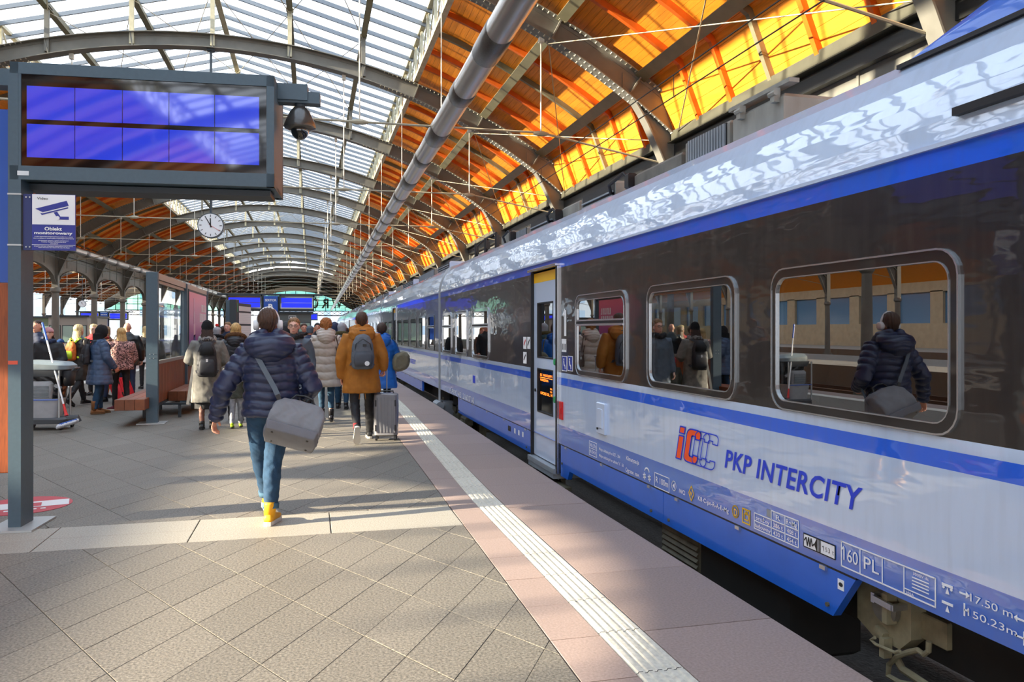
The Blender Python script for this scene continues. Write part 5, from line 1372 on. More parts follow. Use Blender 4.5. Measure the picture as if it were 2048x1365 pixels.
_L.new(_t.outputs['Object'], _s.inputs[0]); _L.new(_s.outputs['Z'], _mr.inputs[0]); _L.new(_mr.outputs[0], _r.inputs[0]); _L.new(_r.outputs[0], _N['Principled BSDF'].inputs['Base Color'])
_r.color_ramp.elements[0].color = (*lin('#6a3f9a'), 1); _r.color_ramp.elements[1].color = (*lin('#e0607f'), 1); _N['Principled BSDF'].inputs['Roughness'].default_value = .3
windbreak(14.6, 'dark steel post screen with clear glass bay and pink poster, closest one', True, 'long reddish wooden bench under the glass screen with the pink poster, closest one')
windbreak(27.6, 'dark steel glass screen further along the platform behind the timetable stand', False, 'long reddish wooden bench further along the platform behind the timetable stand')
# ---- timetable stand
ts = tag(empty('timetable_stand', (-2.42, 27.0, 0), math.radians(78)), 'black timetable stand with white sheets beside the second bench', 'timetable stand')
b = MB(); b.box((0, 0, 1.3), (.34, .2, 2.6), bev=.01); b.build('post', m_anth2, ts)
b = MB(); b.box((.95, 0, 1.5), (1.5, .1, 2.0)); c_ = b.build('sheet_case', m_anth2, ts); SG_ = 1
b = MB(); b.box((.95, -.055, 2.32), (1.4, .006, .16)); b.build('heading_sheet', m_sgrey, c_)
for (z, h) in ((2.0, .36), (1.35, .8)):
    b = MB(); b.box((.95, -.055, z), (1.4, .006, h)); s_ = b.build('timetable_sheet', m_white, c_)
    b = MB()
    for i in range(int(h / .06)): b.box((.95, -.06, z - h / 2 + .04 + .06 * i), (1.25, .003, .012))
    b.build('timetable_print', m_sgrey, s_)
b = MB(); b.box((0, -.103, 2.35), (.05, .004, .3)); b.build('status_strip', m_green, ts)
# ---- sector sign with twin displays
def sector(pos, letter, label, s=1.0):
    r = tag(empty('sector_display', pos), label, 'display', 'departure display gantries')
    zl = 2.82; w, h, d = 2.06, .95, .5
    for x0, nm in ((-2.52, 'a'), (.55, 'b')):
        e = empty('display_unit', (x0, 0, 0), 0, r); f = display_box(e, 0, w, h, zl, d); f.build('display_frame', m_anth2, e)
        s_ = MB(); s_.box((w / 2, .012, zl + h / 2), (w - .13, .012, h - .17)); sc = s_.build('screen', m_screen, e)
        for rr in (0, 1): p = MB(); p.box((w / 2, .004, zl + h * (.335 if rr == 0 else .66)), (w - .24, .006, h * .3)); p.build('display_panel', m_blue_far, e)
    b = MB(); b.box((.04, .25, zl + h + .02), (6.2, .2, .12)); b.build('top_beam', m_anth2, r)
    b = MB(); b.box((.04, .1, 2.35), (.82, .12, 2.7)); b.build('sector_panel', m_bluesign, r)
    place_text('lettering', 'SEKTOR', m_white, r, (-.3, .035, 3.38), (1, 0, 0), (0, 0, 1), width=.68, height=.14, bold=.02); place_text('lettering', letter, m_white, r, (-.1, .035, 2.92), (1, 0, 0), (0, 0, 1), width=.27, height=.3, bold=.03)
    for x in (-.42, .5): b = MB(); b.box((x, .25, 1.85), (.12, .14, 3.7)); b.build('post', m_anth2, r)
pb_ = P3(540, 661, 48); sector((pb_.x, pb_.y, 0), 'B', 'sector B sign with two blue departure displays over the platform crowd')
pa_ = P3(207, 661, 92); sector((pa_.x, pa_.y, -.02), 'A', 'sector A sign with two blue displays on the neighbouring platform')
sd = tag(empty('single_display', P3(614, 661, 90).xy.to_3d()), 'small single blue display on a pole at the far end of the platform', 'display', 'departure display gantries')
e = MB(); f = display_box(sd, 0, 1.2, .8, 2.75, .4); f.build('display_frame', m_anth2, sd)
b = MB(); b.box((.6, -.004, 3.15), (1.05, .01, .6)); b.build('display_panel', m_blue_far, sd); b = MB(); b.box((.1, .2, 1.4), (.12, .14, 2.8)); b.build('post', m_anth2, sd)
# ---- kiosks
def kiosk(pos, w, d, h, label, mm, sign=False):
    k = tag(empty('platform_kiosk', pos), label, 'kiosk', 'kiosks on the platforms')
    b = MB(); b.box((0, d / 2, h / 2), (w, d, h)); b.build('kiosk_body', mm, k); b = MB(); b.box((0, d / 2, h + .06), (w + .3, d + .3, .14)); b.build('flat_roof', m_anth2, k)
    for i in range(3):
        b = MB(); b.box((-w / 2 + w * (i + .5) / 3, -.012, h * .52), (w / 3 - .1, .03, h * .5)); f_ = b.build('window', m_anth2, k); b = MB(); b.box((-w / 2 + w * (i + .5) / 3, -.03, h * .52), (w / 3 - .2, .012, h * .46)); b.build('pane', mat('kiosk_glass', '#7d9a8c', .1), f_)
    if sign:
        b = MB()
        for (x, z, ww, hh) in ((0, .2, .5, .03), (0, -.03, .5, .03), (-.25, .085, .03, .25), (.25, .085, .03, .25), (-.1, .08, .12, .07), (.1, .08, .12, .07)): b.box((x + .1, -.02, h - .38 + z), (ww, .01, hh))
        b.build('kiosk_symbol', m_white, k)
kk = P3(582, 661, 58); kiosk((kk.x, kk.y, 0), 2.9, 4, 2.85, 'dark grey glazed lift kiosk beneath the sector sign', mat('kiosk_dark', '#59605f', .4), True)
kk = P3(136, 661, 58); kiosk((kk.x, kk.y, -.02), 2.6, 6, 2.6, 'pale grey kiosk on the neighbouring platform beyond the columns', mat('kiosk_pale', '#9a9892', .5))
kk = P3(70, 661, 62); kiosk((kk.x, kk.y, -.02), 2.6, 6, 2.6, 'greenish kiosk on the neighbouring platform nearest the grey post', mat('kiosk_green', '#5f6f5c', .5))
# ---- round floor sticker
st = tag(empty('floor_sticker', (G(50, 1012).x - .02, G(50, 1012).y, .0)), 'round red and white floor sticker on the paving behind the display post', 'sticker')
b = MB(); b.tube([(0, 0, .0), (0, 0, .003)], .40, 40); b.build('sticker_disc', mat('sticker_red', '#c23c48', .5, 0, .1, 20), st)
a_ = math.radians(14); ux, uy = Vector((math.cos(a_), math.sin(a_), 0)), Vector((-math.sin(a_), math.cos(a_), 0))
def sq(x0, x1, y0, y1, z): return [ux * x + uy * y + Vector((0, 0, z)) for x, y in ((x0, y0), (x1, y0), (x1, y1), (x0, y1))]
b = MB(); b.add(sq(-.37, .37, -.13, .13, .0045), [(0, 1, 2, 3)]); b.build('white_band', m_white, st)
b = MB(); b.add(sq(.02, .15, -.10, .06, .006), [(0, 1, 2, 3)]); b.build('red_patch', mat('sticker_red', '#c23c48'), st)
place_text('sticker_lettering', 'STOP', m_white, st, ux * -.2 + uy * -.26 + Vector((0, 0, .0045)), ux, uy, width=.4, height=.08, bold=.02) if False else None
b = MB()
for i in range(6): b.add(sq(-.2 + .07 * i, -.16 + .07 * i, -.24, -.19, .0045), [(0, 1, 2, 3)])
b.build('sticker_marks', m_white, st)
# ---- town buildings outside the far gable
m_town = mat('town_render', '#dcd8d0', .8); m_town2 = mat('town_grey', '#a9b2b8', .7); m_twn = mat('town_window', '#8fa5b8', .3)
for i, (x0, x1, y, h, lab) in enumerate(((-34, -12, 168, 15, 'pale town house beyond the arches of the neighbouring hall'), (-9, 9, 176, 12, 'pale town block straight behind the far gable'), (11, 30, 166, 14, 'pale town block behind the far gable next to the train'), (-64, -38, 170, 16, 'pale town house furthest along beyond the neighbouring hall'))):
    t = tag(empty('street_building', (x0, y, -1)), lab, 'building', 'buildings outside the station')
    b = MB(); b.box(((x1 - x0) / 2, 5, h / 2), (x1 - x0, 10, h)); b.build('facade', m_town if i % 2 == 0 else m_town2, t)
    n = int((x1 - x0) / 3.6); wm = MB(); wm.box((0, 0, 0), (1.4, .12, 1.9)); wme = wm.mesh('window'); wme.materials.append(m_twn)
    for r in range(3):
        for c in range(n): link('window', wme, t, (2 + c * (x1 - x0 - 4) / max(n - 1, 1), -.02, 2.6 + 3.6 * r))
# ---- luggage
def soft_box(m, w, d, h, z0, p=4., n=24, taper=.97, c=(0, 0)):
    m.loft([((c[0], c[1], z0), (w * .42, 0, 0), (0, d * .38, 0)), ((c[0], c[1], z0 + .02), (w * .5 * taper, 0, 0), (0, d * .5 * taper, 0)), ((c[0], c[1], z0 + h * .3), (w * .5, 0, 0), (0, d * .5, 0)), ((c[0], c[1], z0 + h * .7), (w * .5, 0, 0), (0, d * .5, 0)), ((c[0], c[1], z0 + h - .02), (w * .5 * taper, 0, 0), (0, d * .5 * taper, 0)), ((c[0], c[1], z0 + h), (w * .42, 0, 0), (0, d * .38, 0))], n, power=p)
def suitcase(pos, rz, w, d, h, label, shell, handle, tilt=0., hx=0., wheels=True):
    s = tag(empty('suitcase', pos, rz), label, 'suitcase', None); s.rotation_euler = (tilt, 0, rz)
    b = MB(); soft_box(b, w, d, h, .06, 5.); b.build('shell', shell, s, angle=50)
    b = MB(); k = 0
    for x in (-.36, -.2, -.06, .06, .2, .36): b.box((x * w, -d * .497, .06 + h * .5), (.018, .012, h * .82), bev=.004)
    b.build('shell_rib', shell, s)
    b = MB(); b.loft([((0, -.012, .06), (w * .43, 0, 0), (0, .0, 0)), ((0, -.012, .06), (w * .43, 0, 0), (0, .0, 0))], 4) if False else None
    for z in (.2, .78):
        for x in (-.40, .40): b.box((x * w, -d * .5, .06 + h * z), (.02, .02, .09))
    b.build('corner_guard', m_black, s)
    for x in (-.38, .38):
        for y in (-.38, .38): b = MB(); b.tube([(x * w - .015, y * d, .028), (x * w + .015, y * d, .028)], .028, 12); b.box((x * w, y * d, .055), (.03, .04, .03)); b.build('wheel', m_black, s)
    b = MB()
    for x in (-.07, .07): b.tube([(hx + x, d * .3, .06 + h - .03), (hx + x, d * .3, handle)], .009, 8)
    b.tube([(hx - .085, d * .3, handle), (hx + .085, d * .3, handle)], .014, 8, caps='round'); b.build('pull_handle', m_galv, s)
    b = MB(); b.tube([(-.1, 0, .06 + h - .01), (-.1, 0, .06 + h + .03), (.1, 0, .06 + h + .03), (.1, 0, .06 + h - .01)], .011, 8); b.build('carry_handle', m_black, s)
    return s
m_case = mat('grey_case', '#7b7a7e', .35, 0, .05, 10, coat=.3)
gp = G(773, 880); suitcase((gp.x, gp.y + .02, 0), -.18, .35, .27, .62, 'grey hard-shell suitcase pulled by the man in the ochre parka', m_case, 1.19, hx=-.07)
gp = G(247, 806); suitcase((gp.x + .06, gp.y, 0), math.radians(60), .42, .28, .50, 'bright red trolley case pulled by the bald man in black', mat('red_case', '#cf1626', .5, 0, .08, 8), 1.0, tilt=math.radians(-24))
# ================================================================ PEOPLE
m_skin = mat('skin', '#d79a80', .5, 0, .06, 30); m_skin2 = mat('skin_pale', '#e0b09a', .5, 0, .06, 30)
m_eye = mat('eye_white', '#e8e4de', .2); m_iris = mat('iris', '#2e241c', .2); m_lip = mat('lip', '#b0605a', .5)
def fabric(name, c, rough=.75, noise=.10, bump=.15): return mat('cloth_' + name, c, rough, 0, noise, 14, bump=bump, bscale=220)
def hairm(name, c): return mat('hair_' + name, c, .5, 0, .28, 60, stretch=(1, 1, .25), bump=.5, bscale=130)
def remesh(mb, vox, smooth=2, disp=None, scale=1.):
    """Fuse overlapping closed solids into one skin; returns a mesh."""
    me = bpy.data.meshes.new('tmp'); me.from_pydata([tuple(v) for v in mb.v], [], mb.f)
    bm = bmesh.new(); bm.from_mesh(me); bmesh.ops.recalc_face_normals(bm, faces=bm.faces); bm.to_mesh(me); bm.free()
    o = bpy.data.objects.new('tmp', me); COL.objects.link(o)
    r = o.modifiers.new('r', 'REMESH'); r.mode = 'VOXEL'; r.voxel_size = vox; r.use_smooth_shade = True
    dg = bpy.context.evaluated_depsgraph_get(); dg.update()
    out = bpy.data.meshes.new_from_object(o.evaluated_get(dg)); bpy.data.objects.remove(o); bpy.data.meshes.remove(me)
    n = len(out.vertices); co = np.empty(n * 3, np.float32); out.vertices.foreach_get('co', co); co = co.reshape(-1, 3).astype(float)
    e = np.empty(len(out.edges) * 2, np.int32); out.edges.foreach_get('vertices', e); e = e.reshape(-1, 2)
    deg = np.bincount(e.ravel(), minlength=n).astype(float)[:, None]
    for _ in range(smooth):
        acc = np.stack([np.bincount(e[:, 0], co[e[:, 1], k], n) + np.bincount(e[:, 1], co[e[:, 0], k], n) for k in range(3)], 1)
        co = .5 * co + .5 * acc / np.maximum(deg, 1)
    out.vertices.foreach_set('co', co.ravel()); out.update()
    if disp is not None:
        no = np.empty(n * 3, np.float32); out.vertices.foreach_get('normal', no); no = no.reshape(-1, 3)
        co = co + no * disp(co)[:, None]
    out.vertices.foreach_set('co', (co * scale).ravel()); out.polygons.foreach_set('use_smooth', [True] * len(out.polygons)); out.update()
    out.materials.clear()
    return out
def wob(co, f, s=0.):
    x, y, z = co[:, 0] * f + s, co[:, 1] * f + 2 * s, co[:, 2] * f
    return (np.sin(x * 1.7 + 1.3 * np.sin(z * 1.1 + s)) * np.sin(z * 1.3 + 1.7 * np.sin(y * 1.2)) + .5 * np.sin(3.1 * x + 2.3 * z) * np.sin(2.7 * y - 1.9 * z + s)) / 1.5
def segdist(co, a, b):
    a, b = np.array(a, float), np.array(b, float); d = b - a; L = np.linalg.norm(d); t = np.clip((co - a) @ d / (L * L), -.2, 1.2)
    return np.linalg.norm(co - (a + t[:, None] * d), axis=1), t * L
def quilt(axes, amp, wr=.003, seed=0.):
    """Puffed bands: ridges between seams spaced along the nearest axis (a, b, period, reach)."""
    def f(co):
        best = np.full(len(co), 9.); val = np.zeros(len(co))
        for a, b, per, reach in axes:
            d, s = segdist(co, a, b); d = d / reach; w = np.abs(np.sin(PI * (s + .006 * np.sin(co[:, 0] * 23 + seed)) / per)) ** .55
            k = d < best; best[k] = d[k]; val[k] = w[k]
        return amp * (val - .75) + wr * wob(co, 26., seed)
    return f
def wrinkle(amp, f=22., seed=0.):
    return lambda co: amp * wob(co, f, seed)
def mesh_obj(me, name, m, parent):
    me.materials.append(m); me.name = name; return link(name, me, parent)

def head_solids(b, hc, big=1., face=True):
    x, y, z = hc
    b.ball((x, y - .012, z + .02), (.076 * big, .094 * big, .098 * big), 20)
    b.loft([((x, y + .030, z - .118), (.030, 0, 0), (0, .030, 0)), ((x, y + .022, z - .095), (.050, 0, 0), (0, .058, 0)), ((x, y + .01, z - .04), (.064, 0, 0), (0, .080, 0)), ((x, y + .005, z + .02), (.068, 0, 0), (0, .084, 0)), ((x, y, z + .07), (.05, 0, 0), (0, .06, 0))], 16)
    if face:
        b.loft([((x, y + .085, z + .012), (.010, 0, 0), (0, .012, 0)), ((x, y + .098, z - .018), (.014, 0, 0), (0, .018, 0)), ((x, y + .092, z - .034), (.018, 0, 0), (0, .018, 0)), ((x, y + .082, z - .042), (.010, 0, 0), (0, .010, 0))], 10)
        b.ball((x, y + .072, z + .028), (.052, .022, .012), 12); b.ball((x, y + .075, z - .072), (.024, .018, .014), 10)
    for s in (-1, 1): b.ball((x + s * .078, y - .012, z - .008), (.014, .022, .032), 10)
def hand_solids(b, wrist, elbow, side, curl=.5, nh=1., n=8, flip=1, fing=None):
    """Palm, four unequal bent fingers and a thumb continuing the forearm."""
    w, e = Vector(wrist), Vector(elbow); d = (w - e).normalized()
    t = Vector((-side * .25, 1, 0)) * flip; t = (t - d * t.dot(d)).normalized()      # thumb side (forward)
    nrm = d.cross(t).normalized() * side                                               # back of the hand (outwards)
    if nrm.x * side < 0 : nrm = -nrm
    p0 = w; p1 = w + d * .085 * nh
    b.loft([(p0 - d * .02, t * .026, nrm * .018), (p0 + d * .02, t * .030, nrm * .016), (p0 + d * .06, t * .040, nrm * .015), (p1, t * .040, nrm * .013), (p1 + d * .01, t * .034, nrm * .010)], 12)
    F = fing if fing is not None else b
    for k, (off, L, fan) in enumerate(((.031, .070, .10), (.0105, .080, .03), (-.0105, .073, -.04), (-.030, .057, -.12))):
        a = p1 + t * off - d * .016; dirs = (d + t * fan).normalized(); pts = [a]
        for j, fr in enumerate((.48, .30, .22)):
            ang = curl * (.55, 1.0, .8)[j] * (1 + .12 * k)
            dirs = (Matrix.Rotation(ang if (d.cross(-nrm)).dot(t) > 0 else -ang, 3, t) @ dirs)
            pts.append(pts[-1] + dirs * (L + (.016 if j == 0 else 0)) * fr * nh)
        F.tube(pts, [.0095, .0092, .0085, .0070], n, caps='round')
    a = p0 + d * .025 + t * .022; td = (d * .62 + t * .70 - nrm * .35).normalized(); c1 = a + td * .046; td2 = (td + d * .7 - nrm * .25).normalized()
    F.tube([a - td * .012, c1, c1 + td2 * .034], [.0145, .0115, .008], n, caps='round')

def leg_pts(side, a, k, lat=(0., 0.), hipx=.095):
    """hip, knee, ankle for swing a (deg forward) and knee bend k."""
    hip = Vector((side * hipx, 0, .93)); ar = math.radians(a); kn = hip + Vector((lat[0], math.sin(ar), -math.cos(ar))) * .435
    br = math.radians(a - k); an = kn + Vector((lat[1], math.sin(br), -math.cos(br))) * .42
    return hip, kn, an
def shoe(parent, an, pitch, yaw, S, up, sole, shaft=0., white=.02, heel=.0, shm=None, wide=1.):
    """Upper and sole; ankle at an, pitched so that a lifted heel shows its sole."""
    M = Matrix.Translation(Vector(an) * S) @ Matrix.Rotation(yaw, 4, 'Z') @ Matrix.Rotation(pitch, 4, 'X') @ Matrix.Scale(S, 4)
    b = MB(); w = wide
    rows = [(-.075, .026, .030), (-.065, .035, .055), (-.03, .038, .075), (.03, .038, .070), (.07, .041, .050), (.12, .044, .040), (.16, .038, .032), (.185, .022, .02)]
    b.loft([((0, y, -.075 + h / 2 + white * .5), (rx * w, 0, 0), (0, 0, h * .62)) for y, rx, h in rows], 14, power=2.6)
    b.tube([(0, -.02, -.03), (0, -.012, .03 + shaft), (0, -.01, .05 + shaft)], [.044, .046 + .012 * min(shaft / .1, 1), .044 + .014 * min(shaft / .1, 1)], 14)
    b.v = [tuple(M @ Vector(v)) for v in b.v]; o = b.build('shoe', up, parent, smooth=True)
    b = MB(); b.loft([((0, y, 0), (rx * w * 1.08, 0, 0), (0, 0, .001)) for y, rx, h in rows], 4) if False else None
    out = [(-.085, 0), (-.078, .028), (-.03, .038), (.04, .040), (.11, .049), (.16, .042), (.192, .02), (.198, 0)]
    poly = [(y_ * 0 + r * w, y_) for y_, r in [(p[0], p[1]) for p in out]]
    ring = [(r * w, y) for y, r in out] + [(-r * w, y) for y, r in out[::-1][1:-1]]
    b.prism(ring, 'z', -.09, -.09 + white + .008)
    if heel: b.box((0, -.05, -.09 - heel / 2 + .002), (.05, .06, heel))
    b.v = [tuple(M @ Vector(v)) for v in b.v]; b.build('sole', sole, o)
    return o
def person(label, pos, yaw, H=1.75, L=(0, 0), R=(0, 0), latL=(0, 0), latR=(0, 0), armL=None, armR=None, head=(0, 0, 0), skin=None,
           jacket=None, hem=.80, bulk=1., flare=1., jq=None, sleeve=1., trousers=None, leg=1., cuff=None, bare=None, hair=None, hairc=None, hat=None, hatc=None,
           hood=None, hoodm=None, fur=None, scarf=None, shoes=None, sole=None, shaft=0., white=.02, heel=0., face=False, glasses=False, vox=.016, hv=.012, fingers=True,
           curl=.5, toe=(0, 0), collar=True, skirt=None, group='travellers on the platform', quilt_amp=.009, footpitch=(0, 0), torso=None, child=False, sh=.185, headback=0., flip=(1, 1), hs=1.):
    S = H / 1.75; sk = skin or m_skin
    dx, dy, _ = head
    hc = Vector((dx, .015 + dy, 1.635)); sL, sR = Vector((-sh, 0, 1.405)), Vector((sh, 0, 1.405))
    armL = armL or ((-.25, -.03, 1.13), (-.26, .07, .88)); armR = armR or ((.25, -.03, 1.13), (.26, .07, .88))
    eL, wL = Vector(armL[0]), Vector(armL[1]); eR, wR = Vector(armR[0]), Vector(armR[1])
    hL, kL, aL = leg_pts(-1, *L, latL); hR, kR, aR = leg_pts(1, *R, latR)
    # body
    b = MB(); fb = MB()
    head_solids(b, hc, 1., face)
    b.tube([(0, -.01, 1.44), (dx * .5, -.005, 1.50), hc + Vector((0, -.02, -.06))], [.062, .056, .056], 14, caps='round')
    b.loft([((0, 0, .86), (.13, 0, 0), (0, .09, 0)), ((0, 0, 1.05), (.125, 0, 0), (0, .085, 0)), ((0, 0, 1.3), (.15, 0, 0), (0, .095, 0)), ((0, 0, 1.42), (.13, 0, 0), (0, .07, 0)), ((0, 0, 1.48), (.06, 0, 0), (0, .05, 0))], 16)
    for s_, e_, w_ in ((sL, eL, wL), (sR, eR, wR)): b.tube([Vector((0, 0, 1.38)), s_, e_, w_], [.05, .045, .036, .027], 10, caps='round')
    for h_, k_, a_ in ((hL, kL, aL), (hR, kR, aR)): b.tube([h_ + Vector((0, 0, .02)), h_ * .6 + k_ * .4, k_, k_ * .6 + a_ * .4 + Vector((0, -.012, 0)), a_ + Vector((0, 0, -.02))], [.07, .062, .046, .044, .034], 12, caps='round')
    for i, (w_, e_, sd) in enumerate(((wL, eL, -1), (wR, eR, 1))):
        if fingers: hand_solids(b, w_, e_, sd, curl if not isinstance(curl, tuple) else curl[i], flip=flip[i], fing=fb)
    me = remesh(b, hv, 1, None, S)
    bm = bmesh.new(); bm.from_mesh(me); fm = bpy.data.meshes.new('tmp'); fm.from_pydata([tuple(Vector(v) * S) for v in fb.v], [], fb.f); bm.from_mesh(fm); bpy.data.meshes.remove(fm)
    bmesh.ops.recalc_face_normals(bm, faces=bm.faces); bm.to_mesh(me); bm.free(); me.polygons.foreach_set('use_smooth', [True] * len(me.polygons))
    root = mesh_obj(me, 'person', sk, None); tag(root, label, 'person', group)
    root.rotation_euler = (0, 0, yaw)
    # shoes; put the lower one on the ground
    fz = [];
    for i, (a_, k_, (sw, kn)) in enumerate(((aL, kL, L), (aR, kR, R))):
        pt = math.radians(-max(0, (kn - sw) - 12) * .9) if footpitch[i] is None else math.radians(footpitch[i])
        M = Matrix.Rotation(pt, 4, 'X'); low = min((M @ Vector((0, y, -.09 - heel))).z for y in (-.08, .19)); fz.append(a_.z + low)
        shoe(root, a_, pt, math.radians(toe[i]), S, shoes or m_black, sole or m_black, shaft, white, heel)
    root.location = (pos[0], pos[1], -min(fz) * S + .0)
    # trousers
    if trousers is not None:
        b = MB()
        b.ball((0, -.005, .93), (.165 * leg ** .5, .125 * leg ** .5, .13), 16)
        for h_, k_, a_ in ((hL, kL, aL), (hR, kR, aR)):
            end = a_ + (k_ - a_).normalized() * (cuff if cuff is not None else .0); end = end + Vector((0, -.005, .01))
            b.tube([h_, h_ * .65 + k_ * .35, k_, k_ * .55 + end * .45 + Vector((0, -.012, 0)), end], [.098 * leg, .086 * leg, .065 * leg, .060 * leg, .050 * leg], 16)
        mesh_obj(remesh(b, vox, 2, wrinkle(.005, 30., H * 7), S), 'trousers', trousers, root)
    if skirt is not None:
        b = MB(); z0, z1, r0, m_ = skirt; b.loft([((0, .02, z0), (r0, 0, 0), (0, r0 * .75, 0)), ((0, .01, (z0 + z1) / 2), (r0 * .98, 0, 0), (0, r0 * .75, 0)), ((0, 0, z1), (.16, 0, 0), (0, .12, 0))], 20); mesh_obj(remesh(b, vox, 1, wrinkle(.005, 20., 3), S), 'skirt', m_, root)
    # jacket
    if jacket is not None:
        b = MB(); B = bulk
        prof_ = torso or [(hem, .205 * flare, .150 * flare), (hem + .06, .207 * flare, .155 * flare), ((hem + 1.08) / 2, .200 * (1 + flare) / 2, .148 * (1 + flare) / 2), (1.10, .192, .140), (1.28, .205, .150), (1.37, .190, .135), (1.44, .140, .105), (1.50, .090, .085)]
        b.loft([((dx * max(0, (z - 1.2)) , -.008, z), (rx * B, 0, 0), (0, ry * B, 0)) for z, rx, ry in prof_], 24, power=2.3)
        for s_, e_, w_ in ((sL, eL, wL), (sR, eR, wR)):
            s2 = Vector((s_.x * (.9 + .1 * B), 0, s_.z - .01)); wc = w_ + (e_ - w_).normalized() * .02
            b.tube([Vector((s_.x * .55, 0, 1.37)), s2, (s2 + e_) / 2, e_, (e_ + wc) / 2, wc], [.085 * B, .080 * B * sleeve, .074 * B * sleeve, .066 * B * sleeve, .060 * B * sleeve, .050 * B * sleeve], 16, caps='round')
        if collar: b.tube([(dx * .3, -.01, 1.46), (dx * .5, -.008, 1.535)], [.092, .082], 16)
        dsp = wrinkle(.006, 16., H * 3)
        if jq: dsp = quilt([((0, 0, hem), (0, 0, 1.5), jq, 1.6), (tuple(sL), tuple(eL), jq, .62), (tuple(eL), tuple(wL), jq, .62), (tuple(sR), tuple(eR), jq, .62), (tuple(eR), tuple(wR), jq, .62)], quilt_amp, .004, H)
        mesh_obj(remesh(b, vox, 2, dsp, S), 'jacket', jacket, root)
    if hood == 'down':
        b = MB(); m_ = hoodm or jacket
        b.loft([((dx * .4, -.050, 1.47 + .095), (.088 * hs, 0, 0), (0, .06, 0)), ((dx * .4, -.085, 1.53), (.140 * hs, 0, 0), (0, .10 * hs, 0)), ((dx * .4, -.105, 1.47), (.165 * hs, 0, 0), (0, .110 * hs, 0)), ((dx * .4, -.125, 1.39), (.135 * hs, 0, 0), (0, .092 * hs, 0)), ((dx * .4, -.13, 1.32), (.06 * hs, 0, 0), (0, .05, 0))], 20)
        for s_ in (-1, 1): b.tube([(dx * .4 + s_ * .06, -.09, 1.55), (dx * .4 + s_ * .125, -.01, 1.52), (dx * .4 + s_ * .10, .08, 1.47), (dx * .4 + s_ * .03, .12, 1.42)], [.05, .05, .045, .03], 12, caps='round')
        mesh_obj(remesh(b, vox, 2, (lambda co: .007 * (np.abs(np.sin(co[:, 2] * 62 + np.abs(co[:, 0]) * 14)) ** .6 - .7)) if jq else wrinkle(.007, 30., 2.), S), 'hood', m_, root)
        if fur:
            b = MB(); pts = []
            for i in range(25):
                a = PI * (-.15 + 1.3 * i / 24); pts.append((dx * .4 + .15 * math.cos(a), -.02 - .13 * math.sin(a), 1.50 + .06 * math.sin(a)))
            b.tube(pts, .042, 14, caps='round'); mesh_obj(remesh(b, .012, 0, lambda co: .013 * np.sin(co[:, 0] * 190) * np.sin(co[:, 2] * 170 + co[:, 1] * 120), S), 'fur_trim', fur, root)
    elif hood == 'up':
        b = MB(); m_ = hoodm or jacket; x = dx
        b.ball((x, -.02 + dy, 1.645), (.115, .125, .145), 18); b.loft([((x, -.03, 1.42), (.14, 0, 0), (0, .11, 0)), ((x, -.03, 1.5), (.115, 0, 0), (0, .10, 0)), ((x, -.02, 1.6), (.112, 0, 0), (0, .115, 0))], 16)
        mesh_obj(remesh(b, vox, 2, wrinkle(.006, 30, 1), S), 'hood', m_, root)
        if fur: 
            b = MB(); b.tube([(x + .12 * math.cos(a), .07 + dy, 1.635 + .135 * math.sin(a)) for a in [2 * PI * i / 20 for i in range(21)]], .035, 12, caps='round'); mesh_obj(remesh(b, .012, 0, lambda co: .01 * np.sin(co[:, 0] * 190) * np.sin(co[:, 2] * 170 + co[:, 1] * 120), S), 'fur_trim', fur, root)
    if scarf is not None:
        b = MB(); b.tube([(dx * .5 + .105 * math.cos(a), .01 + .10 * math.sin(a), 1.49 + .015 * math.sin(3 * a)) for a in [2 * PI * i / 16 for i in range(17)]], .045, 12, caps='round'); mesh_obj(remesh(b, vox, 1, wrinkle(.01, 45, 4), S), 'scarf', scarf, root)
    # hair
    hx, hy, hz = hc
    if hair and hat is None or hair in ('long',):
        b = MB(); amp = .004
        if hair in ('short', 'crop'):
            t = .006 if hair == 'crop' else .014
            b.ball((hx, hy - .042, hz + .042), (.078 + t, .078 + t, .090 + t), 20); b.ball((hx, hy - .01, hz + .075), (.066 + t, .075, .052 + t), 18)
            b.loft([((hx, hy - .062, hz - .070), (.040, 0, 0), (0, .028, 0)), ((hx, hy - .060, hz - .02), (.066 + t * .4, 0, 0), (0, .042 + t, 0)), ((hx, hy - .05, hz + .04), (.074, 0, 0), (0, .055, 0))], 14)
        elif hair == 'curly': b.ball((hx, hy - .04, hz + .035), (.104, .108, .112), 20); b.ball((hx, hy - .07, hz - .05), (.085, .06, .07), 14); amp = .014
        elif hair == 'bob': b.ball((hx, hy - .042, hz + .045), (.092, .094, .098), 20); b.ball((hx, hy - .012, hz + .078), (.078, .08, .06), 18); b.loft([((hx, hy - .055, hz - .15), (.085, 0, 0), (0, .05, 0)), ((hx, hy - .05, hz - .06), (.10, 0, 0), (0, .066, 0)), ((hx, hy - .045, hz + .03), (.09, 0, 0), (0, .072, 0))], 16)
        elif hair == 'long':
            if hat is None: b.ball((hx, hy - .042, hz + .045), (.090, .092, .096), 20); b.ball((hx, hy - .012, hz + .078), (.076, .08, .06), 18)
            b.loft([((hx, hy - .105, hz - .36), (.06, 0, 0), (0, .03, 0)), ((hx, hy - .10, hz - .24), (.105, 0, 0), (0, .045, 0)), ((hx, hy - .075, hz - .10), (.102, 0, 0), (0, .056, 0)), ((hx, hy - .05, hz + .02), (.088, 0, 0), (0, .066, 0))], 18)
        f_ = 240. if hair == 'curly' else 120.
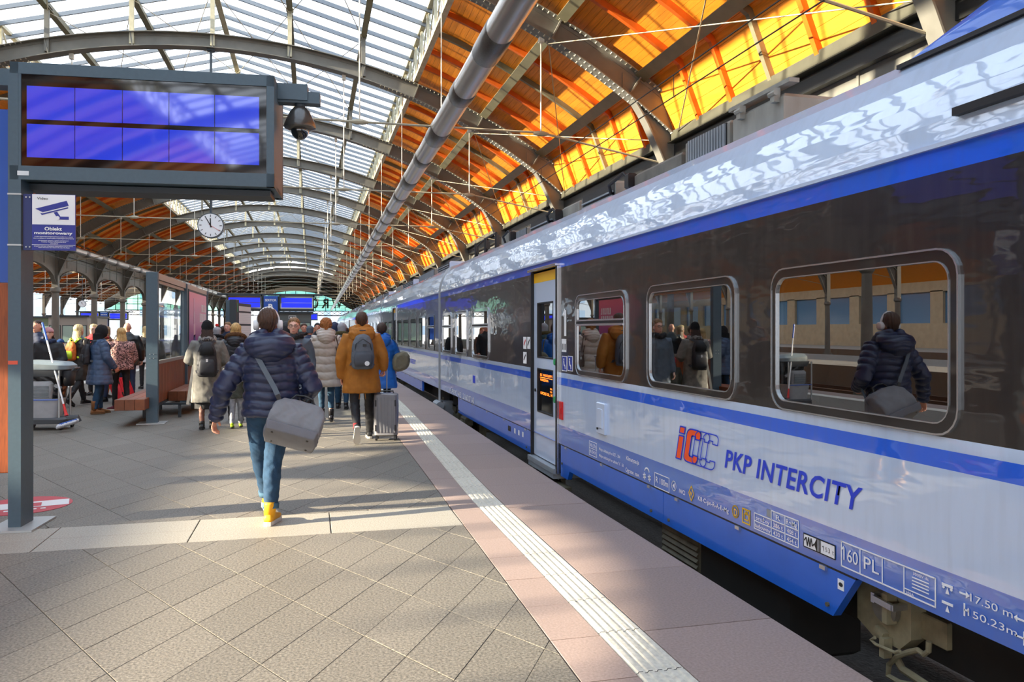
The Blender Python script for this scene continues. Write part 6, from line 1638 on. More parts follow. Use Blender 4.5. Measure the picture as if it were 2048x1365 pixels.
        ds = (lambda co: .012 * np.sin(co[:, 0] * 150 + 2 * np.sin(co[:, 2] * 90)) * np.sin(co[:, 2] * 140 + co[:, 1] * 110)) if hair == 'curly' else (lambda co: amp * np.sin(co[:, 0] * 260 + 9 * np.sin(co[:, 2] * 14)))
        # keep the face free
        me = remesh(b, .009, 1, ds, S); mesh_obj(me, 'hair', hairc, root)
    if hat:
        b = MB()
        if hat in ('beanie', 'pompom', 'tall'):
            top = .145 if hat != 'tall' else .175
            b.loft([((hx, hy - .012, hz + .038), (.090, 0, 0), (0, .106, 0)), ((hx, hy - .012, hz + .055), (.096, 0, 0), (0, .112, 0)), ((hx, hy - .014, hz + .085), (.090, 0, 0), (0, .104, 0)), ((hx, hy - .02, hz + top - .03), (.066, 0, 0), (0, .078, 0)), ((hx, hy - .022, hz + top), (.022, 0, 0), (0, .03, 0))], 22)
            b.loft([((hx, hy - .05, hz - .05), (.080, 0, 0), (0, .062, 0)), ((hx, hy - .04, hz + .05), (.090, 0, 0), (0, .08, 0))], 18)
        elif hat == 'fur': b.ball((hx, hy - .02, hz + .04), (.12, .13, .12), 18)
        mesh_obj(remesh(b, .010, 1, (lambda co: .0025 * np.sin(np.arctan2(co[:, 1] - hy, co[:, 0] - hx) * 34)) if hat != 'fur' else (lambda co: .012 * np.sin(co[:, 0] * 190) * np.sin(co[:, 2] * 170 + co[:, 1] * 120)), S), 'hat', hatc, root)
        if hat == 'pompom': b = MB(); b.ball((hx * S, (hy - .02) * S, (hz + .175) * S), .042 * S, 12); b.build('pompom', mat('pompom_red', '#d62a2a', .8, bump=.6, bscale=90), root, smooth=True)
    if face:
        for s_ in (-1, 1):
            b = MB(); b.ball(tuple(Vector((hx + s_ * .031, hy + .078, hz + .012)) * S), (.013 * S, .010 * S, .008 * S), 10); e_ = b.build('eye', m_eye, root, smooth=True)
            b = MB(); b.ball(tuple(Vector((hx + s_ * .031, hy + .0865, hz + .012)) * S), (.006 * S, .003 * S, .006 * S), 8); b.build('iris', m_iris, e_, smooth=True)
            b = MB(); b.beam(tuple(Vector((hx + s_ * .014, hy + .091, hz + .031)) * S), tuple(Vector((hx + s_ * .048, hy + .080, hz + .032)) * S), .008 * S, .006 * S); b.build('eyebrow', hairc or m_iris, root)
        b = MB(); b.ball(tuple(Vector((hx, hy + .091, hz - .066)) * S), (.022 * S, .006 * S, .006 * S), 10); b.build('mouth', m_lip, root, smooth=True)
    if glasses:
        b = MB()
        for s_ in (-1, 1): b.tube([tuple(Vector((hx + s_ * .034 + .026 * math.cos(a), hy + .105, hz + .010 + .018 * math.sin(a))) * S) for a in [2 * PI * i / 14 for i in range(15)]], .0028 * S, 6); b.tube([tuple(Vector((hx + s_ * .06, hy + .105, hz + .014)) * S), tuple(Vector((hx + s_ * .082, hy, hz + .014)) * S)], .0025 * S, 6)
        b.tube([tuple(Vector((hx - .01, hy + .107, hz + .012)) * S), tuple(Vector((hx + .01, hy + .107, hz + .012)) * S)], .0025 * S, 6); b.build('glasses', m_black, root)
    root['_s'] = S
    return root, S, dict(wL=wL * S, wR=wR * S, eL=eL * S, eR=eR * S, hc=hc * S)
def on(u, v): g = G(u, v); return (g.x, g.y)
def at(u, zc): p = P3(u, VPV, zc); return (p.x, p.y)
def carried(name, label, cat, who, group=None):
    """A top-level thing carried by a person: placed at the person's own spot and heading."""
    r = who[0]; return tag(empty(name, r.location, r.rotation_euler.z), label, cat, group)

# ---- cloth and hair colours
navy = fabric('navy_quilt', '#232c4a', .38, .08, .05); ochre = fabric('ochre_cotton', '#a8691c', .75, .12); cream = fabric('cream_quilt', '#b9aea2', .45, .05, .05)
coatg = fabric('grey_wool', '#7c7a74', .9, .25, .5); blackc = fabric('black', '#17171b', .7); bquilt = fabric('black_quilt', '#1a1c24', .4, .08, .05)
jeans = fabric('blue_denim', '#1f415e', .85, .22, .3); djeans = fabric('dark_denim', '#22435c', .85, .15, .3); blueq = fabric('blue_coat', '#1560b4', .5, .08, .05); steelq = fabric('slate_blue_quilt', '#3a506e', .45, .1, .05)
beige = fabric('beige', '#b6a48e', .8); olive = fabric('olive', '#5b5636', .8); teal = fabric('teal', '#28474f', .7); greyc = fabric('mid_grey', '#55606a', .7); redc = fabric('red', '#a61f2a', .8); darkb = fabric('dark_blue', '#1c2a48', .7); brownc = fabric('brown', '#5c3a26', .8); orangec = fabric('orange', '#c8641e', .7); lightg = fabric('light_grey', '#9b9ba0', .7)
furb = mat('fur_brown', '#7a5230', .9, 0, .4, 80, bump=1., bscale=160); furk = mat('fur_black', '#15151a', .9, 0, .4, 80, bump=1., bscale=160); furo = mat('fur_olive', '#6a5f3a', .9, 0, .4, 80, bump=1., bscale=160)
hbrown = hairm('brown', '#4a3325'); hdark = hairm('dark_brown', '#35231a'); hblond = hairm('blonde', '#caa468'); hginger = hairm('ginger', '#b0713a'); hlight = hairm('light_brown', '#8a6844'); hblack = hairm('black', '#1b1614'); hfair = hairm('fair', '#d8bd86')
yellowb = mat('boot_yellow', '#e0a010', .55, 0, .08, 20); tanb = mat('boot_tan', '#8a5a30', .7, 0, .15, 20); maroon = mat('sneaker_maroon', '#6a1f33', .6); soleW = mat('sole_white', '#d9d4c8', .6); soleB = mat('sole_brown', '#6b4a2a', .7); neon = mat('shoe_neon', '#a8c818', .6, 0, .5, 14)
tights = fabric('sheer_tights', '#6a4438', .6, .05, .0)
# ---- the man in the navy quilted jacket
p = on(541, 1050)
WN = person('man in a navy quilted jacket walking away with a grey duffel bag and white headphones', (p[0] + .0, p[1] + .12), math.radians(2), 1.76,
    L=(23, 8), R=(-6, 2), latL=(.0, .15), latR=(-.19, -.04), armL=((-.375, -.05, 1.10), (-.435, .02, .865)), armR=((.335, -.06, 1.10), (.235, .17, .985)), head=(-.025, .01, 0),
    jacket=navy, hem=.865, bulk=1.14, jq=.072, sleeve=1.08, trousers=jeans, leg=1.17, cuff=.055, hair='crop', hairc=hbrown, hood='down', shoes=yellowb, sole=soleW, shaft=.045, white=.026, toe=(4, -18), vox=.009, hv=.0055, curl=(.55, .6), quilt_amp=.017, skin=m_skin, hs=1.28)
S = WN[1]
b = MB()
hc = WN[2]['hc']
for i in range(1): b.tube([(hc.x + .088 * S * math.cos(a), hc.y - .0 + .0 * math.sin(a), hc.z + .0 + .135 * S * math.sin(a)) for a in [PI * k / 16 for k in range(17)]], .011 * S, 8, caps='round')
hp = carried('headphones', 'white over-ear headphones on the head of the man in navy', 'headphones', WN)
b.build('headband', m_white, hp, smooth=True)
for s_ in (-1, 1):
    b = MB(); b.tube([(hc.x + s_ * .070 * S, hc.y, hc.z - .01), (hc.x + s_ * .082 * S, hc.y, hc.z - .01), (hc.x + s_ * .112 * S, hc.y, hc.z - .01), (hc.x + s_ * .118 * S, hc.y, hc.z - .01)], [.038 * S, .045 * S, .043 * S, .03 * S], 18); b.build('ear_cup', m_white, hp, smooth=True)
# turned-up jean hems
for side, (Lg, lat) in ((-1, ((23, 8), (.0, .15))), (1, ((-6, 2), (-.19, -.04)))):
    h_, k_, a_ = leg_pts(side, *Lg, lat); b = MB(); d_ = (a_ - k_).normalized(); b.tube([(a_ - d_ * .085) * S, (a_ - d_ * .04) * S], [.068 * S, .066 * S], 18); b.build('hem_turn_up', fabric('denim_hem', '#3c6078', .85, .2), WN[0], smooth=True)
# grey duffel bag on a shoulder strap, hanging tilted behind the hip
m_duf = fabric('grey_canvas', '#808286', .8, .06, .2); m_duf2 = fabric('grey_base', '#727379', .85, .06, .2); m_strap = fabric('slate_webbing', '#5f6b76', .7, .05)
df = carried('duffel_bag', 'grey canvas duffel bag slung low behind the man in navy', 'bag', WN)
C = Vector((.195, -.275, .845)); ax = Vector((.84, -.12, -.25)).normalized(); up = Vector((.26, .66, .82)); up = (up - ax * up.dot(ax)).normalized(); bk = ax.cross(up)
def bag(mb, L, hgt, dep, p=3., n=22, zoff=0.):
    rings = []
    for t, s_ in ((-.5, .62), (-.46, .86), (-.36, .98), (-.15, 1.), (.15, 1.), (.36, .98), (.46, .86), (.5, .62)):
        rings.append((C + ax * L * t + up * (hgt * .5 * (s_ - 1) * .55 + zoff), up * hgt * .5 * s_, bk * dep * .5 * (s_ * .3 + .7)))
    mb.loft(rings, n, power=p)
b = MB(); bag(b, .42, .36, .26, 2.4); me = remesh(b, .009, 3, lambda co: .008 * wob(co, 14., 2.) + .003 * wob(co, 45., 1.), 1.); mesh_obj(me, 'bag_body', m_duf, df)
b = MB(); c0 = C - up * .172; pts = [(-.19, -.11), (.19, -.11), (.21, 0), (.19, .11), (-.19, .11), (-.21, 0)]
vs = [c0 + ax * x + bk * y - up * .012 for x, y in pts] + [c0 + ax * x * 1.07 + bk * y * 1.24 + up * .055 for x, y in pts]
b.add(vs, [tuple(range(6))[::-1], tuple(range(6, 12))] + [(i, (i + 1) % 6, 6 + (i + 1) % 6, 6 + i) for i in range(6)]); bp_ = mesh_obj(remesh(b, .007, 3, None, 1.), 'bag_base', m_duf2, df)
for x in (-.14, .14):
    for y in (-.07, .07): q = c0 + ax * x + bk * y - up * .007; b = MB(); b.tube([q, q - up * .010], [.012, .009], 10); b.build('base_stud', m_black, bp_)
def strap(mb, pts, w, nrm, t=.006):
    P_ = [Vector(p_) for p_ in pts]
    for a_, c_ in zip(P_, P_[1:]): mb.beam(a_, c_ + (c_ - a_).normalized() * .004, t, w, up=(c_ - a_).cross(Vector(nrm)))
b = MB(); tl = C + ax * -.205 + up * .09; strap(b, [(-.13, .10, 1.47), (-.155, -.02, 1.50), (-.13, -.16, 1.42), (-.05, -.205, 1.27), (.03, -.225, 1.12), (.055, -.235, 1.06)], .040, (0, -1, .1)); b.build('shoulder_strap', m_strap, df)
b = MB(); strap(b, [(.05, -.235, 1.07), (.07, -.24, 1.02)], .036, (0, -1, .1)); strap(b, [(.07, -.24, 1.02), tuple(tl)], .026, (0, -1, 0)); b.build('strap_clip', m_black, df)
b = MB(); tr = C + ax * .205 + up * .09; strap(b, [(-.13, .10, 1.47), (-.02, .19, 1.3), (.16, .19, 1.14), (.27, .10, 1.06), tuple(tr)], .036, (0, 1, 0)); b.build('front_strap', m_strap, df)
b = MB()
for s_ in (-1, 1):
    h0 = C + up * .155 + bk * s_ * .05; b.tube([h0 + ax * -.10, h0 + ax * -.07 + up * .06, h0 + up * .075 + ax * .0, h0 + ax * .07 + up * .06, h0 + ax * .10], .009, 8)
b.tube([C + ax * .03 + up * .19, C + ax * .03 + up * .22, C + ax * .05 + up * .235], .02, 8); b.build('grab_handle', m_black, df)
b = MB(); strap(b, [C + ax * .06 + up * .15 - bk * .05, C + ax * .10 + up * .10 - bk * .115, C + ax * .10 + up * .0 - bk * .128], .024, tuple(-bk)); b.build('handle_tab', fabric('dark_leather', '#1c1c22', .5), df)

# ---- the man in the ochre parka
p = on(736, 878)
WO = person('man in an ochre hooded parka and black trousers walking away with a grey backpack', (p[0] - .10, p[1] - .12), 0, 1.86, L=(-14, 32), R=(14, 2), latL=(.0, .02), latR=(.03, .03), footpitch=(-62, 0),
    armL=((-.275, -.04, 1.12), (-.27, .02, .88)), armR=((.285, -.05, 1.14), (.30, -.02, .98)), jacket=ochre, hem=.66, bulk=1.12, flare=1.14, sleeve=1.12, trousers=blackc, leg=.98, hair='crop', hairc=hbrown, hood='down', hs=1.12, shoes=mat('sneaker_black', '#1a1a1c', .6), sole=soleW, white=.022, vox=.010, hv=.007, curl=(.5, 1.1), skin=m_skin)
def backpack(label, who, m, m2, w=.30, h=.44, d=.15, z0=1.0, y0=-.155, strapw=.045, top='round', extra=None):
    S_ = who[1]; bpk = carried('backpack', label, 'backpack', who); M = Matrix.Scale(S_, 4)
    b = MB(); b.loft([((0, y0 - d * .55, z0 - .01), (w * .38, 0, 0), (0, d * .36, 0)), ((0, y0 - d * .55, z0 + .02), (w * .47, 0, 0), (0, d * .5, 0)), ((0, y0 - d * .58, z0 + h * .35), (w * .5, 0, 0), (0, d * .55, 0)), ((0, y0 - d * .5, z0 + h * .72), (w * .44, 0, 0), (0, d * .47, 0)), ((0, y0 - d * .38, z0 + h * .92), (w * .32, 0, 0), (0, d * .33, 0)), ((0, y0 - d * .3, z0 + h), (w * .16, 0, 0), (0, d * .16, 0))], 24, power=2.8)
    me = remesh(b, .010, 2, wrinkle(.004, 34, 1), S_); mesh_obj(me, 'bag_body', m, bpk)
    b = MB(); b.loft([((0, y0 - d * 1.02, z0 + .03), (w * .34, 0, 0), (0, d * .16, 0)), ((0, y0 - d * 1.08, z0 + .09), (w * .40, 0, 0), (0, d * .2, 0)), ((0, y0 - d * 1.04, z0 + h * .40), (w * .38, 0, 0), (0, d * .18, 0)), ((0, y0 - d * .95, z0 + h * .50), (w * .3, 0, 0), (0, d * .12, 0))], 18, power=3); b.v = [tuple(Vector(v) * S_) for v in b.v]; b.build('front_pocket', m2, bpk, smooth=True)
    for s_ in (-1, 1):
        b = MB(); strap(b, [Vector(q) * S_ for q in ((s_ * .06, y0 - .01, z0 + h * .95), (s_ * .115, y0 + .03, 1.46), (s_ * .125, .04, 1.475), (s_ * .13, .15, 1.36), (s_ * .16, .13, 1.15), (s_ * .19, .0, 1.05), (s_ * w * .46, y0 - .02, z0 + .06))], strapw * S_, (s_ * .3, -1, .3)); b.build('shoulder_strap', m2, bpk)
    b = MB(); b.tube([Vector(q) * S_ for q in ((-.04, y0 - .03, z0 + h * .96), (-.035, y0 - .04, z0 + h + .05), (.035, y0 - .04, z0 + h + .05), (.04, y0 - .03, z0 + h * .96))], .008 * S_, 8); b.build('top_loop', m2, bpk)
    if extra: extra(bpk, S_, y0 - d, z0, h, w)
    return bpk
def ex_grey(bp_, S_, y, z, h, w):
    b = MB(); b.tube([Vector((.05, y - .035, z + .07)) * S_, Vector((.05, y - .042, z + .07)) * S_], .032 * S_, 16); b.build('round_patch', m_white, bp_)
    b = MB(); b.box(Vector((-w * .42, y + .03, z + .16)) * S_, (.012 * S_, .02 * S_, .11 * S_)); b.build('side_tab', m_white, bp_)
    b = MB(); b.box(Vector((.02, y - .0, z + h * .68)) * S_, (.05 * S_, .02 * S_, .03 * S_)); b.build('loop_patch', m_black, bp_)
    b = MB(); b.tube([Vector(q) * S_ for q in ((-w * .36, y + .02, z + h * .45), (-w * .3, y - .005, z + h * .72), (0, y + .01, z + h * .86), (w * .3, y - .005, z + h * .72), (w * .38, y + .02, z + h * .45))], .005 * S_, 6); b.build('zip', m_black, bp_)
backpack('mid grey backpack with a round white patch on the ochre parka', WO, fabric('grey_nylon', '#5a6068', .6, .1), fabric('dark_grey_nylon', '#474c55', .6, .1), .31, .46, .15, 1.0, -.165, extra=ex_grey)
b = MB(); S = WO[1]
for x in (-.03, .03): b.tube([Vector((x, -.17, .70)) * S, Vector((x * 1.5, -.18, .58)) * S], .004 * S, 6)
b.build('drawstring', ochre, WO[0])
b = MB(); k_ = leg_pts(-1, -14, 32)[2] * S; b.tube([k_ + Vector((0, 0, .0)), k_ + Vector((0, .02, .07))], .042, 12); b.build('red_sock', redc, WO[0])

# ---- the woman in the cream coat
p = on(652, 843)
WC = person('woman in a long cream quilted coat with curly ginger hair walking away', p, 0, 1.75, L=(6, 4), R=(-4, 4), latL=(.04, .02), latR=(-.02, 0), armL=((-.275, .02, 1.14), (-.20, .22, 1.0)), armR=((.28, .0, 1.14), (.22, .2, 1.0)),
    jacket=cream, hem=.56, bulk=1.14, flare=1.10, jq=.135, sleeve=1.1, trousers=djeans, leg=.94, cuff=.10, hair='curly', hairc=hginger, hood='down', shoes=mat('ankle_boot', '#17151a', .35), sole=m_black, shaft=.05, heel=.03, white=.012, vox=.011, quilt_amp=.020)
m_hb = fabric('brown_leather', '#4a342a', .5, .15)
def handbag(label, who, m, c, w, h, d, strap_top, rot=0., name='handbag'):
    S_ = who[1]; r = carried(name, label, 'handbag', who); b = MB(); x, y, z = c
    b.loft([((x, y, z - h / 2), (w * .46, 0, 0), (0, d * .46, 0)), ((x, y, z - h / 2 + .03), (w * .5, 0, 0), (0, d * .5, 0)), ((x, y, z + h * .2), (w * .46, 0, 0), (0, d * .45, 0)), ((x, y, z + h / 2), (w * .36, 0, 0), (0, d * .16, 0))], 20, power=3.); me = remesh(b, .009, 2, wrinkle(.006, 30, 3), S_); mesh_obj(me, 'bag_body', m, r)
    b = MB()
    for o_ in (-.02, .025): b.tube([Vector(q) * S_ for q in ((x - w * .25 + o_, y - .02, z + h * .4), (strap_top[0] - .02 + o_, strap_top[1] - .05, strap_top[2] - .03), (strap_top[0] + o_, strap_top[1], strap_top[2]), (strap_top[0] + .02 + o_, strap_top[1] + .06, strap_top[2] - .05), (x + w * .25 + o_, y + .03, z + h * .4))], .009 * S_, 6)
    b.build('strap', m, r); b = MB(); b.box(Vector((x, y - d * .5, z + h * .05)) * S_, (.03 * S_, .02 * S_, .05 * S_)); b.build('clasp', m_galv, r)
    return r
handbag('brown leather handbag hanging from the shoulder of the woman in cream', WC, m_hb, (.26, -.14, 1.02), .18, .30, .13, (.165, -.05, 1.475))
handbag('dark brown shopper bag on the other arm of the woman in cream', WC, fabric('dark_brown_leather', '#3a2823', .5, .15), (-.30, .02, .96), .12, .30, .22, (-.23, .0, 1.30))

# ---- the person in the bright blue coat with an olive holdall
WB = person('person in a bright blue coat mostly hidden by the man in ochre', at(763, 13.6), 0, 1.70, L=(8, 4), R=(-6, 4), armR=((.29, -.02, 1.12), (.27, .1, .95)), jacket=blueq, hem=.60, bulk=1.18, flare=1.15, jq=.16, trousers=blackc, hair='short', hairc=hdark, hood='down', shoes=m_black)
ob = carried('holdall', 'olive green holdall on the shoulder of the person in bright blue', 'bag', WB); b = MB()
b.loft([((.33 + .0, -.28 + .56 * t, 1.08), (.155 * s_, 0, .03 * s_), (-.0, 0, .17 * s_)) for t, s_ in ((0, .7), (.06, .95), (.3, 1.), (.7, 1.), (.94, .95), (1., .7))], 20, power=2.6); mesh_obj(remesh(b, .010, 2, wrinkle(.008, 22, 5), .97), 'bag_body', fabric('olive_canvas', '#6b6552', .8, .08), ob)
b = MB(); strap(b, [(.30, -.2, 1.2), (.24, -.1, 1.38), (.18, -.02, 1.46), (.22, .1, 1.38), (.30, .2, 1.2)], .035, (1, 0, .6)); b.build('strap', olive, ob)

# ---- the woman in the grey coat
p = on(412, 858)
WG = person('woman in a long grey wool coat and black beanie, seen from behind by the bench', (p[0] + .02, p[1]), math.radians(6), 1.70, L=(-4, 6), R=(8, 4), latL=(.03, 0), latR=(-.03, -.02), armL=((-.29, .02, 1.13), (-.16, .24, 1.08)), armR=((.29, .02, 1.13), (.18, .24, 1.06)), jacket=coatg, hem=.44, bulk=1.12, flare=1.12, sleeve=1.12,
    trousers=tights, leg=.80, cuff=.02, hair='long', hairc=hdark, hat='tall', hatc=fabric('black_knit', '#0e0f14', .9, .2, .8), scarf=fabric('check_scarf', '#8d8984', .9, .4), shoes=m_black, sole=m_black, skirt=(.32, .9, .20, blackc), vox=.011)
def ex_black(bp_, S_, y, z, h, w):
    b = MB(); b.box(Vector((.0, y - .03, z + h * .46)) * S_, (.032 * S_, .012 * S_, .05 * S_)); b.build('white_buckle', m_white, bp_)
    b = MB()
    for s_ in (-1, 1): b.tube([Vector(q) * S_ for q in ((s_ * .12, y - .01, z + .17), (s_ * .09, y - .022, z + .13), (s_ * .045, y - .03, z + .115))], .004 * S_, 6)
    b.build('gold_zip', mat('gold_zip', '#b08a3a', .4, .7), bp_)
    b = MB(); b.loft([((0, y + .02, z + h * .62), (w * .36, 0, 0), (0, .05, 0)), ((0, y - .0, z + h * .78), (w * .34, 0, 0), (0, .07, 0)), ((0, y + .06, z + h * .98), (w * .16, 0, 0), (0, .05, 0))], 16, power=3); b.v = [tuple(Vector(v) * S_) for v in b.v]; b.build('flap', blackc, bp_, smooth=True)
backpack('black backpack with white buckle on the grey wool coat', WG, fabric('black_nylon', '#1d1e24', .6, .1), fabric('black_nylon2', '#25262c', .6, .1), .32, .57, .16, .88, -.165, extra=ex_black)
S = WG[1]; b = MB(); strap(b, [Vector((-.21, -.05, 1.06)) * S, Vector((-.25, -.10, .78)) * S, Vector((-.30, -.12, .42)) * S], .045, (0, -1, 0)); b.build('loose_belt', fabric('belt_cream', '#b8b2a4', .8), WG[0])

# ---- further travellers
WF = person('blonde woman in a black quilted jacket with brown fur-trimmed hood', at(472, 13.9), 0, 1.70, L=(8, 4), R=(-6, 6), jacket=bquilt, hem=.62, bulk=1.22, jq=.11, trousers=blackc, hair='bob', hairc=hblond, hood='down', fur=furb, shoes=m_black, vox=.012, quilt_amp=.012)
p = on(473, 856); WK = person('small child in grey and yellow trousers and neon trainers beside the woman with fur hood', p, 0, 1.08, L=(-8, 10), R=(10, 4), jacket=fabric('kid_dark', '#33362c', .6, .5), hem=.78, trousers=fabric('kid_grey', '#8a8c92', .7, .3), leg=1.15, hat='beanie', hatc=redc, shoes=neon, sole=m_black)
W7 = person('man with glasses in a grey coat over black walking towards the camera', at(588, 11.8), math.radians(176), 1.76, L=(8, 4), R=(-8, 8), jacket=fabric('grey_parka', '#4d5a68', .6), hem=.68, bulk=1.1, trousers=blackc, hair='short', hairc=hlight, face=True, glasses=True, shoes=m_black, vox=.012, hv=.0075, scarf=blackc, skin=m_skin2)
W8 = person('person in a black hood right behind the man in navy', at(572, 12.8), math.radians(10), 1.70, L=(8, 4), R=(-6, 6), jacket=blackc, hem=.7, bulk=1.1, trousers=blackc, hood='up', shoes=m_black, hair=None)
W9 = person('person in a pointed navy hood ahead of the woman in cream', at(669, 17.0), 0, 1.74, L=(8, 4), R=(-6, 6), jacket=darkb, hem=.7, bulk=1.15, trousers=blackc, hood='up', shoes=m_black)
W10 = person('person in a grey beanie and teal jacket with olive fur hood', at(684, 16.0), math.radians(-8), 1.72, L=(8, 4), R=(-6, 6), jacket=teal, hem=.7, bulk=1.12, trousers=djeans, hat='beanie', hatc=lightg, hood='down', fur=furo, shoes=m_black)
W11 = person('man in a beige jacket facing the camera far along the platform', at(608, 21.5), math.radians(185), 1.76, L=(6, 4), R=(-6, 6), jacket=beige, hem=.75, bulk=1.1, trousers=blackc, hair='short', hairc=hbrown, face=True, shoes=m_black, scarf=blackc)
W12 = person('person in a dark blue puffy jacket and grey cap walking away far along the platform', at(620, 19.5), 0, 1.68, L=(6, 4), R=(-6, 6), jacket=darkb, hem=.68, bulk=1.25, jq=.12, trousers=blackc, hat='beanie', hatc=greyc, shoes=m_black)
W13 = person('woman with reddish hair and orange scarf far along the platform', at(627, 24), math.radians(170), 1.66, L=(4, 4), R=(-4, 4), jacket=brownc, hem=.7, trousers=blackc, hair='long', hairc=hginger, face=True, scarf=orangec, shoes=m_black)
W14 = person('dark-haired man in black far along the platform, next to the red-haired woman', at(635, 23), math.radians(180), 1.78, L=(4, 4), R=(-4, 4), jacket=blackc, hem=.75, trousers=blackc, hair='short', hairc=hblack, face=True, shoes=m_black)
W15 = person('person in a grey hat with red pompom beyond the grey wool coat', at(434, 17.0), 0, 1.64, L=(4, 4), R=(-4, 4), jacket=bquilt, hem=.65, bulk=1.15, trousers=blackc, hat='pompom', hatc=lightg, hood='down', fur=furk, shoes=m_black)
W16 = person('dark-haired person in a blue jacket beyond the pompom hat', at(447, 21), 0, 1.68, L=(4, 4), R=(-4, 4), jacket=fabric('royal_blue', '#22479a', .6), hem=.7, trousers=blackc, hair='bob', hairc=hdark, shoes=m_black)
W17 = person('fair man in a dark jacket facing the camera beside the timetable stand', at(455, 20.5), math.radians(165), 1.78, L=(4, 4), R=(-4, 4), jacket=darkb, hem=.7, trousers=blackc, hair='short', hairc=hlight, face=True, shoes=m_black, skin=m_skin2)
W18 = person('distant walker in a black coat near the train doors', at(693, 24), 0, 1.66, L=(12, 4), R=(-10, 14), jacket=blackc, hem=.6, trousers=blackc, hair='short', hairc=hdark, shoes=m_black)
W19 = person('distant walker in brown shoes and a dark coat ahead of the woman in cream', at(681, 19.5), 0, 1.68, L=(14, 4), R=(-10, 20), footpitch=(0, -20), jacket=brownc, hem=.62, trousers=blackc, hair='short', hairc=hdark, shoes=mat('shoe_brown', '#7a3a24', .5), sole=soleW)
# ---- the group by the bench and the cleaning cart
A1 = person('short-haired man in a dark jacket watching from behind the cleaner', at(75, 15.6), math.radians(160), 1.77, L=(3, 2), R=(-3, 2), armL=((-.26, .06, 1.14), (-.05, .24, 1.12)), armR=((.26, .06, 1.14), (.05, .24, 1.15)), jacket=darkb, hem=.72, bulk=1.12, trousers=blackc, hair='crop', hairc=hdark, face=True, shoes=m_black, vox=.013, hv=.009)
p = on(97, 833)
A2 = person('cleaner in a long black coat and pink knitted hat beside the cart', p, math.radians(188), 1.62, L=(3, 2), R=(-3, 2), armL=((-.27, .06, 1.13), (-.14, .25, 1.0)), armR=((.27, .04, 1.12), (.22, .22, .98)), jacket=blackc, hem=.40, bulk=1.22, flare=1.16, trousers=blackc, hat='beanie', hatc=fabric('pink_knit', '#d9a0a4', .9, .2, .8), hair='long', hairc=hdark, face=True, scarf=darkb, shoes=m_black, vox=.012, hv=.009, skin=m_skin2)
A3 = person('child in a blue bobble-less beanie and blue jacket behind the cleaner', at(121, 17.2), math.radians(190), 1.38, L=(3, 2), R=(-3, 2), jacket=fabric('kid_blue', '#2a4a78', .6), hem=.7, bulk=1.15, trousers=blackc, hat='beanie', hatc=fabric('blue_knit', '#27508a', .9, .2, .8), face=True, shoes=m_black, skin=m_skin2)
p = on(158, 812)
A4 = person('blonde woman in a black coat with an orange rucksack, striding away', p, math.radians(-30), 1.70, L=(18, 4), R=(-14, 22), footpitch=(0, -30), jacket=fabric('black_shine', '#25211e', .35), hem=.55, bulk=1.15, trousers=blackc, hair='long', hairc=hfair, shoes=m_black, shaft=.12, vox=.013)
backpack('orange rucksack with a lime strap on the blonde woman in black', A4, orangec, fabric('lime', '#b4d420', .6), .27, .40, .13, 1.0, -.16)
p = on(200, 828)
A5 = person('woman in a slate blue quilted coat with black fur collar and brown boots', p, math.radians(-62), 1.66, L=(4, 4), R=(-6, 4), armL=((-.26, .06, 1.12), (-.16, .26, .98)), armR=((.26, .06, 1.12), (.2, .22, .92)), jacket=steelq, hem=.58, bulk=1.26, flare=1.22, jq=.10, trousers=jeans, leg=1.1, hair=None, hood='up', hoodm=furk, shoes=tanb, sole=soleB, shaft=.12, vox=.012, head=(0, .05, 0))
backpack('small black rucksack on the slate blue quilted coat', A5, fabric('black_nylon', '#1d1e24', .6, .1), fabric('black_nylon2', '#25262c', .6, .1), .28, .40, .14, 1.0, -.19)
leo = bpy.data.materials.new('leopard_print'); leo.use_nodes = True; _N = leo.node_tree.nodes; _L = leo.node_tree.links
_t = _N.new('ShaderNodeTexCoord'); _v = _N.new('ShaderNodeTexVoronoi'); _v.inputs['Scale'].default_value = 34; _r = _N.new('ShaderNodeValToRGB'); _L.new(_t.outputs['Object'], _v.inputs['Vector']); _L.new(_v.outputs['Distance'], _r.inputs[0]); _L.new(_r.outputs[0], _N['Principled BSDF'].inputs['Base Color'])
_r.color_ramp.elements[0].color = (*lin('#c99b94'), 1); _r.color_ramp.elements[0].position = .28; _r.color_ramp.elements[1].color = (*lin('#c99b94'), 1); _r.color_ramp.elements[1].position = .62; _e = _r.color_ramp.elements.new(.34); _e.color = (*lin('#2a1a1c'), 1); _e = _r.color_ramp.elements.new(.55); _e.color = (*lin('#3a2526'), 1); _N['Principled BSDF'].inputs['Roughness'].default_value = .9
p = on(242, 821)
A6 = person('girl in a pink leopard print jacket, black leggings and maroon trainers', p, math.radians(28), 1.62, L=(4, 2), R=(-6, 4), latL=(-.05, .0), armL=((-.27, .05, 1.10), (-.22, .2, .93)), armR=((.27, .02, 1.10), (.2, .2, .98)), jacket=leo, hem=.86, bulk=1.24, sleeve=1.15, trousers=blackc, leg=.94, hair='long', hairc=hblond, shoes=maroon, sole=soleW, toe=(35, -95), vox=.012)
A7 = person('bald man in a black leather jacket seen from behind, pulling the red case', at(255, 18.0), math.radians(20), 1.76, L=(3, 2), R=(-3, 2), armR=((.29, -.04, 1.12), (.30, .0, .9)), jacket=fabric('leather_black', '#141518', .35, .05, .1), hem=.78, bulk=1.18, trousers=darkb, hair=None, shoes=m_black, vox=.013, skin=m_skin)
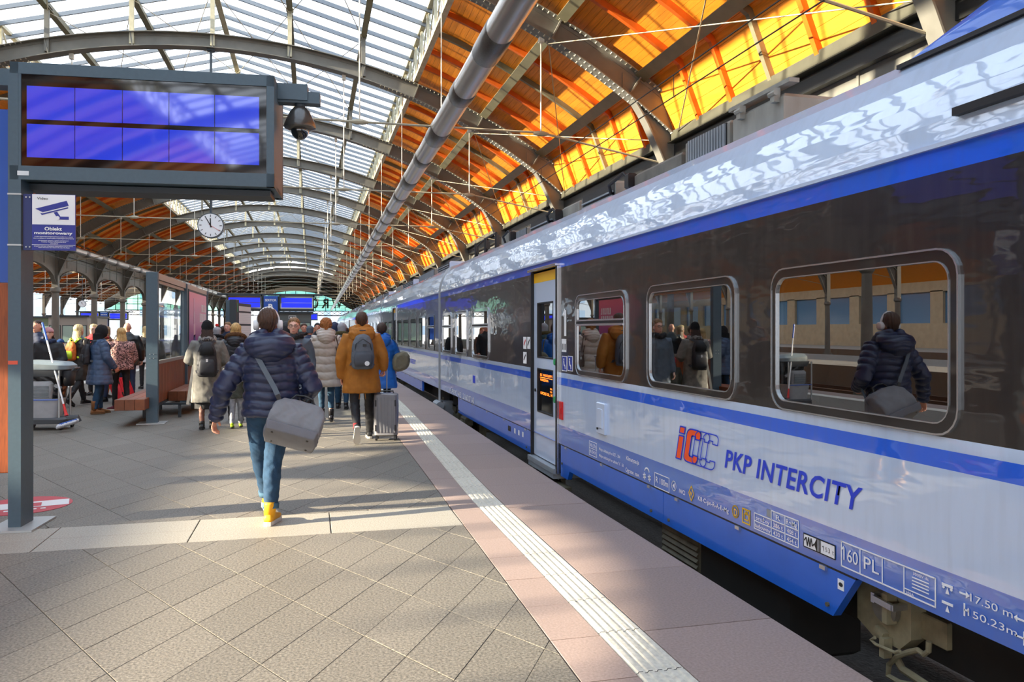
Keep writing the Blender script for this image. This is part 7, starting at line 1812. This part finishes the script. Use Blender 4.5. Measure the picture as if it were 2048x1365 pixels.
A8 = person('brown-haired person with a red scarf bending over behind the leopard jacket', at(205, 17.6), math.radians(150), 1.68, L=(3, 2), R=(-3, 2), jacket=brownc, hem=.7, trousers=darkb, hair='short', hairc=hbrown, face=True, scarf=redc, shoes=m_black)
A9 = person('blonde person with a pale face behind the red scarf', at(187, 19.3), math.radians(170), 1.72, L=(3, 2), R=(-3, 2), jacket=redc, hem=.7, trousers=blackc, hair='bob', hairc=hfair, face=True, glasses=True, shoes=m_black, skin=m_skin2)
p = on(212, 797)
A10 = person('person in orange leggings, blue skirt and tall black boots between the coats', (p[0], p[1] + .1), math.radians(-20), 1.66, L=(6, 2), R=(-8, 6), jacket=brownc, hem=.72, trousers=orangec, leg=.95, skirt=(.58, .9, .2, fabric('skirt_blue', '#2f6f9a', .7)), hair='long', hairc=hlight, shoes=m_black, shaft=.22)
p = on(291, 778)
A11 = person('fair-haired woman in a shiny black jacket with white hem, half behind the steel post', p, math.radians(30), 1.68, L=(3, 2), R=(-3, 2), jacket=fabric('black_shine', '#25211e', .35), hem=.9, bulk=1.1, trousers=blackc, hair='long', hairc=hfair, skirt=(.74, .98, .22, m_white), shoes=m_black)
# ---- cleaning cart
cp = G(84, 862); ct = tag(empty('cleaning_cart', (cp.x, cp.y + .25, 0), math.radians(-8)), 'grey cleaning cart with black lid and buckets next to the steel display post', 'cart')
m_cg = mat('cart_grey', '#a4a6a8', .5, 0, .08, 10); m_cd = mat('cart_dark', '#4a4d50', .5); m_lid = mat('cart_lid', '#6f7b80', .45, 0, .1, 10)
b = MB(); b.loft([((0, 0, .10), (.36, 0, 0), (0, .25, 0)), ((0, 0, .17), (.37, 0, 0), (0, .26, 0)), ((0, 0, .20), (.34, 0, 0), (0, .24, 0))], 24, power=5.); b.build('chassis', m_cd, ct, smooth=True, angle=40)
b = MB(); b.tube([(.24, -.1, .15), (.50, -.05, .18), (.52, -.04, .12)], [.07, .05, .03], 10); b.build('front_foot', m_cd, ct)
for x in (-.3, .3):
    for y in (-.2, .2): b = MB(); b.tube([(x - .015, y, .05), (x + .015, y, .05)], .05, 14); b.box((x, y, .10), (.04, .05, .05)); b.build('castor', m_black, ct)
b = MB(); b.loft([((.0, -.08, .20), (.24, 0, 0), (0, .15, 0)), ((.0, -.08, .50), (.29, 0, 0), (0, .18, 0)), ((.0, -.08, .505), (.27, 0, 0), (0, .165, 0)), ((.0, -.08, .46), (.26, 0, 0), (0, .155, 0))], 24, power=4.); b.build('bucket', m_cg, ct, angle=40)
b = MB(); b.box((0, -.26, .49), (.56, .015, .012)); b.build('bucket_rim', mat('rim_blue', '#2f62c8', .4), ct)
wr = MB(); wr.loft([((-.04, -.06, .50), (.17, 0, 0), (0, .12, 0)), ((-.04, -.06, .74), (.20, 0, 0), (0, .14, 0)), ((-.04, -.06, .78), (.17, 0, 0), (0, .12, 0))], 20, power=4.); w_ = wr.build('wringer', m_cg, ct, angle=40)
for i in range(9): b = MB(); b.box((-.04, -.195, .53 + .022 * i), (.30, .012, .010)); b.build('wringer_rib', m_lid, w_)
b = MB(); b.beam((.12, -.1, .74), (.26, -.1, .66), .03, .05); b.beam((-.1, -.05, .78), (.1, -.05, .80), .06, .03); b.build('wringer_handle', m_cg, w_)
b = MB()
for (x, y) in ((.27, -.2), (.27, .2), (-.33, .2), (-.33, -.2)): b.tube([(x, y, .18), (x, y, .96)], .016, 8)
b.build('frame_tube', m_galv, ct)
b = MB(); b.loft([((.0, .02, .86), (.30, 0, 0), (0, .22, 0)), ((.0, .02, .95), (.34, 0, 0), (0, .25, 0)), ((.0, .02, .97), (.34, 0, 0), (0, .25, 0))], 24, power=4.); b.build('bag_holder', m_cd, ct, angle=40)
b = MB(); b.loft([((.06, .02, .97), (.35, 0, 0), (0, .26, 0)), ((.06, .02, 1.05), (.345, 0, -.02), (0, .255, 0)), ((.05, .03, 1.10), (.29, 0, -.02), (0, .2, 0))], 24, power=4.); b.build('lid', m_lid, ct, angle=40)
b = MB(); b.loft([((.0, .05, .22), (.22, 0, 0), (0, .15, 0)), ((.0, .05, .6), (.26, 0, 0), (0, .17, 0)), ((.0, .05, .88), (.29, 0, 0), (0, .2, 0))], 20, power=3.); mesh_obj(remesh(b, .015, 1, wrinkle(.012, 18, 2), 1.), 'waste_bag', mat('bin_bag', '#17171a', .3), ct)
b = MB(); b.loft([((.36, -.05, .70), (.06, 0, 0), (0, .10, 0)), ((.36, -.05, .95), (.09, 0, 0), (0, .13, 0))], 14, power=3.); b.build('side_pouch', blackc, ct, smooth=True)
b = MB(); b.tube([(.40, -.12, .90), (.46, -.1, .99), (.46, .1, .99), (.40, .12, .90)], .014, 8); b.build('push_handle', m_cd, ct)
# mop leaning on the cart
h0 = P3(134, 836, 12.35); h1 = P3(85, 647, 12.75)
mp_ = tag(empty('mop', (0, 0, 0)), 'flat mop with white pole, blue grip and red joint leaning on the cleaning cart', 'mop')
d_ = (h1 - h0); b = MB(); b.tube([h0 + d_ * .13, h0 + d_ * .82], .013, 10); b.build('pole', m_white, mp_)
b = MB(); b.tube([h0 + d_ * .82, h0 + d_ * 1.0], .017, 10, caps='round'); b.build('grip', mat('grip_blue', '#2b66c8', .4), mp_)
b = MB(); b.tube([h0 + d_ * .02, h0 + d_ * .05, h0 + d_ * .14], [.03, .022, .016], 10); b.build('joint', m_red, mp_)
b = MB(); hb = Vector((h0.x, h0.y, 0)); hd = Vector((.95, .25, .28)).normalized(); 
b.beam(hb + Vector((-.10, -.02, .12)), hb + Vector((.13, .04, .19)), .10, .025, up=(-.25, 0, 1)); b.build('mop_plate', mat('mop_blue', '#3a62b8', .5), mp_)
b = MB(); b.loft([(hb + Vector((-.14, -.03, .07)), (0, .05, 0), (0, 0, .02)), (hb + Vector((-.12, -.025, .085)), (0, .075, 0), (0, 0, .035)), (hb + Vector((.13, .04, .165)), (0, .075, 0), (0, 0, .035)), (hb + Vector((.15, .045, .175)), (0, .05, 0), (0, 0, .02))], 14); mesh_obj(remesh(b, .012, 1, lambda co: .008 * np.sin(co[:, 0] * 150) * np.sin(co[:, 1] * 160), 1.), 'mop_pad', mat('mop_white', '#c9ccd2', .9), mp_)
